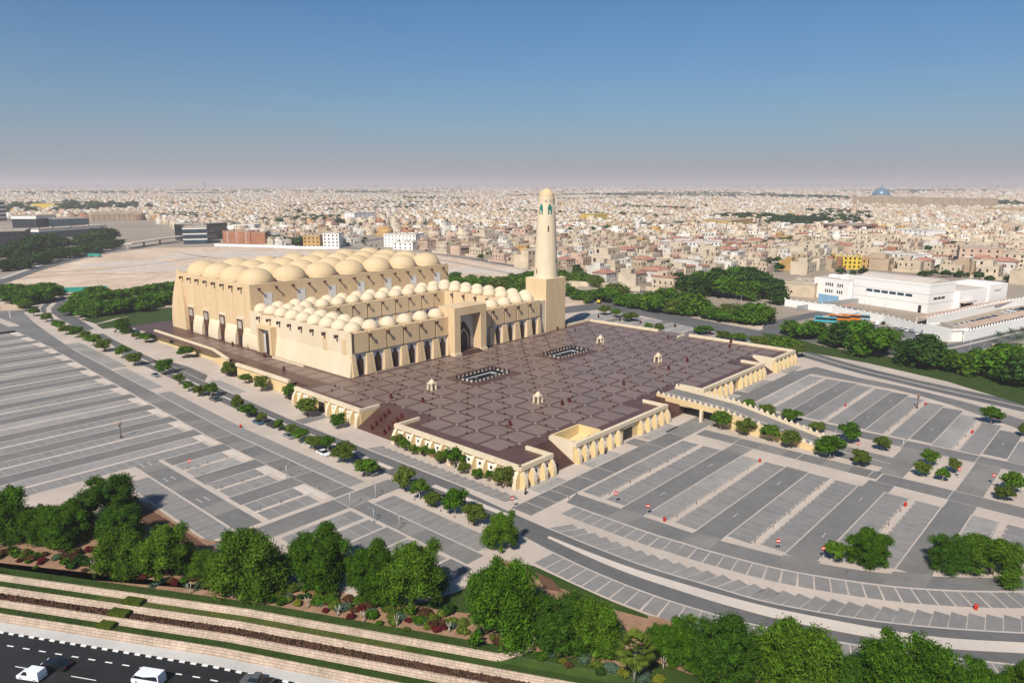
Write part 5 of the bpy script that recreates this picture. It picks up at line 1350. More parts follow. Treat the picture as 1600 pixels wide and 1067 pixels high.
SHP = [(-92.9, 54.8, 'dark', 1.6), (-91.2, 53.6, 'spiky', 2.6), (-89.8, 51.3, 'spiky', 2.4), (-88.6, 48.5, 'dark', 1.8), (-87.2, 48.5, 'brown', 1.6),
    (-91.4, 49.4, 'red', 1.3), (-89.0, 45.3, 'red', 1.3), (-90.0, 44.2, 'green', 1.1), (-85.9, 45.5, 'sage', 2.2), (-85.7, 42.4, 'brown', 1.5),
    (-85.4, 39.1, 'dark', 2.4), (-82.9, 41.5, 'sage', 2.0), (-82.2, 39.9, 'yellow', 1.3), (-84.1, 36.0, 'brown', 1.3), (-81.4, 36.1, 'sage', 2.2),
    (-80.6, 34.5, 'brown', 1.8), (-79.2, 33.8, 'brown', 1.6), (-82.0, 31.3, 'brown', 1.6), (-79.0, 31.3, 'sage', 2.4), (-79.7, 27.0, 'dark', 1.5),
    (-78.2, 25.4, 'brown', 1.2), (-76.8, 25.5, 'spiky', 2.6), (-77.5, 20.9, 'agave', 2.2), (-75.6, 21.4, 'agave', 2.0), (-75.4, 23.9, 'dark', 2),
    (-74.7, 18.5, 'red', 1.8), (-73.4, 16.4, 'agave', 1.6), (-72.0, 14.2, 'agave', 2.4), (-70.5, 12.5, 'agave', 2), (-68.9, 7.6, 'agave', 2.6),
    (-67.6, 4.9, 'red', 1.7), (-70.3, 8.0, 'dark', 1.6), (-65.6, 0.3, 'green', 2.4), (-63.3, -1.1, 'sage', 2.2), (-63.2, -4.1, 'yellow', 1.8),
    (-59.9, -1.1, 'yellow', 1.4), (-60.7, -6.3, 'sage', 2.2), (-58.8, -6.7, 'yellow', 1.3), (-61.1, -9.4, 'red', 1.4), (-58.6, -11.0, 'sage', 2.6),
    (-59.3, -14.2, 'red', 1.8), (-57.8, -13.0, 'brown', 1.6), (-56.3, -15.9, 'sage', 2.4), (-57.1, -19.3, 'green', 1.4), (-53.9, -20.2, 'sage', 2.4),
    (-53.4, -22.3, 'red', 1.5), (-55.1, -23.9, 'olive', 1.3), (-51.9, -24.1, 'sage', 2.4), (-50.8, -25.8, 'brown', 1.7), (-52.0, -27.7, 'red', 1.9),
    (-49.3, -28.5, 'sage', 2), (-49.5, -31.5, 'olive', 2.4), (-48.0, -33.6, 'dark', 2.0), (-47.5, -36.2, 'olive', 1.5), (-47.8, -37.4, 'brown', 1.8),
    (-44.9, -38.1, 'sage', 2.4), (-43.6, -39.0, 'yellow', 1.6), (-45.6, -41.3, 'red', 1.9), (-46.0, -45.2, 'green', 2.2), (-43.6, -43.1, 'dark', 1.6),
    (-44.0, -45.4, 'sage', 2.4), (-44.4, -48.2, 'yellow', 1.5), (-44.6, -49.4, 'brown', 1.6), (-41.6, -50.0, 'sage', 2.6), (-41.7, -52.6, 'olive', 2.2),
    (-42.6, -53.9, 'dark', 1.8), (-40.7, -54.6, 'sage', 2.4), (-40.7, -56.8, 'yellow', 2.2), (-39.2, -59.3, 'sage', 2.4), (-38.4, -61.5, 'yellow', 2.2),
    (-47.2, -25.3, 'dark', 3.0), (-85.9, 53.3, 'olive', 2.4), (-85.2, 50.1, 'olive', 2.6), (-84.2, 47.4, 'brown', 2.4), (-83.0, 43.8, 'brown', 2.4),
    (-80.7, 43.6, 'red', 2.2), (-63.6, 4.9, 'olive', 3), (-62.2, 2.8, 'olive', 3), (-61.1, 0.8, 'olive', 2.8), (-58.8, -4.2, 'olive', 2.6),
    (-57.7, -6.6, 'olive', 2.6), (-56.5, -9.8, 'brown', 2.4), (-55.5, -12.1, 'olive', 2.6), (-53.5, -17.5, 'olive', 2.4), (-51.6, -20.4, 'olive', 2.4),
    (-50.0, -22.8, 'brown', 2.2), (-48.4, -25.1, 'olive', 2.2), (-78.6, 50.1, 'olive', 3.6), (-71.0, 13.1, 'olive', 2.6)]
cntk = {}
for i, (x, y, k, wd) in enumerate(SHP):
    c_ = cntk.get(k, 0); cntk[k] = c_ + 1
    t = link(SHN[k][0], SH[k], None, (x, y, 0.0), i * 2.4, (wd, wd, wd * (0.62 if k == 'sage' else 0.8)))
    tag(t, '%s in the terrace garden, %s such shrub from the left' % (SHN[k][1], nth(c_)), 'shrub', 'shrubs of the terrace garden')
und = random.Random(21)
UL = [(-92.5, 58.2), (-87.6, 51.2), (-82.5, 41.8), (-77.4, 33.1), (-72.6, 24.3),
    (-69.3, 15.5), (-64.8, 7.2), (-60.8, -1.3), (-56.0, -11.8), (-51.4, -21.8),
    (-47.9, -29.2)]
for i in range(120):
    f = i / 120 * 9.98; k0 = int(f); p, q_ = UL[k0], UL[k0 + 1]; e = f - k0
    x, y = p[0] + (q_[0] - p[0]) * e + und.uniform(-4.2, 1.2) * .872, p[1] + (q_[1] - p[1]) * e + und.uniform(-4.2, 1.2) * .49
    k = ('olive', 'green', 'dark', 'brown', 'olive', 'red', 'dark', 'green')[und.randrange(8)]; wd = und.uniform(1.5, 2.9)
    o = link('shrub', SH[k], None, (x, y, 0), i * 1.7, (wd, wd, wd * .7))
    tag(o, 'low %s shrub in the hedge under the garden trees, %s from the left' % ({'olive': 'olive', 'green': 'green', 'dark': 'dark green', 'brown': 'brown', 'red': 'dark red'}[k], nth(i)), 'shrub', 'hedge shrubs under the garden trees')
# bare pollarded trunks among the shrubs
for i, (x, y) in enumerate([(-82.7, 35.5), (-74.2, 13.5), (-66.6, 2.6), (-62.5, -6.1), (-60.3, -12.0),
    (-58.5, -16.7), (-55.4, -21.7), (-50.8, -29.5), (-46.1, -36.8), (-44.7, -42.3),
    (-42.3, -48.3), (-35.2, -60.3)]):
    mb = MB()
    rg = random.Random(i)
    mb.tube([(0, 0, 0), (0.05, 0, .6), (0.02, .05, 1.0)], [.14, .11, .12], 7)
    for j in range(4):
        th = j * 1.57 + rg.random(); mb.tube([(0.02, .05, .9), (.3 * math.cos(th), .3 * math.sin(th), 1.4), (.42 * math.cos(th), .42 * math.sin(th), 1.9 + .3 * rg.random())], [.09, .06, .04], 5)
    o = link('bare_shrub', mb.mesh('bare_shrub', M['barkp'], True), None, (x, y, 0))
    tag(o, 'pale pollarded shrub with bare stems in the terrace garden, %s from the left' % nth(i), 'shrub', 'pollarded shrubs of the terrace garden')
# box hedges on the terraces
def hedge(s0, w0, w1, z, l, h, label):
    rg = np.random.default_rng(int(s0 * 10) % 997)
    mb = MB()
    a, b = T(s0, (w0 + w1) / 2), T(s0 + l, (w0 + w1) / 2)
    dp = abs(w1 - w0)
    mb.frustum((0, -dp / 2, l, dp / 2, 0), (0.06, -dp / 2 + .06, l - .06, dp / 2 - .06, h))
    n = 900; u = Vector((1, 0, 0))
    for _ in range(n):
        f = rg.random()
        if f < .5: p = Vector((rg.random() * l, (rg.random() - .5) * dp, h))
        elif f < .8: p = Vector((rg.random() * l, -dp / 2 if rg.random() < .6 else dp / 2, rg.random() * h))
        else: p = Vector((0 if rg.random() < .5 else l, (rg.random() - .5) * dp, rg.random() * h))
        d1 = Vector(rg.normal(size=3)).normalized() * .1; d2 = Vector(rg.normal(size=3)).normalized() * .07
        mb.add([p - d1, p - d2, p + d1, p + d2], [(0, 1, 2, 3)])
    o = link('box_hedge', mb.mesh('box_hedge', M['leafo']), None, (a[0], a[1], z), math.atan2(b[1] - a[1], b[0] - a[0]))
    tag(o, label, 'hedge', 'clipped box hedges')
p0 = (-82.2, 20.5)
s_h = (Vector(p0).dot(TD))
hedge(s_h - 0.4, -60.95, -62.6, -0.75, 3.6, .75, 'clipped rectangular box hedge on the upper grass terrace')
hedge(s_h - 1.2, -63.5, -65.2, -1.5, 3.6, .75, 'clipped rectangular box hedge in the dark planting bed')
hedge(s_h - 1.2, -66.2, -67.8, -2.25, 2.8, .75, 'clipped rectangular box hedge on the lowest grass terrace')
# low plants of the dark bed, grass blades of the verges (uncountable)
rg = np.random.default_rng(5); mb = MB()
for _ in range(5200):
    s_ = rg.uniform(-112, 45)
    p = T(s_, rg.uniform(-65.2, -63.5)); z = -1.5
    h = rg.uniform(.1, .35); th = rg.random() * 6.28; dx, dy = .16 * math.cos(th), .16 * math.sin(th)
    mb.add([(p[0] - dx, p[1] - dy, z), (p[0] + dx, p[1] + dy, z), (p[0] + dx * .6, p[1] + dy * .6, z + h), (p[0] - dx * .6, p[1] - dy * .6, z + h)], [(0, 1, 2, 3)])
stuff(link('bed_plants', mb.mesh('bed_plants', M['mulch'])))
for nm, m_, bands in (('verge_grass', 'grass', ((-57.9, -60.0, 0.0, -112, 30), (-66.15, -67.8, -2.25, -112, 45), (-61, -62.6, -.75, -112, -65))), ('dry_grass', 'leafo', ((-61, -62.6, -.75, -64, 0),))):
    mb = MB()
    for (w0, w1, z, s0, s1) in bands:
        for _ in range(int((s1 - s0) * 34)):
            p = T(rg.uniform(s0, s1), rg.uniform(w1, w0)); h = rg.uniform(.05, .14); th = rg.random() * 6.28; dx, dy = .12 * math.cos(th), .12 * math.sin(th)
            mb.add([(p[0] - dx, p[1] - dy, z), (p[0] + dx, p[1] + dy, z), (p[0] + dy * .5, p[1] - dx * .5, z + h)], [(0, 1, 2)])
    stuff(link(nm, mb.mesh(nm, M[m_])))
# palms
def palm(x, y, h, r, label, m='leafb', fan=True, nf=34, name='palm_tree'):
    t = thing(name, label, 'palm tree', (x, y, 0))
    mb = MB(); mb.tube([(0, 0, 0), (.08, 0, h * .5), (.1, .05, h)], [.26, .2, .18], 8)
    link('trunk', mb.mesh('trunk', M['barkp'], True), t)
    rg = random.Random(int(x * 7) % 1000); mb = MB()
    for i in range(nf):
        th = 2.399 * i; e = 1.25 - 1.9 * (i / nf); l = r * rg.uniform(.85, 1.05)
        d = Vector((math.cos(th) * math.cos(e), math.sin(th) * math.cos(e), math.sin(e))); sd_ = Vector((-math.sin(th), math.cos(th), 0))
        o = Vector((.1, .05, h)); up = Vector((0, 0, 1))
        mb.tube([o, o + d * l * .45, o + d * l * .6 + up * -.03 * l], [.04, .03, .02], 4)
        if fan:
            c = o + d * l * .55
            for j in range(9):
                a = (j - 4) * .33; q_ = (d * math.cos(a) + sd_ * math.sin(a)) * l * .5 * (1 - .06 * abs(j - 4)) + up * (-.12 * l)
                w_ = (d * -math.sin(a) + sd_ * math.cos(a)) * .17
                mb.add([c, c + q_ * .6 + w_, c + q_, c + q_ * .6 - w_], [(0, 1, 2, 3)])
        else:
            for j in range(12):
                f = .2 + .07 * j; c = o + d * l * f + up * (-.35 * l * f * f)
                for sg in (-1, 1):
                    q_ = (sd_ * sg * .9 + d * .5) * l * .28 * (1 - .4 * f) + up * (-.06 * l)
                    w_ = d * .06
                    mb.add([c, c + q_ * .5 + w_, c + q_, c + q_ * .5 - w_], [(0, 1, 2, 3)])
    link('crown', mb.mesh('crown', M[m]), t)
palm(*(-40.6, -58.6), 5.4, 3.2, 'pale green fan palm on a thick trunk among the garden trees', 'leafo')
palm(*(-26.6, -59.9), 3.2, 2.3, 'dark green palm beside the stalls of the curved road', 'leaf', False)
palm(*(374.4, 201.4), 6, 5.5, 'feathery date palm standing in front of the white villas right of the minaret', 'leafd', False)
for i, (u, y_) in enumerate([(273.7, -55.0), (286.2, -58.1), (293.4, -61.7), (271.5, -62.7)]): palm(u, y_, 3, 4, 'grey green date palm in the walled plot at the right, %s from the left' % nth(i), 'leafs', False, 26)

# ------------------------------------------------------------------ city
def villa(seed):
    """quads of one flat-roofed villa: (verts, faces, kind) with kind 0 wall, 1 roof, 2 opening, 3 tile"""
    rg = random.Random(seed); mb = MB()
    w, d, h = rg.uniform(12, 16), rg.uniform(13, 17), rg.uniform(7.4, 8.8)
    feats = ['a stair tower', 'a roof room', 'a long balcony', 'an arched porch', 'a red tiled roof edge', 'a stepped front', 'twin roof rooms', 'a projecting bay', 'a roof terrace wall', 'a red tiled hip roof'][seed % 10]
    def win(x, y, z, ww, hh, ax):
        if ax == 0: mb.box(x - ww / 2, y - .05, z, x + ww / 2, y + .05, z + hh, 2)
        else: mb.box(y - .05, x - ww / 2, z, y + .05, x + ww / 2, z + hh, 2)
    def block(x0, y0, x1, y1, z0, z1, par=.7, wins=True, roof=1):
        mb.box(x0, y0, z0, x1, y1, z1, 0)
        mb.quad(x0, y0, x1, y1, z1 + .02, roof)
        if par:
            t = .3
            mb.box(x0, y0, z1, x1, y0 + t, z1 + par, 0); mb.box(x0, y1 - t, z1, x1, y1, z1 + par, 0)
            mb.box(x0, y0 + t, z1, x0 + t, y1 - t, z1 + par, 0); mb.box(x1 - t, y0 + t, z1, x1, y1 - t, z1 + par, 0)
        if wins:
            for fl in range(max(1, int((z1 - z0) / 3.6))):
                z = z0 + 1.0 + 3.6 * fl
                for ax, lo, hi, faces in ((0, x0, x1, (y0,)), (1, y0, y1, (x0,))):
                    n = max(1, int((hi - lo) / 3.4))
                    for i in range(n):
                        if rg.random() < .2: continue
                        c = lo + (hi - lo) * (i + .5) / n; ww = rg.choice((.9, 1.1, 1.6)); hh = rg.choice((1.4, 1.7, 2.1))
                        for f in faces: win(c, f, z, ww, hh, ax)
    s = seed % 10
    block(-w / 2, -d / 2, w / 2, d / 2, 0, h)
    if s in (0, 1, 3, 7, 8): block(-w / 2 + 1, 0, 1, d / 2 - 1, h, h + 3.2, .4)
    if s == 6: block(-w / 2 + .6, -d / 2 + 1, -1, d / 2 - 1, h, h + 3, .4); block(2, 0, w / 2 - .6, d / 2 - 1, h, h + 2.8, .3)
    if s == 0: block(w / 2 - 4, d / 2 - 5, w / 2 - .4, d / 2 - .5, h, h + 4.2, .3)
    if s == 2: mb.box(-w / 2 - 1.5, -d / 2 + 1, 3.5, -w / 2, d / 2 - 1, 4.4, 0); mb.box(-w / 2 - .02, -d / 2 + 2, 4.4, -w / 2 - .06, d / 2 - 2, 6.6, 2)
    if s == 3: mb.box(-3, -d / 2 - 2.4, 0, -2.2, -d / 2, 4, 0); mb.box(2.2, -d / 2 - 2.4, 0, 3, -d / 2, 4, 0); mb.box(-3.2, -d / 2 - 2.6, 4, 3.2, -d / 2, 5, 0); mb.box(-2.1, -d / 2 - .1, 0, 2.1, -d / 2, 3.6, 2)
    if s == 4:
        for (x0, y0, x1, y1) in ((-w / 2 - .5, -d / 2 - .5, w / 2 + .5, -d / 2 + 1.2), (-w / 2 - .5, -d / 2 + 1.2, -w / 2 + 1.2, d / 2)): mb.frustum((x0, y0, x1, y1, h + .71), (x0 + .6, y0 + .6, x1 - .1, y1 - .1, h + 1.5), 3)
        block(-2, 0, w / 2 - 1, d / 2 - 1, h, h + 3.2, .4)
    if s == 5: block(-w / 2 + 3, -d / 2 + 4, w / 2, d / 2, h, h + 3.4, .6); block(-w / 2 - 2.5, -d / 2 + 2, -w / 2, 1, 0, 4, .5)
    if s == 7: block(-w / 2 - 1.8, -3, -w / 2, 3, 0, h + 1, .4)
    if s == 9: mb.frustum((-w / 2 - .6, -d / 2 - .6, w / 2 + .6, d / 2 + .6, h + .71), (-w / 2 + 5, -d / 2 + 5, w / 2 - 5, d / 2 - 5, h + 3), 3)
    # compound wall, roof tanks
    W2, D2 = w / 2 + 2.4, d / 2 + 3.0
    for (x0, y0, x1, y1) in ((-W2, -D2, W2, -D2 + .25), (-W2, -D2 + .25, -W2 + .25, D2)): mb.box(x0, y0, 0, x1, y1, 2.4, 0)
    for i in range(rg.randint(1, 3)):
        x, y = rg.uniform(0, w / 2 - 2), rg.uniform(-d / 2 + 1, -1); mb.box(x, y, h, x + 1.4, y + 1.2, h + 1.5, 1)
    return mb, feats, h
VN = 20
VIL = [villa(i) for i in range(VN)]
VNP = []
for mb, f_, h_ in VIL:
    quads = [f for f in mb.f]
    VNP.append((np.array(mb.v), np.array(quads), np.array(mb.m)))
CITYP = [(322.4, 671.7), (395.4, 604.1), (408.1, 526.2), (390.9, 444.7), (380.5, 379.5),
    (347.0, 290.4), (332.8, 235.4), (316.1, 187.9), (312.8, 143.8), (367.5, 162.7),
    (417.8, 153.4), (450.3, 117.4), (511.7, 101.3), (563.2, 65.3), (508.6, 6.5),
    (506.1, -22.4), (510.0, -70.0)]
FARP = [(34000, -5000), (33000, 33000), (-2000, 34000), (-6500, 28000)] + [(282.4, 1947.5), (444.8, 1422.2), (438.4, 1226.4), (376.8, 1029.0), (351.3, 854.4),
    (344.2, 716.8)]
CPOLY = CITYP + FARP
def inside(x, y, poly):
    c = False; j = len(poly) - 1
    for i in range(len(poly)):
        xi, yi = poly[i]; xj, yj = poly[j]
        if (yi > y) != (yj > y) and x < (xj - xi) * (y - yi) / (yj - yi) + xi: c = not c
        j = i
    return c
# open grounds, groves and big buildings the villas keep clear of
KEEP = [[(382.5, 605.1), (500.3, 689.5), (558.7, 624.8), (523.7, 563.4), (441.8, 566.3),
    (395.6, 449.8)]]
CLEAR = [(390.4, 866.7, 34), (390.0, 1014.3, 60), (344.6, 1393.5, 140), (496.9, 1613.9, 80), (600.0, 110.4, 26),
    (375.9, 15.8, 120), (488.6, 702.4, 40), (469.1, 623.8, 45)]
wts = [('white', .24), ('cream', .31), ('pinkish', .13), ('beige', .18), ('tan', .07), ('grey', .01), ('ochre', .03), ('brown', .02), ('terracotta', .01)]
CK = [k for k, _ in wts]
def pick(rg):
    r_ = rg.random()
    for k, p in wts:
        r_ -= p
        if r_ < 0: return k
    return 'cream'
FWD = Vector((0.742, 0.6705)); RGT = Vector((0.6705, -0.742))
houses = []; crg = random.Random(99); gtrees = []
def plots(d0, d1, px, py, street, jit):
    nx = int(d1 / px) + 1
    x = -2500.0
    ys = []; y = -6000.0; i = 0
    while y < d1 + 400:
        ys.append(y); y += py + (street if i % 2 else 0); i += 1
    xs_ = []; x = -7000.0; i = 0
    while x < d1 + 400:
        xs_.append(x); x += px + (street if i % 6 == 5 else 0); i += 1
    for x in xs_:
        for y in ys:
            v = Vector((x, y)) - CAMXY; f = v.dot(FWD)
            if f < 350 or abs(v.dot(RGT)) > f * .74 + 25: continue
            l = v.length
            if not (d0 <= l < d1): continue
            # slow warp so that streets are not one endless grid
            xx = x + 30 * math.sin(y / 310.0) + crg.uniform(-jit, jit); yy = y + 26 * math.sin(x / 270.0 + 1) + crg.uniform(-jit, jit)
            if not inside(xx, yy, CPOLY): continue
            if any((xx - c[0]) ** 2 + (yy - c[1]) ** 2 < c[2] ** 2 for c in CLEAR): continue
            if any(inside(xx, yy, k) for k in KEEP): continue
            yield xx, yy, l
def cluster(x, y):
    """0..1 pseudo noise, low where a neighbourhood is open or green"""
    return .5 + .25 * math.sin(x / 173 + 1.3) * math.cos(y / 141) + .25 * math.sin((x + y) / 93 + .7)
for xx, yy, l in plots(300, 2300, 20.5, 23, 8, 1.6):
    c = cluster(xx, yy); r_ = crg.random()
    if c < .20 and l > 620: 
        if r_ < .6: gtrees.append((xx, yy, crg.uniform(5, 9)))
        continue
    if r_ < .05: continue
    if r_ < .17: gtrees.append((xx, yy, crg.uniform(6, 10))); continue
    if crg.random() < .34: gtrees.append((xx + 10, yy - 10, crg.uniform(4, 7)))
    houses.append((l, xx, yy, crg.randrange(VN), pick(crg), (crg.choice((0, 0, 0, math.pi / 2)) + crg.uniform(-.06, .06)), crg.uniform(.9, 1.12) * (1.35 if crg.random() < .05 else 1)))
for xx, yy, l in plots(2300, 5200, 34, 36, 12, 5):
    c = cluster(xx * .6, yy * .6); r_ = crg.random()
    if c < .25: 
        if r_ < .4: gtrees.append((xx, yy, crg.uniform(8, 14)))
        continue
    if r_ < .2: gtrees.append((xx, yy, crg.uniform(8, 14))); continue
    houses.append((l, xx, yy, crg.randrange(VN), pick(crg), crg.uniform(-.1, .1), crg.uniform(1.1, 1.7)))
for xx, yy, l in plots(5200, 12500, 88, 92, 0, 20):
    c = cluster(xx * .3, yy * .3); r_ = crg.random()
    if c < .30 or r_ < .12: 
        if r_ < .5: gtrees.append((xx, yy, crg.uniform(12, 26)))
        continue
    houses.append((l, xx, yy, crg.randrange(VN), pick(crg), crg.uniform(-.1, .1), crg.uniform(1.6, 3.4)))
for xx, yy, l in plots(12500, 26000, 210, 220, 0, 60):
    r_ = crg.random()
    if r_ < .35: continue
    if r_ < .45: gtrees.append((xx, yy, crg.uniform(20, 50))); continue
    houses.append((l, xx, yy, crg.randrange(VN), pick(crg), crg.uniform(-.1, .1), crg.uniform(2.5, 6.5)))
houses.sort(key=lambda t: t[0])
# nearest 300 one by one
vparts = {}; seen_villas = {}
def vpart(v, col):
    if (v, col) in vparts: return vparts[v, col]
    mb, ft, h = VIL[v]; out = []
    for kind, nm, m_ in ((0, 'walls', 'w_' + col), (1, 'flat_roof', 'roofgrey'), (2, 'windows', 'dark'), (3, 'tiled_roof', 'roofred')):
        sub = [f for f, k in zip(mb.f, mb.m) if k == kind]
        if not sub: continue
        idx = sorted({i for f in sub for i in f}); mp_ = {o: n for n, o in enumerate(idx)}
        me = bpy.data.meshes.new(nm); me.from_pydata([mb.v[i] for i in idx], [], [tuple(mp_[i] for i in f) for f in sub]); me.materials.append(M[m_]); me.update()
        out.append((nm, me))
    vparts[v, col] = out
    return out
for l, x, y, v, col, rz, sc in houses[:300]:
    ft = VIL[v][1]
    size = 'narrow' if v < 10 else 'broad'
    nk = seen_villas.get((v, col), 0); seen_villas[v, col] = nk + 1
    lb = '%s %s villa with %s, %snearest such villa to the mosque' % (size, col, ft, nth(nk) + ' ' if nk else '')
    t = thing('villa', lb, 'house', (x, y, 0), rz, 'villas beyond the mosque', sc)
    for nm, me in vpart(v, col):
        o = link(nm, me, t)
        if nm == 'windows': stuff(o)
def merged(name, items, mats_by_kind):
    """one mesh of many transformed templates; items = (template, x, y, rz, sx, sz, wall index)"""
    Vs, Fs, Ms = [], [], []; off = 0
    for tpl, x, y, rz, s, sz, wi in items:
        V, F, K = tpl
        c, sn = math.cos(rz) * s, math.sin(rz) * s
        W_ = np.empty_like(V)
        W_[:, 0] = V[:, 0] * c - V[:, 1] * sn + x; W_[:, 1] = V[:, 0] * sn + V[:, 1] * c + y; W_[:, 2] = V[:, 2] * sz
        Vs.append(W_); Fs.append(F + off); off += len(V)
        Ms.append(np.where(K == 0, wi, K + len(CK) - 1) if mats_by_kind else np.zeros(len(F), int))
    V = np.concatenate(Vs).astype(np.float32); F = np.concatenate(Fs).astype(np.int32); K = np.concatenate(Ms).astype(np.int32)
    me = bpy.data.meshes.new(name)
    me.vertices.add(len(V)); me.vertices.foreach_set('co', V.ravel())
    me.loops.add(F.size); me.loops.foreach_set('vertex_index', F.ravel())
    me.polygons.add(len(F)); me.polygons.foreach_set('loop_start', np.arange(0, F.size, 4, dtype=np.int32)); 
    me.polygons.foreach_set('material_index', K)
    me.update(calc_edges=True); me.validate()
    return me
lo = []
for i in range(VN):                              # far houses: the same masses with fewer pieces
    mb = MB(); rg_ = random.Random(i); w, d, h = rg_.uniform(10, 15), rg_.uniform(11, 16), rg_.uniform(7, 9)
    mb.box(-w / 2, -d / 2, 0, w / 2, d / 2, h, 0); mb.quad(-w / 2, -d / 2, w / 2, d / 2, h + .05, 3 if i % 10 == 9 else 1)
    mb.box(-w / 2 + 1, -1, h, 2, d / 2 - 1, h + 3, 0)
    mb.quad(-w / 2 + 1, -1, 2, d / 2 - 1, h + 3.05, 1)
    for z in (1.2, 4.8):
        for c in (-.3, 0.02, .3):
            mb.box(c * w - .7, -d / 2 - .06, z, c * w + .7, -d / 2, z + 1.8, 2); mb.box(-w / 2 - .06, c * d - .7, z, -w / 2, c * d + .7, z + 1.8, 2)
    lo.append((np.array(mb.v), np.array(mb.f), np.array(mb.m)))
rest_ = houses[300:]
me = merged('distant_villas', [((VNP[v] if l < 1300 else lo[v]), x, y, rz, sc, min(sc, 1.3) if sc < 2.4 else min(sc, 1.2 + .25 * sc), CK.index(col)) for l, x, y, v, col, rz, sc in rest_], True)
for k in CK: me.materials.append(M['w_' + k])
for k in ('roofgrey', 'dark', 'roofred'): me.materials.append(M[k])
stuff(link('distant_villas', me))
# trees between the houses
tv, tf = leafcloud(70, [(0, 0, .55, .38), (.25, .1, .45, .28), (-.22, -.1, .5, .28), (0, .2, .75, .22)], .16, 5, core=.8)
tf4 = [f for f in tf if len(f) == 4] + [(f[0], f[1], f[2], f[2]) for f in tf if len(f) == 3]
tf4 = [f for f in tf4 if len(set(f)) == 4]
TT = (np.array(tv, float), np.array(tf4), np.zeros(len(tf4), int))
def grove(pts, n, rad, s0, s1, wide=1.0):
    for (x, y) in pts:
        for _ in range(n):
            a = crg.random() * 6.28; r_ = rad * math.sqrt(crg.random())
            gtrees.append((x + r_ * math.cos(a), y + r_ * math.sin(a), crg.uniform(s0, s1)))
grove([(1286.5, 567.9), (1308.4, 543.7), (1330.2, 519.6), (1301.2, 474.4), (1229.1, 414.6),
    (1206.0, 376.8), (1268.6, 370.9), (1407.8, 394.4), (1631.2, 454.8), (1711.5, 525.5)], 34, 55, 12, 19)
grove([(874.2, 275.7), (868.0, 247.6), (989.0, 264.1), (727.1, 237.0), (756.5, 218.1),
    (1597.2, 652.0), (1695.0, 661.9)], 16, 30, 8, 13)
grove([(1599.1, 2146.7), (1631.4, 2110.9), (1348.1, 1643.9), (1374.4, 1614.8), (1413.9, 1571.1),
    (1446.8, 1534.7), (1437.8, 1456.3), (1448.3, 1828.8), (1705.7, 1543.8), (1741.5, 1504.3),
    (695.3, 1183.0), (605.2, 1105.1), (644.7, 1061.4), (733.9, 1140.2), (576.8, 1525.4),
    (556.2, 1416.9), (614.4, 1483.8), (511.7, 1466.1), (813.8, 1835.0)], 18, 45, 11, 17)
grove([(3711.8, 1557.9), (3584.9, 1435.0), (3628.7, 1386.4), (3510.7, 1276.0), (3402.4, 1174.5),
    (3321.9, 1059.6), (2749.8, 388.3), (2696.5, 343.3), (2652.8, 293.2), (2611.4, 245.8),
    (3486.1, 2415.4), (3536.7, 2359.5), (3230.0, 2091.1), (5292.5, 4071.7), (5891.9, 4293.0),
    (4307.7, 2693.6), (4911.8, 2522.8)], 34, 150, 16, 28)
grove([(3083.6, 5112.5), (3833.9, 5685.9), (3991.6, 5511.4), (4025.0, 7411.8), (5432.3, 5854.3),
    (6794.1, 5620.8), (2966.6, 6645.8), (2049.4, 5690.7), (1518.4, 5339.6), (1349.4, 5526.7),
    (459.6, 2227.0), (500.2, 2182.0), (7500.1, 1628.5), (8376.7, 1543.0), (7303.0, 1846.6)], 44, 300, 18, 34)
grove([(493.1, 82.4), (510.9, 75.6), (525.5, 34.3), (543.4, 26.8), (528.1, -15.0),
    (535.0, 11.6)], 3, 8, 5, 7)
# tree lined avenues
for k in range(26):
    d = 650 + 210 * k + crg.uniform(-60, 60); lat = crg.uniform(-.62, .62) * d; c0 = CAMXY + FWD * d + RGT * lat
    u = Vector((1, 0)) if k % 2 else Vector((0, 1)); L_ = crg.uniform(120, 380) * (1 + d / 3000)
    for j in range(int(L_ / 9)):
        p = c0 + u * (j * 9) + Vector((crg.uniform(-4, 4), crg.uniform(-4, 4)))
        if inside(p.x, p.y, CPOLY): gtrees.append((p.x, p.y, crg.uniform(8, 13) * (1 + d / 4000)))
me = merged('distant_trees', [(TT, x, y, crg.random() * 6, s * 1.1, s * .75, 0) for x, y, s in gtrees], False)
me.materials.append(M['leafd']); stuff(link('distant_trees', me))

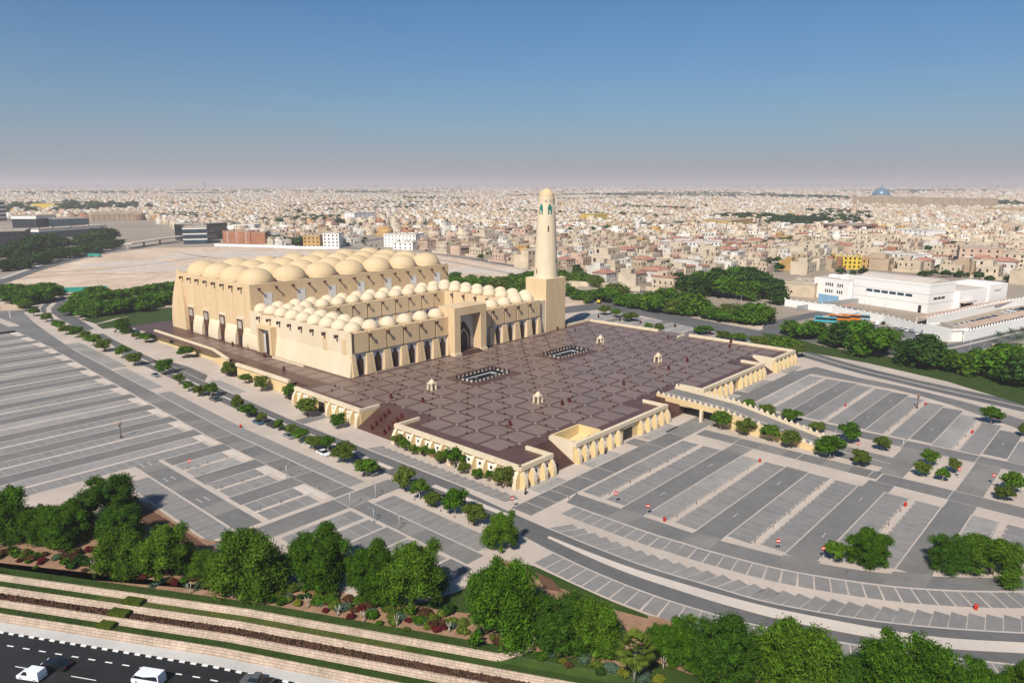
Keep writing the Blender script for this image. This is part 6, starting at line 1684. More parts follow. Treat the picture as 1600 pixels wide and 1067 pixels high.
# ------------------------------------------------------------------ single buildings
def bframe(p, q):
    d = Vector((q[0] - p[0], q[1] - p[1])); l = d.length
    return l, math.atan2(d.y, d.x)
def building(name, label, p, q, depth, h, wallm, floors=0, bandm='wht', glass=None, roofm='roofgrey', cat='building', nwin=0, winm='dark', parapet=.8, group=None):
    """front edge p->q seen from the mosque; local +y goes away from the viewer"""
    l, rz = bframe(p, q)
    t = thing(name, label, cat, (p[0], p[1], 0), rz, group)
    link('walls', MB().box(0, 0, 0, l, depth, h).mesh('walls', M[glass or wallm]), t)
    link('roof', MB().box(-.2, -.2, h, l + .2, depth + .2, h + .4, bottom=True).mesh('roof', M[roofm]), t)
    if parapet:
        mb = MB(); mb.box(-.2, -.2, h + .4, l + .2, .2, h + .4 + parapet); mb.box(-.2, depth - .2, h + .4, l + .2, depth + .2, h + .4 + parapet); mb.box(-.2, .2, h + .4, .2, depth - .2, h + .4 + parapet); mb.box(l - .2, .2, h + .4, l + .2, depth - .2, h + .4 + parapet)
        link('parapet', mb.mesh('parapet', M[wallm]), t)
    for k in range(floors):
        z = h * k / floors
        link('floor_band', MB().box(-.35, -.35, z + h / floors * .78, l + .35, depth + .35, z + h / floors * .99, bottom=True).mesh('floor_band', M[bandm]), t)
    if nwin:
        fl = max(1, round(h / 4)); wm = MB().box(-.8, -.08, 0, .8, 0.0, 1.9).mesh('window', M[winm])
        for k in range(fl):
            for i in range(nwin): link('window', wm, t, (l * (i + .5) / nwin, -.01, 1.2 + k * h / fl))
            nd = max(1, int(nwin * depth / l))
            for i in range(nd): link('window', wm, t, (-.01, depth * (i + .5) / nd, 1.2 + k * h / fl), -math.pi / 2)
    rg = random.Random(int(l * 10))
    for i in range(4):
        x, y = (.12 + .22 * i) * l, rg.uniform(.2, .7) * depth
        link('roof_unit', MB().box(0, 0, 0, rg.uniform(2, 4), rg.uniform(2, 4), rg.uniform(1, 2.2)).mesh('roof_unit', M['w_grey']), t, (x, y, h + .4))
    return t, l
building('school', 'long low building with a sloping pale roof and blue glass front behind the avenue trees', (178.6, 1010.6), (277.1, 1051.9), 40, 12.2, 'w_grey', 1, 'wht', 'glass')
building('office_building', 'blue glass office block with grey end walls left of the sandy plot', (273.6, 1266.4), (323.7, 1265.3), 60, 14.8, 'w_grey', 0, 'wht', 'glass')
building('office_building', 'grey stepped institute with a dark glazed front at the far left', (225.3, 1319.8), (252.3, 1290.0), 50, 19.8, 'w_beige', 1, 'wht', 'dglass')
building('office_building', 'low dark glass building hidden behind trees at the left edge', (94.7, 897.9), (130.4, 884.1), 50, 18.3, 'w_grey', 2, 'black', 'dglass')
building('tower_block', 'dark slab tower with white bands cut by the left edge of the picture', (262.6, 1623.9), (292.6, 1628.6), 30, 39.0, 'w_beige', 5, 'wht', 'dglass')
building('arcaded_building', 'long pale arcaded building with a dark ground floor left of the centre', (396.7, 1475.4), (484.5, 1455.5), 40, 16.4, 'w_beige', 1, 'w_beige', 'w_tan', nwin=10)
building('glass_building', 'curved dark glass pavilion with white floor bands next to the red building', (269.6, 784.9), (293.5, 772.9), 45, 19.5, 'w_grey', 3, 'wht', 'glass')
building('glass_building', 'black glass block behind the curved pavilion', (315.4, 825.8), (357.7, 847.2), 45, 20.2, 'w_grey', 2, 'black', 'dglass')
building('red_building', 'red brick building with three bay windows behind a white wall', (311.4, 767.8), (329.4, 733.2), 25, 14.2, 'w_terracotta', 0, nwin=3, winm='marble')
building('red_building', 'plain red brick block at the right end of the white wall', (329.9, 732.6), (341.5, 719.8), 25, 13.3, 'w_terracotta')
building('white_building', 'white block with a row of windows behind the red building', (401.0, 914.8), (421.8, 891.8), 30, 13.0, 'wht', nwin=8)
building('ochre_building', 'ochre villa beside the road behind the prayer hall', (342.1, 636.8), (355.0, 622.5), 18, 13.2, 'w_ochre', nwin=4)
building('white_building', 'white villa right of the ochre villa behind the prayer hall', (357.5, 619.8), (369.9, 606.0), 18, 15.4, 'wht', nwin=4)
building('white_building', 'long blank white hall beyond the domes with a ribbed front', (410.1, 574.6), (429.4, 540.2), 30, 14.1, 'wht', 0, nwin=9, winm='w_grey')
building('white_building', 'small white house in front of the ribbed white hall', (395.6, 540.1), (405.2, 517.3), 12, 7.8, 'wht', nwin=4)
building('apartment_building', 'white apartment block with blue glazed bays beyond the domes', (714.5, 1051.6), (770.5, 1061.8), 25, 17.1, 'wht', nwin=5, winm='glass')
building('orange_building', 'orange block in the far district at the left', (546.4, 2203.2), (615.9, 2282.0), 60, 17.9, 'yellow')
building('yellow_villa', 'bright yellow villa above the white school', (532.3, 106.7), (542.8, 87.8), 20, 10.5, 'yellow', nwin=6, cat='house')
building('yellow_villa', 'pale yellow villa with a red roof next to the bright yellow villa', (548.3, 89.0), (558.8, 77.4), 18, 8.9, 'w_ochre', nwin=4, roofm='roofred', cat='house')
building('ochre_building', 'ochre block with dark windows in the far district right of the minaret', (1000.9, 700.4), (1036.0, 695.9), 30, 15.6, 'yellow', nwin=4)
building('orange_building', 'long orange building in the middle of the right district', (1022.2, 437.9), (1118.5, 443.5), 50, 11.8, 'w_ochre', nwin=6)
building('orange_building', 'terracotta apartment block with red roof right of the long white terrace', (613.3, 230.2), (666.2, 228.5), 30, 9.7, 'w_terracotta', nwin=6, roofm='roofred')
building('white_terrace', 'long white terrace of houses with a red roof above the dark grove', (550.2, 278.7), (599.7, 245.3), 22, 12.0, 'wht', nwin=14, roofm='roofred', cat='house')
building('glass_building', 'teal glass block in the right district', (967.0, 525.8), (1002.4, 514.3), 40, 9.7, 'w_grey', 0, glass='teal')
building('red_building', 'dark red building with a terrace roof right of the centre', (984.8, 248.3), (1033.0, 215.3), 50, 12.1, 'dred', 2, 'dred', 'dglass')
building('white_building', 'white villa with dark windows on the slope at the right', (919.0, 157.8), (898.0, 118.7), 30, 14.5, 'wht', nwin=6, cat='house')
building('palace', 'long pale pink villa block at the right edge', (615.5, 29.3), (623.1, -1.0), 30, 17.3, 'w_pinkish', nwin=5, cat='house')
building('palace', 'pale yellow villa at the right edge behind a white wall', (607.2, -4.4), (607.5, -31.4), 30, 14.8, 'w_cream', nwin=5, cat='house')
building('white_building', 'white villa with a roof parapet right of the yellow villas', (593.2, 85.0), (584.3, 56.5), 20, 10.8, 'wht', nwin=6, cat='house')
building('long_palace', 'long beige colonnaded palace on the far plain below the glass dome', (2390.7, 681.7), (2248.2, 319.9), 120, 30.8, 'w_tan', 0, nwin=16, cat='palace')
building('long_palace', 'lower beige wing right of the long palace at the right edge', (2014.4, 248.0), (1985.9, 113.2), 100, 12.2, 'w_ochre', nwin=8, cat='palace')
dm = thing('glass_dome', 'blue glass dome rising behind the long beige palace on the far plain', 'dome', (*(2691.9, 679.9), 0))
mb = MB().lathe([(29 * math.cos(t), 33.3 + (58.7 - 33.3) * math.sin(t)) for t in np.linspace(0, 1.5, 8)] + [(2, 65.3), (0, 66.4)], 24)
link('dome', mb.mesh('dome', M['domeglass'], True), dm)
link('drum', MB().lathe([(36, 0), (36, 33.3), (34, 33.3)], 24).mesh('drum', M['w_tan']), dm)
for i, (u, h, w) in enumerate([(3768.0, 8694.2, 60, 70), (3808.6, 8649.3, 95, 70), (3849.2, 8604.3, 90, 60), (3889.8, 8559.4, 95, 75), (3935.5, 8508.8, 88, 90)] and [(282,85,90),(289,105,80),(297,100,70),(305,106,80),(314,100,110)]):
    p = [(3849.9, 8879.2), (3886.2, 8839.1), (3927.7, 8793.2), (3969.1, 8747.3), (4015.8, 8695.7)][i]
    t = thing('far_tower', 'hazy grey tower block on the horizon at the left, %s of five' % nth(i), 'tower', (p[0], p[1], 0), R(-42), 'towers on the horizon')
    link('walls', MB().box(-w * .45, -30, 0, w * .45, 30, h).mesh('walls', M['w_grey']), t)
    link('roof', MB().box(-w * .3, -20, h, w * .3, 20, h + 6).mesh('roof', M['w_grey']), t)
for i, (x, y, h) in enumerate([(2395.0, 7278.4, 105), (2414.7, 7256.6, 100), (1936.7, 523.2, 32), (1572.4, 797.5, 32), (1398.4, 526.9, 28),
    (2028.4, 3157.5, 60), (1688.6, 3533.6, 60)]):
    t = thing('slender_minaret', 'slender white minaret standing above the distant houses, %s of seven' % nth(i), 'minaret', (x, y, 0), 0, 'distant minarets')
    r_ = max(1.2, h * .035); link('shaft', MB().lathe([(r_ * 1.3, 0), (r_, h * .7), (r_ * 1.5, h * .71), (r_ * 1.5, h * .74), (r_ * .8, h * .75), (r_ * .7, h * .93), (0, h)], 10).mesh('shaft', M['wht'], True), t)
# --- white school at the right
sch = thing('white_school', 'large white hall with curved roof and a strip of dark windows beside bus park', 'school', (337.2, -10.5, 0), math.atan2(44.8, 13.4))
HL, HW, HH = 46.8, 27.0, 15.4
link('walls', MB().box(0, -HW, 0, HL, 0, HH).mesh('walls', M['wht']), sch)
mb = MB(); n = 12
ys = [-HW + HW * i / n for i in range(n + 1)]
zz_ = [HH + 3.2 * math.sin(math.pi * i / n) for i in range(n + 1)]
mb.add([(x, y, z) for x in (1.2, HL - 1.2) for y, z in zip(ys, zz_)], [(i, i + 1, n + 2 + i, n + 1 + i)[::-1] for i in range(n)] + [tuple(range(n + 1)), tuple(range(2 * n + 1, n, -1))])
link('curved_roof', mb.mesh('curved_roof', M['pale']), sch)
mb = MB(); mb.box(-.15, -.4, HH, HL + .15, .15, HH + 1.3); mb.box(-.15, -HW - .15, HH, .3, -.4, HH + 1.3); mb.box(HL - .3, -HW - .15, HH, HL + .15, -.4, HH + 1.3)
link('parapet', mb.mesh('parapet', M['wht']), sch)
wm = MB().box(-2.0, 0, 0, 2.0, .12, 1.5).mesh('window', M['glass'])
for i in range(6): link('window', wm, sch, (11.5 + 4.9 * i, .01, 8.4))
wm2 = MB().box(-.12, -1.6, 0, 0, 1.6, 1.3).mesh('window', M['dark'])
for i in range(3): link('window', wm2, sch, (-.01, -7 - 4.0 * i, 7.4))
link('door', MB().box(3.5, 0, 0, 5.2, .15, 4.2).mesh('door', M['dark']), sch)
for z in (5.2, 10.6): link('string_course', MB().box(-.08, -HW - .08, z, HL + .08, .08, z + .12, bottom=True).mesh('string_course', M['roofgrey']), sch)
link('rear_block', MB().box(-3, -HW - 30, 0, 30, -HW - .2, 11).mesh('rear_block', M['wht']), sch)
link('rear_roof', MB().box(-2.6, -HW - 29.6, 11.0, 29.6, -HW - .6, 11.15).mesh('rear_roof', M['pale']), sch)
link('canopy', MB().box(-6, -HW - 14, 4.2, -3.02, -HW - 1, 5.0, bottom=True).mesh('canopy', M['pale']), sch)
link('canopy_shadow_gap', MB().box(-3.1, -HW - 13, .1, -3.01, -HW - 2, 4.1).mesh('entrance', M['dark']), sch)  # dark panel at the entrance, with the canopy's shadow put into its colour
link('end_block', MB().box(-4, -HW - 52, 0, 18, -HW - 31, 12.5).mesh('end_block', M['wht']), sch)
link('window', MB().box(-4.12, -HW - 44, 8.5, -4.0, -HW - 36, 9.4).mesh('window', M['w_grey']), sch)
wing = thing('school_wing', 'white three storey wing with grouped tall windows left of the white school hall', 'school', (356.3, 53.5, 0), math.atan2(44.8, 13.4))
link('walls', MB().box(-16, -18, 0, 8, 0, 12.8).mesh('walls', M['wht']), wing); link('link_block', MB().box(-24, -16, 0, -16.02, -2, 11.5).mesh('link_block', M['wht']), wing)
link('roof', MB().box(-15.6, -17.6, 12.8, 7.6, -.4, 12.95).mesh('roof', M['pale']), wing)
link('roof_room', MB().box(-12, -12, 12.95, -6, -6, 15.5).mesh('roof_room', M['wht']), wing); link('roof_room', MB().box(-3, -14, 12.95, 4, -9, 14.5).mesh('roof_room', M['wht']), wing)
wm = MB().box(-.4, 0, 0, .4, .1, 2.0).mesh('window', M['dark'])
for z in (4.2, 8.4):
    for x in (-12.5, -11, -9.5, -5.5, -4, -2.5, -1): link('window', wm, wing, (x, .01, z))
hall2 = building('beige_hall', 'plain beige hall at the left end of the school grounds', (350.0, 76.5), (351.9, 58.0), 26, 8.4, 'w_beige')
def fence(pts, h, m, label, name='boundary_wall', post=0, w=.4, cat='wall', batt=0):
    t = thing(name, label, cat, (pts[0][0], pts[0][1], 0))
    mb = MB(); x0, y0 = pts[0]
    for a, b in zip(pts, pts[1:]): mb.obox((a[0] - x0, a[1] - y0), (b[0] - x0, b[1] - y0), w, 0, h)
    link('panel', mb.mesh('panel', M[m]), t)
    if batt:
        mm = MB().box(-.5, -.3, h - .01, .5, .3, h + .7).mesh('merlon', M[m])
        for p in resample(pts, batt)[:120]: link('merlon', mm, t, (p[0] - x0, p[1] - y0, 0))
    return t
fence([(309.3, 60.0), (303.2, 30.2), (289.2, -0.9), (271.5, -23.9)], 4.2, 'wht', 'white crenellated wall between the bus park and the school', batt=4)
fence([(268.1, -24.7), (258.6, -38.2)], 5.6, 'wht', 'white wall of the gatehouse at the school corner')
fence([(264.4, -42.5), (298.2, -51.1), (352.7, -65.7)], 5.0, 'wht', 'white crenellated wall along the right hand road', batt=3)
fence([(294.8, -20.2), (331.4, -28.1), (382.8, -38.5), (440.8, -56.1)], 4.4, 'wht', 'white wall behind the shaded school car park', batt=4)
building('gatehouse', 'white gatehouse with a dark slot window at the school corner', (269.1, -25.9), (260.6, -38.3), 9, 4.8, 'wht', cat='house')
for i, (p, q, lb) in enumerate((((297.6, -20.8), (372.5, -36.9), 'long tan shade roof over parked cars behind the white wall'), ((282.7, -40.9), (373.9, -63.4), 'tan shade roof along the roadside white wall'), ((373.5, -38.0), (403.7, -44.4), 'small tan canopy at the far end of the school car park'))):
    l, rz = bframe(p, q); t = thing('shade_roof', lb, 'canopy', (p[0], p[1], 0), rz)
    link('roof', MB().box(0, 0, 3.4, l, 7, 3.7, bottom=True).mesh('roof', M['w_pinkish']), t)
    for k in range(8): link('post', MB().box(l * k / 7 - .15, 6.4, 0, l * k / 7 + .15, 6.7, 3.4).mesh('post', M['wht']), t)
fence([(296.2, 47.6), (346.4, 33.4), (357.0, 21.7)], 3, 'steel', 'grey mesh fence beside the school court', w=.1, cat='fence', name='mesh_fence')
t = thing('sports_panel', 'pale blue screen panel beside the school wing', 'screen', (*(337.7, 50.5), 0), math.atan2(44.8, 13.4) + math.pi)
link('panel', MB().box(0, 0, 0, 14, .3, 5.4).mesh('panel', M['bluepanel']), t); link('frame', MB().box(-.15, .05, 5.4, 14.15, .25, 5.6).mesh('frame', M['wht']), t)
mb = MB().sheet([(341.1, 39.3), (358.3, 35.3), (349.6, 29.9), (328.8, 31.5)], .03); mb.sheet([(362.6, -19.4), (419.7, -32.7), (412.6, -39.8), (345.1, -25.4)], .03); struct('red_court', mb, M['redcourt'])
fence([(23.3, 453.1), (32.9, 446.8), (46.1, 438.9), (59.6, 433.1)], 3.4, 'tealf', 'teal hoarding at the edge of the sandy plot beyond the road bend', name='hoarding', cat='fence', w=.3)
fence([(281.5, 730.2), (315.3, 666.5), (330.8, 624.1), (359.9, 591.8)], 3, 'wht', 'long white compound wall at the back of the sandy plot')
fence([(297.9, 636.1), (352.8, 569.4), (382.9, 496.2), (370.3, 404.4), (348.4, 325.0),
    (335.0, 276.7)], 1.6, 'w_grey', 'low grey barrier along the street behind the sandy plot', w=.5)
fence([(292.7, 213.8), (301.6, 189.0), (301.1, 156.7)], 3.5, 'w_cream', 'cream compound wall under the white villas right of the minaret')
fence([(292.3, 140.4), (288.5, 120.2), (285.5, 100.8)], 2.6, 'w_cream', 'cream wall between the tree belt and the dark grove')
fence([(251.5, -56.1), (248.9, -62.4), (242.5, -77.8)], 3.2, 'w_cream', 'cream wall of the palm plot at the right edge')
t = thing('flyover', 'low concrete flyover curving to the dark glass pavilion', 'bridge', (*(199.4, 769.4), 0))
mb = MB(); pts = [(199.4, 769.4), (225.8, 791.8), (254.4, 816.2), (295.9, 847.4)]; x0, y0 = pts[0]
for a, b in zip(pts, pts[1:]): mb.obox((a[0] - x0, a[1] - y0), (b[0] - x0, b[1] - y0), 9, 5.2, 6.4)
link('deck', mb.mesh('deck', M['pale']), t)
for p in pts: link('pier', MB().box(-1, -1, 0, 1, 1, 5.2).mesh('pier', M['pale']), t, (p[0] - x0, p[1] - y0, 0))

# ------------------------------------------------------------------ vehicles
def side_extrude(mb, pts, w0, w1, m=0):
    """side outline (x,z,f): f=1 full width, 0 the narrower roof width"""
    n = len(pts); L_ = [(x, (w0 if f else w1) / 2, z) for x, z, f in pts]; Rr = [(x, -(w0 if f else w1) / 2, z) for x, z, f in pts]
    mb.add(L_ + Rr, [tuple(range(n - 1, -1, -1)), tuple(range(n, 2 * n))] + [(i, (i + 1) % n, n + (i + 1) % n, n + i) for i in range(n)], m)
    return mb
wheel_t = None
def wheels(t, l, w, r, xs_):
    me = MB()
    me.lathe([(r * .55, -.1), (r * .9, -.11), (r, -.06), (r, .06), (r * .9, .11), (r * .55, .1)], 18); rim = MB().lathe([(0.0, -.09), (r * .55, -.085), (r * .58, .085), (0, .09)], 12)
    a = me.mesh('wheel', M['rubber'], True); b = rim.mesh('rim', M['steel'], True)
    for x in xs_:
        for s in (-1, 1):
            o = link('wheel', a, t, (x, s * (w / 2 - .1), r)); o.rotation_euler = (math.pi / 2, 0, 0); link('rim', b, o)
def vehicle(kind, x, y, z, rz, m, label, group=None, cat='car', name=None, detail=True):
    t = thing(name or {'sedan': 'car', 'suv': 'car', 'van': 'van', 'minibus': 'van', 'pickup': 'pickup_truck'}[kind], label, cat, (x, y, z), rz, group, .94)
    if kind in ('sedan', 'suv'):
        l, w, h = (4.8, 1.85, 1.46) if kind == 'sedan' else (4.8, 1.95, 1.75)
        b = h * .56
        body = [(l / 2, .38, 1), (l / 2 - .06, b * .86, 1), (l / 2 - 1.15, b, 1), (-l / 2 + .5, b * 1.04, 1), (-l / 2 + .03, b * .95, 1), (-l / 2, .4, 1), (-l / 2 + .2, .22, 1), (l / 2 - .2, .22, 1)]
        gh = [(l / 2 - 1.25, b - .01, 1), (l / 2 - 2.0, h - .06, 0), (-.2, h - .02, 0), (-l / 2 + (1.3 if kind == 'sedan' else .55), h - .08, 0), (-l / 2 + (.5 if kind == 'sedan' else .2), b * 1.03, 1)]
        roof = [(l / 2 - 2.0, h - .07, 0), (-.2, h + .0, 0), (-l / 2 + (1.3 if kind == 'sedan' else .55), h - .07, 0)]
        wx = (l / 2 - .95, -l / 2 + .95); r = .33 if kind == 'sedan' else .37
    elif kind == 'van':
        l, w, h = 4.4, 1.85, 1.85; b = 1.05
        body = [(l / 2, .4, 1), (l / 2 - .05, .8, 1), (l / 2 - .9, b, 1), (l / 2 - 1.65, h - .05, 0), (-l / 2 + .15, h, 0), (-l / 2, b, 1), (-l / 2, .35, 1), (l / 2 - .2, .22, 1)]
        gh = [(l / 2 - .93, b + .02, 1), (l / 2 - 1.6, h - .12, 0), (l / 2 - 2.2, h - .14, 0), (l / 2 - 2.2, b + .05, 1)]; roof = None; wx = (l / 2 - .85, -l / 2 + .8); r = .32
    elif kind == 'minibus':
        l, w, h = 5.2, 1.95, 2.2; b = 1.2
        body = [(l / 2, .4, 1), (l / 2 - .02, 1.0, 1), (l / 2 - .25, b, 1), (l / 2 - 1.0, h - .05, 0), (-l / 2 + .1, h, 0), (-l / 2, b, 1), (-l / 2, .35, 1), (l / 2 - .2, .25, 1)]
        gh = [(l / 2 - .3, b + .04, 1), (l / 2 - .95, h - .25, 0), (-l / 2 + .35, h - .22, 0), (-l / 2 + .2, b + .04, 1)]; roof = None; wx = (l / 2 - 1.0, -l / 2 + 1.1); r = .36
    else:
        l, w, h = 5.4, 1.95, 1.85; b = 1.08
        body = [(l / 2, .45, 1), (l / 2 - .05, b * .9, 1), (l / 2 - 1.3, b, 1), (-l / 2, b, 1), (-l / 2, .45, 1), (l / 2 - .2, .3, 1)]
        gh = [(l / 2 - 1.35, b - .01, 1), (l / 2 - 2.0, h - .08, 0), (-.5, h - .06, 0), (-.75, b - .01, 1)]; roof = [(l / 2 - 2.0, h - .09, 0), (l / 2 - 2.6, h, 0), (-.5, h - .06, 0)]; wx = (l / 2 - 1.0, -l / 2 + 1.1); r = .4
    w1 = w * (.80 if kind in ('sedan', 'suv', 'pickup') else .88)
    link('body', side_extrude(MB(), body, w, w1).mesh('body', M[m]), t)
    link('windows', side_extrude(MB(), gh, w * (.965 if kind in ('sedan', 'suv', 'pickup') else 1.012), w1 * (.97 if roof else 1.02)).mesh('windows', M['dglass']), t)
    if roof:
        pts = roof + [(x_, z_ - .05, 0) for x_, z_, f in roof[::-1]]
        link('roof', side_extrude(MB(), pts, w, w1 * 1.0).mesh('roof', M[m]), t)
    if kind == 'pickup': link('bed', MB().box(-l / 2 + .15, -w / 2 + .15, b, -.85, w / 2 - .15, b + .02).mesh('bed', M['black']), t)
    if detail:
        wheels(t, l, w, r, wx)
        for s in (-1, 1):
            link('headlight', MB().box(l / 2 - .12, s * w * .36 - .2, .6, l / 2 + .015, s * w * .36 + .2, .78).mesh('headlight', M['carwhite']), t)
            link('taillight', MB().box(-l / 2 - .015, s * w * .43 - .06, .75, -l / 2 + .06, s * w * .43 + .06, .95).mesh('taillight', M['red']), t)
    else: wheels(t, l, w, r, wx)
    return t
HD = math.atan2(0.872, -0.49)
vehicle('van', *(-99.2, 13.7), -3.25, HD, 'carwhite', 'small white delivery van in the outer highway lane', cat='van')
vehicle('sedan', *(-95.7, 13.8), -3.25, HD, 'carblack', 'shiny black sedan ahead of the small white van on the highway')
vehicle('minibus', *(-87.4, -0.9), -3.25, HD, 'carwhite', 'white minibus with dark windows on the highway', cat='van')
vehicle('pickup', *(-76.4, -13.8), -3.25, HD, 'cargrey', 'grey pickup cut off by the bottom edge of the picture', cat='pickup')
CC = ['carsilver', 'carwhite', 'carblack', 'cargrey', 'carwhite', 'carsilver', 'carblue']
SPOT = [(-15.9, 173.2), (-15.8, 125.7), (-18.2, 92.3), (-16.9, 86.4), (-18.7, 74.0),
    (-18.3, 63.3), (-19.8, 54.8), (-19.6, 34.6), (-19.1, 38.5), (-13.9, 125.8)]
for i, (x, y) in enumerate(SPOT[:9]):
    vehicle(('sedan', 'suv')[i % 2], x + 1.2, y, .01, math.pi / 2 + (.0 if i % 2 else math.pi), CC[(i * 3) % 7], '%s car parked under the median trees, %s from the roundabout' % (('silver', 'white', 'black', 'grey', 'white', 'silver', 'dark blue')[(i * 3) % 7], nth(i)), 'cars under the median trees', detail=False)
PK = [(263.0, -0.1), (275.7, 0.9), (283.1, 0.5), (287.3, -1.4), (278.2, -7.0),
    (274.9, -10.9), (274.8, -13.3), (274.8, -15.6), (273.0, -18.4), (269.4, -21.6),
    (269.6, -24.1), (268.5, -27.4), (267.3, -4.9), (264.2, -8.7), (263.1, -12.3),
    (258.3, -6.9)]
for i, (x, y) in enumerate(PK):
    vehicle(('sedan', 'suv')[(i + 1) % 2], x, y, .02, .35 + (1.3 if i in (12, 13, 14, 15) else 0), CC[(i * 5 + 1) % 7], '%s car in the small car park by the school wall, %s from the left' % (('silver', 'white', 'black', 'grey', 'white', 'silver', 'dark blue')[(i * 5 + 1) % 7], nth(i)), 'cars beside the school wall', detail=False)
CS = [(288.7, -28.6), (294.2, -29.7), (299.7, -30.9), (305.4, -32.0), (310.2, -33.4),
    (316.1, -34.6), (322.0, -35.9), (328.1, -37.1), (334.3, -38.4), (340.6, -39.7),
    (347.1, -41.1), (369.9, -43.6), (376.9, -45.0), (382.8, -46.7), (388.8, -48.3)]
for i, (x, y) in enumerate(CS):
    vehicle(('suv', 'sedan')[i % 2], x, y, .02, 1.25, CC[(i * 4 + 2) % 7], '%s car under the tan shade roofs of the school, %s from the gate' % (('silver', 'white', 'black', 'grey', 'white', 'silver', 'dark blue')[(i * 4 + 2) % 7], nth(i)), 'cars under the shade roofs', detail=False)
FC = [(379.6, 582.5), (378.4, 571.3), (387.5, 573.8), (386.2, 562.7), (387.5, 555.1),
    (410.0, 500.3), (407.6, 491.3), (405.3, 482.5), (403.1, 473.8), (400.8, 465.3),
    (407.0, 604.8), (405.5, 592.9), (409.6, 588.4), (383.8, 541.1), (398.3, 614.4)]
for i, (x, y) in enumerate(FC):
    vehicle('suv', x, y, .02, .9 + .2 * (i % 3), CC[(i * 3 + 1) % 7], '%s car parked beside the street behind the domes, %s of the group' % (('silver', 'white', 'black', 'grey', 'white', 'silver', 'dark blue')[(i * 3 + 1) % 7], nth(i)), 'cars behind the sandy plot', detail=False)
def bus(x, y, rz, m, label, l=11.0):
    t = thing('bus', label, 'bus', (x, y, .02), rz, 'buses in the bus park')
    link('body', side_extrude(MB(), [(l / 2, .4, 1), (l / 2 - .1, 1.5, 1), (l / 2 - .35, 3.2, 0), (-l / 2 + .1, 3.2, 0), (-l / 2, 1.5, 1), (-l / 2, .4, 1)], 2.5, 2.4).mesh('body', M[m]), t)
    link('windows', side_extrude(MB(), [(l / 2 - .1, 1.6, 1), (l / 2 - .3, 2.75, 0), (-l / 2 + .4, 2.75, 0), (-l / 2 + .4, 1.6, 1)], 2.54, 2.46).mesh('windows', M['dglass']), t)
    link('roof_unit', MB().box(-1.5, -.8, 3.2, 1.5, .8, 3.45).mesh('roof_unit', M['pale']), t)
    wheels(t, l, 2.5, .5, (l / 2 - 2.6, -l / 2 + 2.8))
bus(*(270.6, 22.4), -1.25, 'cyan', 'turquoise bus, leftmost in the bus park'); bus(*(281.2, 19.0), -1.25, 'orange', 'left of two orange buses in the bus park')
bus(*(286.8, 15.5), -1.25, 'orange', 'right of two orange buses in the bus park'); bus(*(290.3, 11.7), -1.25, 'paleblue', 'pale blue bus next to the orange buses'); bus(*(297.2, 9.8), -1.25, 'paleblue', 'pale blue bus at the right end of the bus park')
bus(*(311.4, 37.3), 2.0, 'carwhite', 'left white and red coach parked along the school wall'); bus(*(308.6, 30.6), 2.0, 'carblue', 'blue coach parked along the school wall')
t = thing('digger', 'small yellow and blue digger parked in the rear car park', 'digger', (*(242.1, 148.9), .02), .4)
link('body', MB().box(-1.8, -1, .9, 1.2, 1, 2.2).mesh('body', M['yellow']), t); link('cab', MB().frustum((-.4, -.7, 1.2, .7, 2.2), (-.3, -.6, .9, .6, 3.4)).mesh('cab', M['dglass']), t)
link('bucket', MB().frustum((1.8, -1.1, 3, 1.1, .2), (1.4, -1.1, 2.2, 1.1, 1.4)).mesh('bucket', M['carblue']), t); link('arm', MB().obox((1, 0), (2.2, 0), .4, 1.2, 1.7).mesh('arm', M['yellow']), t)
wheels(t, 4, 2.2, .7, (1.1, -1.1))
t = thing('lorry', 'teal lorry parked at the edge of the sandy plot', 'lorry', (*(139.1, 693.4), .02), -.7)
link('cab', side_extrude(MB(), [(6, .6, 1), (5.9, 2, 1), (5.3, 3.4, 0), (3.4, 3.4, 0), (3.4, .6, 1)], 2.6, 2.4).mesh('cab', M['tealf']), t); link('cargo_box', MB().box(-6, -1.3, 1.1, 3.2, 1.3, 3.9, bottom=True).mesh('cargo_box', M['tealf']), t); wheels(t, 10, 2.5, .55, (4.6, -2.6, -4.2))
# ------------------------------------------------------------------ street furniture
def lamp_post(x, y, h, label, heads=1, group='lamp posts of the car parks', m='steel', ang=0.0):
    t = thing('lamp_post', label, 'lamp', (x, y, 0), ang, group)
    mb = MB(); mb.tube([(0, 0, 0), (0, 0, .5), (0, 0, h)], [.16, .10, .06], 8); link('pole', mb.mesh('pole', M[m], True), t)
    for k in range(heads):
        s = 1 if k == 0 else -1
        mb = MB(); mb.tube([(0, 0, h - .05), (s * .5, 0, h + .12), (s * .9, 0, h + .1)], [.05, .045, .05], 6); mb.box(min(s * .75, s * 1.25), -.14, h + .05, max(s * .75, s * 1.25), .14, h + .2, bottom=True)
        link('lamp_head', mb.mesh('lamp_head', M[m]), t)
LP = [(-33.9, 48.1, 3.4), (-33.6, 21.8, 3.6), (-26.5, 21.7, 3.4), (-34.5, 11.9, 3.2), (-32.7, 5.4, 3.2),
    (-49.6, 58.9, 3.2), (268.2, 69.0, 10.5), (264.2, 64.1, 7), (240.5, -49.5, 9.5), (223.7, -57.0, 7.5),
    (327.9, 9.2, 10), (338.6, 20.7, 6), (334.1, 22.2, 10), (318.9, -52.0, 8), (306.2, -45.5, 6),
    (90.8, -61.2, 3.4), (113.4, 502.7, 10), (68.5, 477.4, 12), (178.5, 722.4, 10), (220.8, 810.9, 11),
    (280.2, 898.2, 11), (220.4, -67.7, 7)]
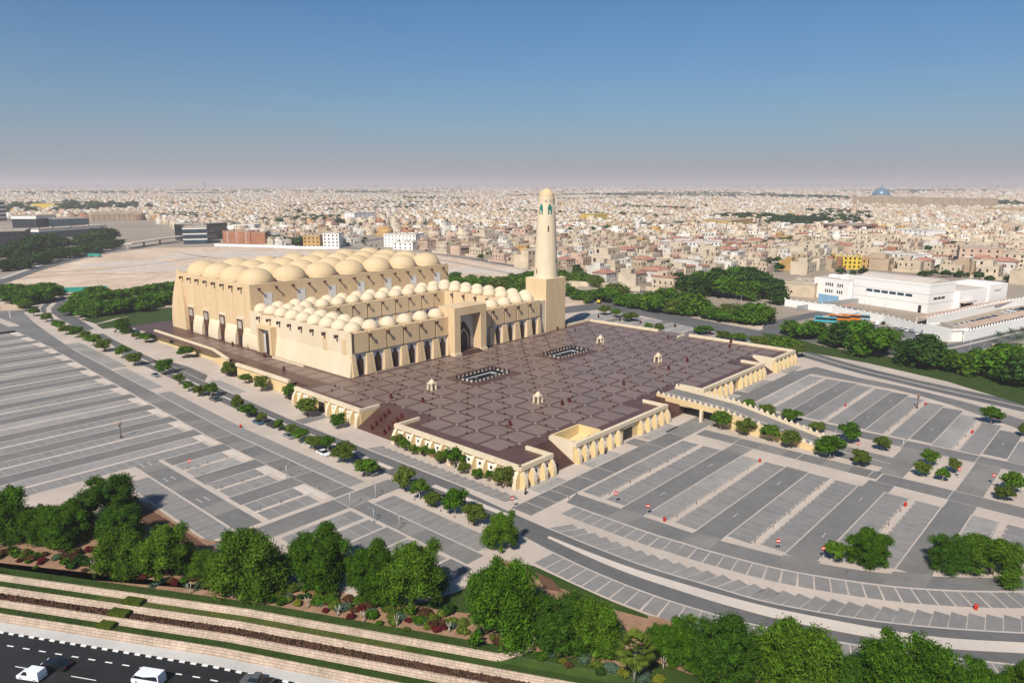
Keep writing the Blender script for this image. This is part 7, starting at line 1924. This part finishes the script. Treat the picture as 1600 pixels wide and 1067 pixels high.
LL = ['slim lamp post on the dark patch of the left car park', 'slim lamp post at the car park crossing', 'white lamp post at the mouth of the cross lane', 'slim lamp post on the kerb below the crossing', 'slim lamp post by the lowest lane patch', 'slim post by the lower left stalls',
      'tall white lamp post in front of the dark grove', 'shorter white lamp post at the dark grove', 'tall white lamp post on the sand beside the right road', 'thin lamp post on the sand right of the tall one', 'tall lamp post in front of the white hall', 'thin lamp post before the hall door',
      'tall lamp post left of the hall window strip', 'lamp post along the roadside white wall', 'short lamp post along the roadside white wall', 'lamp post beside the drive between the right car parks', 'thin pole on the sandy plot, right one', 'tall thin pole by the teal hoarding', 'tall lamp post on the far left road', 'lamp post by the low flyover', 'lamp post at the flyover end', 'thin lamp post behind the boundary garden']
for i, ((x, y, h), lb) in enumerate(zip(LP, LL)): lamp_post(x, y, h, lb, ang=i * .7)
def lantern_post(x, y, h, label):
    t = thing('lantern_post', label, 'lamp', (x, y, 0), .6, 'old style lantern posts')
    mb = MB(); mb.tube([(0, 0, 0), (0, 0, .8), (0, 0, .9), (0, 0, h - 1.2)], [.34, .26, .16, .12], 8); link('pole', mb.mesh('pole', M['bark'], True), t)
    for s in (-1, 1):
        mb = MB(); mb.tube([(0, 0, h - 1.7), (s * .35, 0, h - 1.5), (s * .5, 0, h - 1.2)], [.06, .05, .05], 6); mb.lathe([(.18, h - 1.2), (.30, h - .6), (.34, h - .55), (.10, h - .2), (0, h)], 8, (s * .5, 0)); link('lantern', mb.mesh('lantern', M['w_brown']), t)
lantern_post(*(-50.4, 109.9), 5.0, 'brown twin lantern post in the middle of the left car park'); lantern_post(*(135.9, -54.0), 5.0, 'brown twin lantern post in the upper right car park')
def sign(x, y, label, rz, h=2.6):
    t = thing('no_entry_sign', label, 'sign', (x, y, 0), rz, 'no entry signs of the car parks')
    mb = MB(); mb.tube([(0, 0, 0), (0, 0, h)], [.05, .05], 6); link('pole', mb.mesh('pole', M['steel']), t)
    n = 16; disc = lambda r, y0, y1: slab([(r * math.cos(2 * math.pi * k / n), h - .1 + r * math.sin(2 * math.pi * k / n)) for k in range(n)], y0, y1)
    f = link('face', disc(.5, -.12, -.07).mesh('face', M['red']), t); link('bar', MB().box(-.36, -.15, h - .2, .36, -.121, h).mesh('bar', M['white']), f)
SG = [(8.9, -21.7), (8.1, -30.7), (11.6, -58.6), (14.6, -66.4), (-9.1, -5.8),
    (80.3, -47.2), (81.0, -52.4), (78.6, -77.1), (79.7, -84.2), (-47.9, 71.0)]
SL = ['red no entry sign at the left end of the first parking island', 'red no entry sign at the second drive lane of the right car park', 'red no entry sign at the third lane end on the curved lane', 'red no entry sign beside the short spiky tree', 'red no entry sign on the corner pavement below the plaza',
      'red no entry sign past the broad tree at the ramp foot', 'red no entry sign on the sandy median past the ramp', 'red no entry sign right of the cluster of four trees', 'red no entry sign near the right edge pair of trees', 'no entry sign among the lower left stalls']
for (x, y), lb in zip(SG, SL): sign(x, y, lb, -.75)
bin_me = MB().lathe([(.28, 0), (.34, .75), (.38, .77), (.38, .85), (.18, 1.0), (0, 1.02)], 12).mesh('litter_bin', M['red'])
for (x, y), lb in zip([(8.4, -34.8), (51.9, -71.8), (14.9, -92.3), (122.3, -35.8), (119.7, -72.6),
    (55.6, -35.7), (141.6, -55.1), (-22.6, 92.7), (-15.3, 34.9)], ['red litter bin at the left end of the second parking island', 'red litter bin on the lower right parking island', 'red litter bin on the pale strip of curved stalls at the right', 'red litter bin on an upper right island',
      'red litter bin on the rightmost upper island', 'red litter bin at the head of the second island', 'red litter bin beside the lantern post', 'red litter bin under the conical median tree', 'red litter bin near the end of the median']):
    o = link('litter_bin', bin_me, None, (x, y, .01)); tag(o, lb, 'bin', 'red litter bins')
# dark red planters and bench groups on the plaza and its steps
def planter(x, y, z, label, s=1.0):
    t = thing('planter', label, 'planter', (x, y, z), 0, 'dark red planters of the plaza', s)
    link('pot', MB().lathe([(.5, 0), (.75, .9), (.8, 1.0), (.6, 1.0)], 10, cap=True).mesh('pot', M['dred'], True), t)
    V, F = leafcloud(60, [(0, 0, 1.4, .55), (.2, 0, 1.1, .45), (-.15, .1, 1.75, .4)], .2, int(x * 10) % 99, core=.6)
    me = bpy.data.meshes.new('plant'); me.from_pydata(V, [], F); me.materials.append(M['leafr']); me.update(); link('plant', me, t)
PT = [(21.8, 60.2, 4.6), (23.3, 24.3, 4.6), (48.8, 25.5, 4.6), (52.8, 25.8, 4.6), (81.0, 24.1, 4.6),
    (110.4, 23.8, 4.6), (126.0, 24.7, 4.6), (160.0, 23.6, 4.6), (169.3, 27.5, 4.6), (180.0, 42.7, 4.6),
    (184.4, 63.4, 4.6), (179.8, 92.0, 4.6), (180.9, 105.8, 4.6), (141.9, 101.6, 4.6), (119.0, 104.1, 4.6),
    (75.8, 106.7, 4.6), (57.3, 105.2, 4.6), (13.6, 128.3, 4.6), (19.7, 152.8, 4.6), (24.3, 173.8, 4.6),
    (22.0, 183.2, 4.6), (17.6, 70.8, 4.6), (181.2, 80.8, 4.6), (145.8, 115.2, 4.6), (158.7, 52.3, 4.6)]
for i, (x, y, z) in enumerate(PT): planter(x, y, z, 'dark red planter on the plaza, %s counted clockwise from the left stairs' % nth(i), .78)
for i in range(5):
    planter(1.6 + 1.6 * i, 54, (i + 1) * .82, 'dark planter on the near side of the left stairs, %s from bottom' % nth(i), .7); planter(1.6 + 1.6 * i, 60, (i + 1) * .82, 'dark planter on the far side of the left stairs, %s from bottom' % nth(i), .7)
# bollards along the pavements
bol = MB().lathe([(.08, 0), (.07, .65), (.10, .7), (.04, .8)], 8, cap=True).mesh('bollard', M['bark'])
BO = [(x, -18 - 18 * k + .2) for k in range(4) for x in np.arange(12, 56, 9)] + [(x, -18 - 18 * k + .2) for k in range(4) for x in np.arange(105, 146 - 5 * k, 10)] + [(-32.6 - 5.2 * j, 35.5 + 18 * k) for k in range(3) for j in range(4)] + [(-2.5 + .2 * math.sin(i), 152 + 2.6 * i) for i in range(20)] + [(-21.2, -4 + 4.5 * i) for i in range(5)] + [(3.5 + 3 * i, -12.2) for i in range(2)]
bo_rank = {k: r_ for r_, k in enumerate(sorted(range(len(BO)), key=lambda k: math.hypot(*BO[k])))}
for i, (x, y) in enumerate(BO):
    o = link('bollard', bol, None, (x, y, .01)); tag(o, 'thin dark bollard on pale paving, %s counted outward from the plaza corner' % nth(bo_rank[i]), 'bollard', 'dark bollards')
# ------------------------------------------------------------------ people
def person(x, y, z, rz, m, label, robe=True):
    t = thing('person', label, 'person', (x, y, z), rz, 'people near the plaza')
    bm_ = bpy.data.meshes.new('body')
    vs = [(0, 0, .92), (0, 0, 1.18), (0, 0, 1.42), (0, .0, 1.52), (0, .02, 1.64), (0, .0, 1.74), (.20, 0, 1.40), (.27, .02, 1.12), (.25, .10, .88), (-.20, 0, 1.40), (-.27, .02, 1.12), (-.25, .06, .86), (.10, 0, .86), (.11, .06, .48), (.11, .0, .06), (.11, .12, .03), (-.10, 0, .86), (-.11, -.06, .48), (-.11, -.14, .08), (-.11, -.02, .04)]
    es = [(0, 1), (1, 2), (2, 3), (3, 4), (4, 5), (2, 6), (6, 7), (7, 8), (2, 9), (9, 10), (10, 11), (0, 12), (12, 13), (13, 14), (14, 15), (0, 16), (16, 17), (17, 18), (18, 19)]
    bm_.from_pydata(vs, es, []); bm_.materials.append(M['skin'])
    o = link('body', bm_, t); md_ = o.modifiers.new('skin', 'SKIN'); o.modifiers.new('sub', 'SUBSURF').levels = 1; o.modifiers['sub'].render_levels = 1
    rad = [.15, .14, .15, .06, .10, .08, .06, .05, .04, .06, .05, .04, .10, .07, .05, .045, .10, .07, .05, .045]
    for v, r_ in zip(bm_.skin_vertices[0].data, rad): v.radius = (r_, r_)
    bm_.skin_vertices[0].data[0].use_root = True
    link('robe', MB().lathe([(.30, .10), (.27, .5), (.22, .95), (.21, 1.2), (.24, 1.4), (.10, 1.5), (.07, 1.5)], 14).mesh('robe', M[m], True), t)
    link('head_cover', MB().lathe([(.135, 1.5), (.14, 1.66), (.11, 1.78), (0, 1.82)], 12).mesh('head_cover', M[m], True), t)
person(*(-1.3, -3.0), 0, 1.0, 'robe', 'person in a long dark robe standing on the pavement at the plaza corner')
person(*(145.1, 93.8), 4.6, .3, 'robe', 'person in dark clothes walking on the plaza near the minaret')
person(*(33.3, -1.8), 0, .6, 'robe', 'person in dark clothes standing on the forecourt paving by the plaza wall')

# ------------------------------------------------------------------ air
hz = bpy.data.materials.new('haze'); hz.use_nodes = True
nt = hz.node_tree
nt.nodes.remove(nt.nodes['Principled BSDF'])
pv = nt.nodes.new('ShaderNodeVolumePrincipled')
pv.inputs['Color'].default_value = (0.80, 0.765, 0.80, 1)
pv.inputs['Density'].default_value = 0.00013
pv.inputs['Anisotropy'].default_value = 0.1
nt.links.new(pv.outputs[0], nt.nodes['Material Output'].inputs['Volume'])
hb = MB().box(-23000, -21000, -8, 37000, 38000, 150, bottom=True)
o = link('haze', hb.mesh('haze', hz)); o['kind'] = 'stuff'
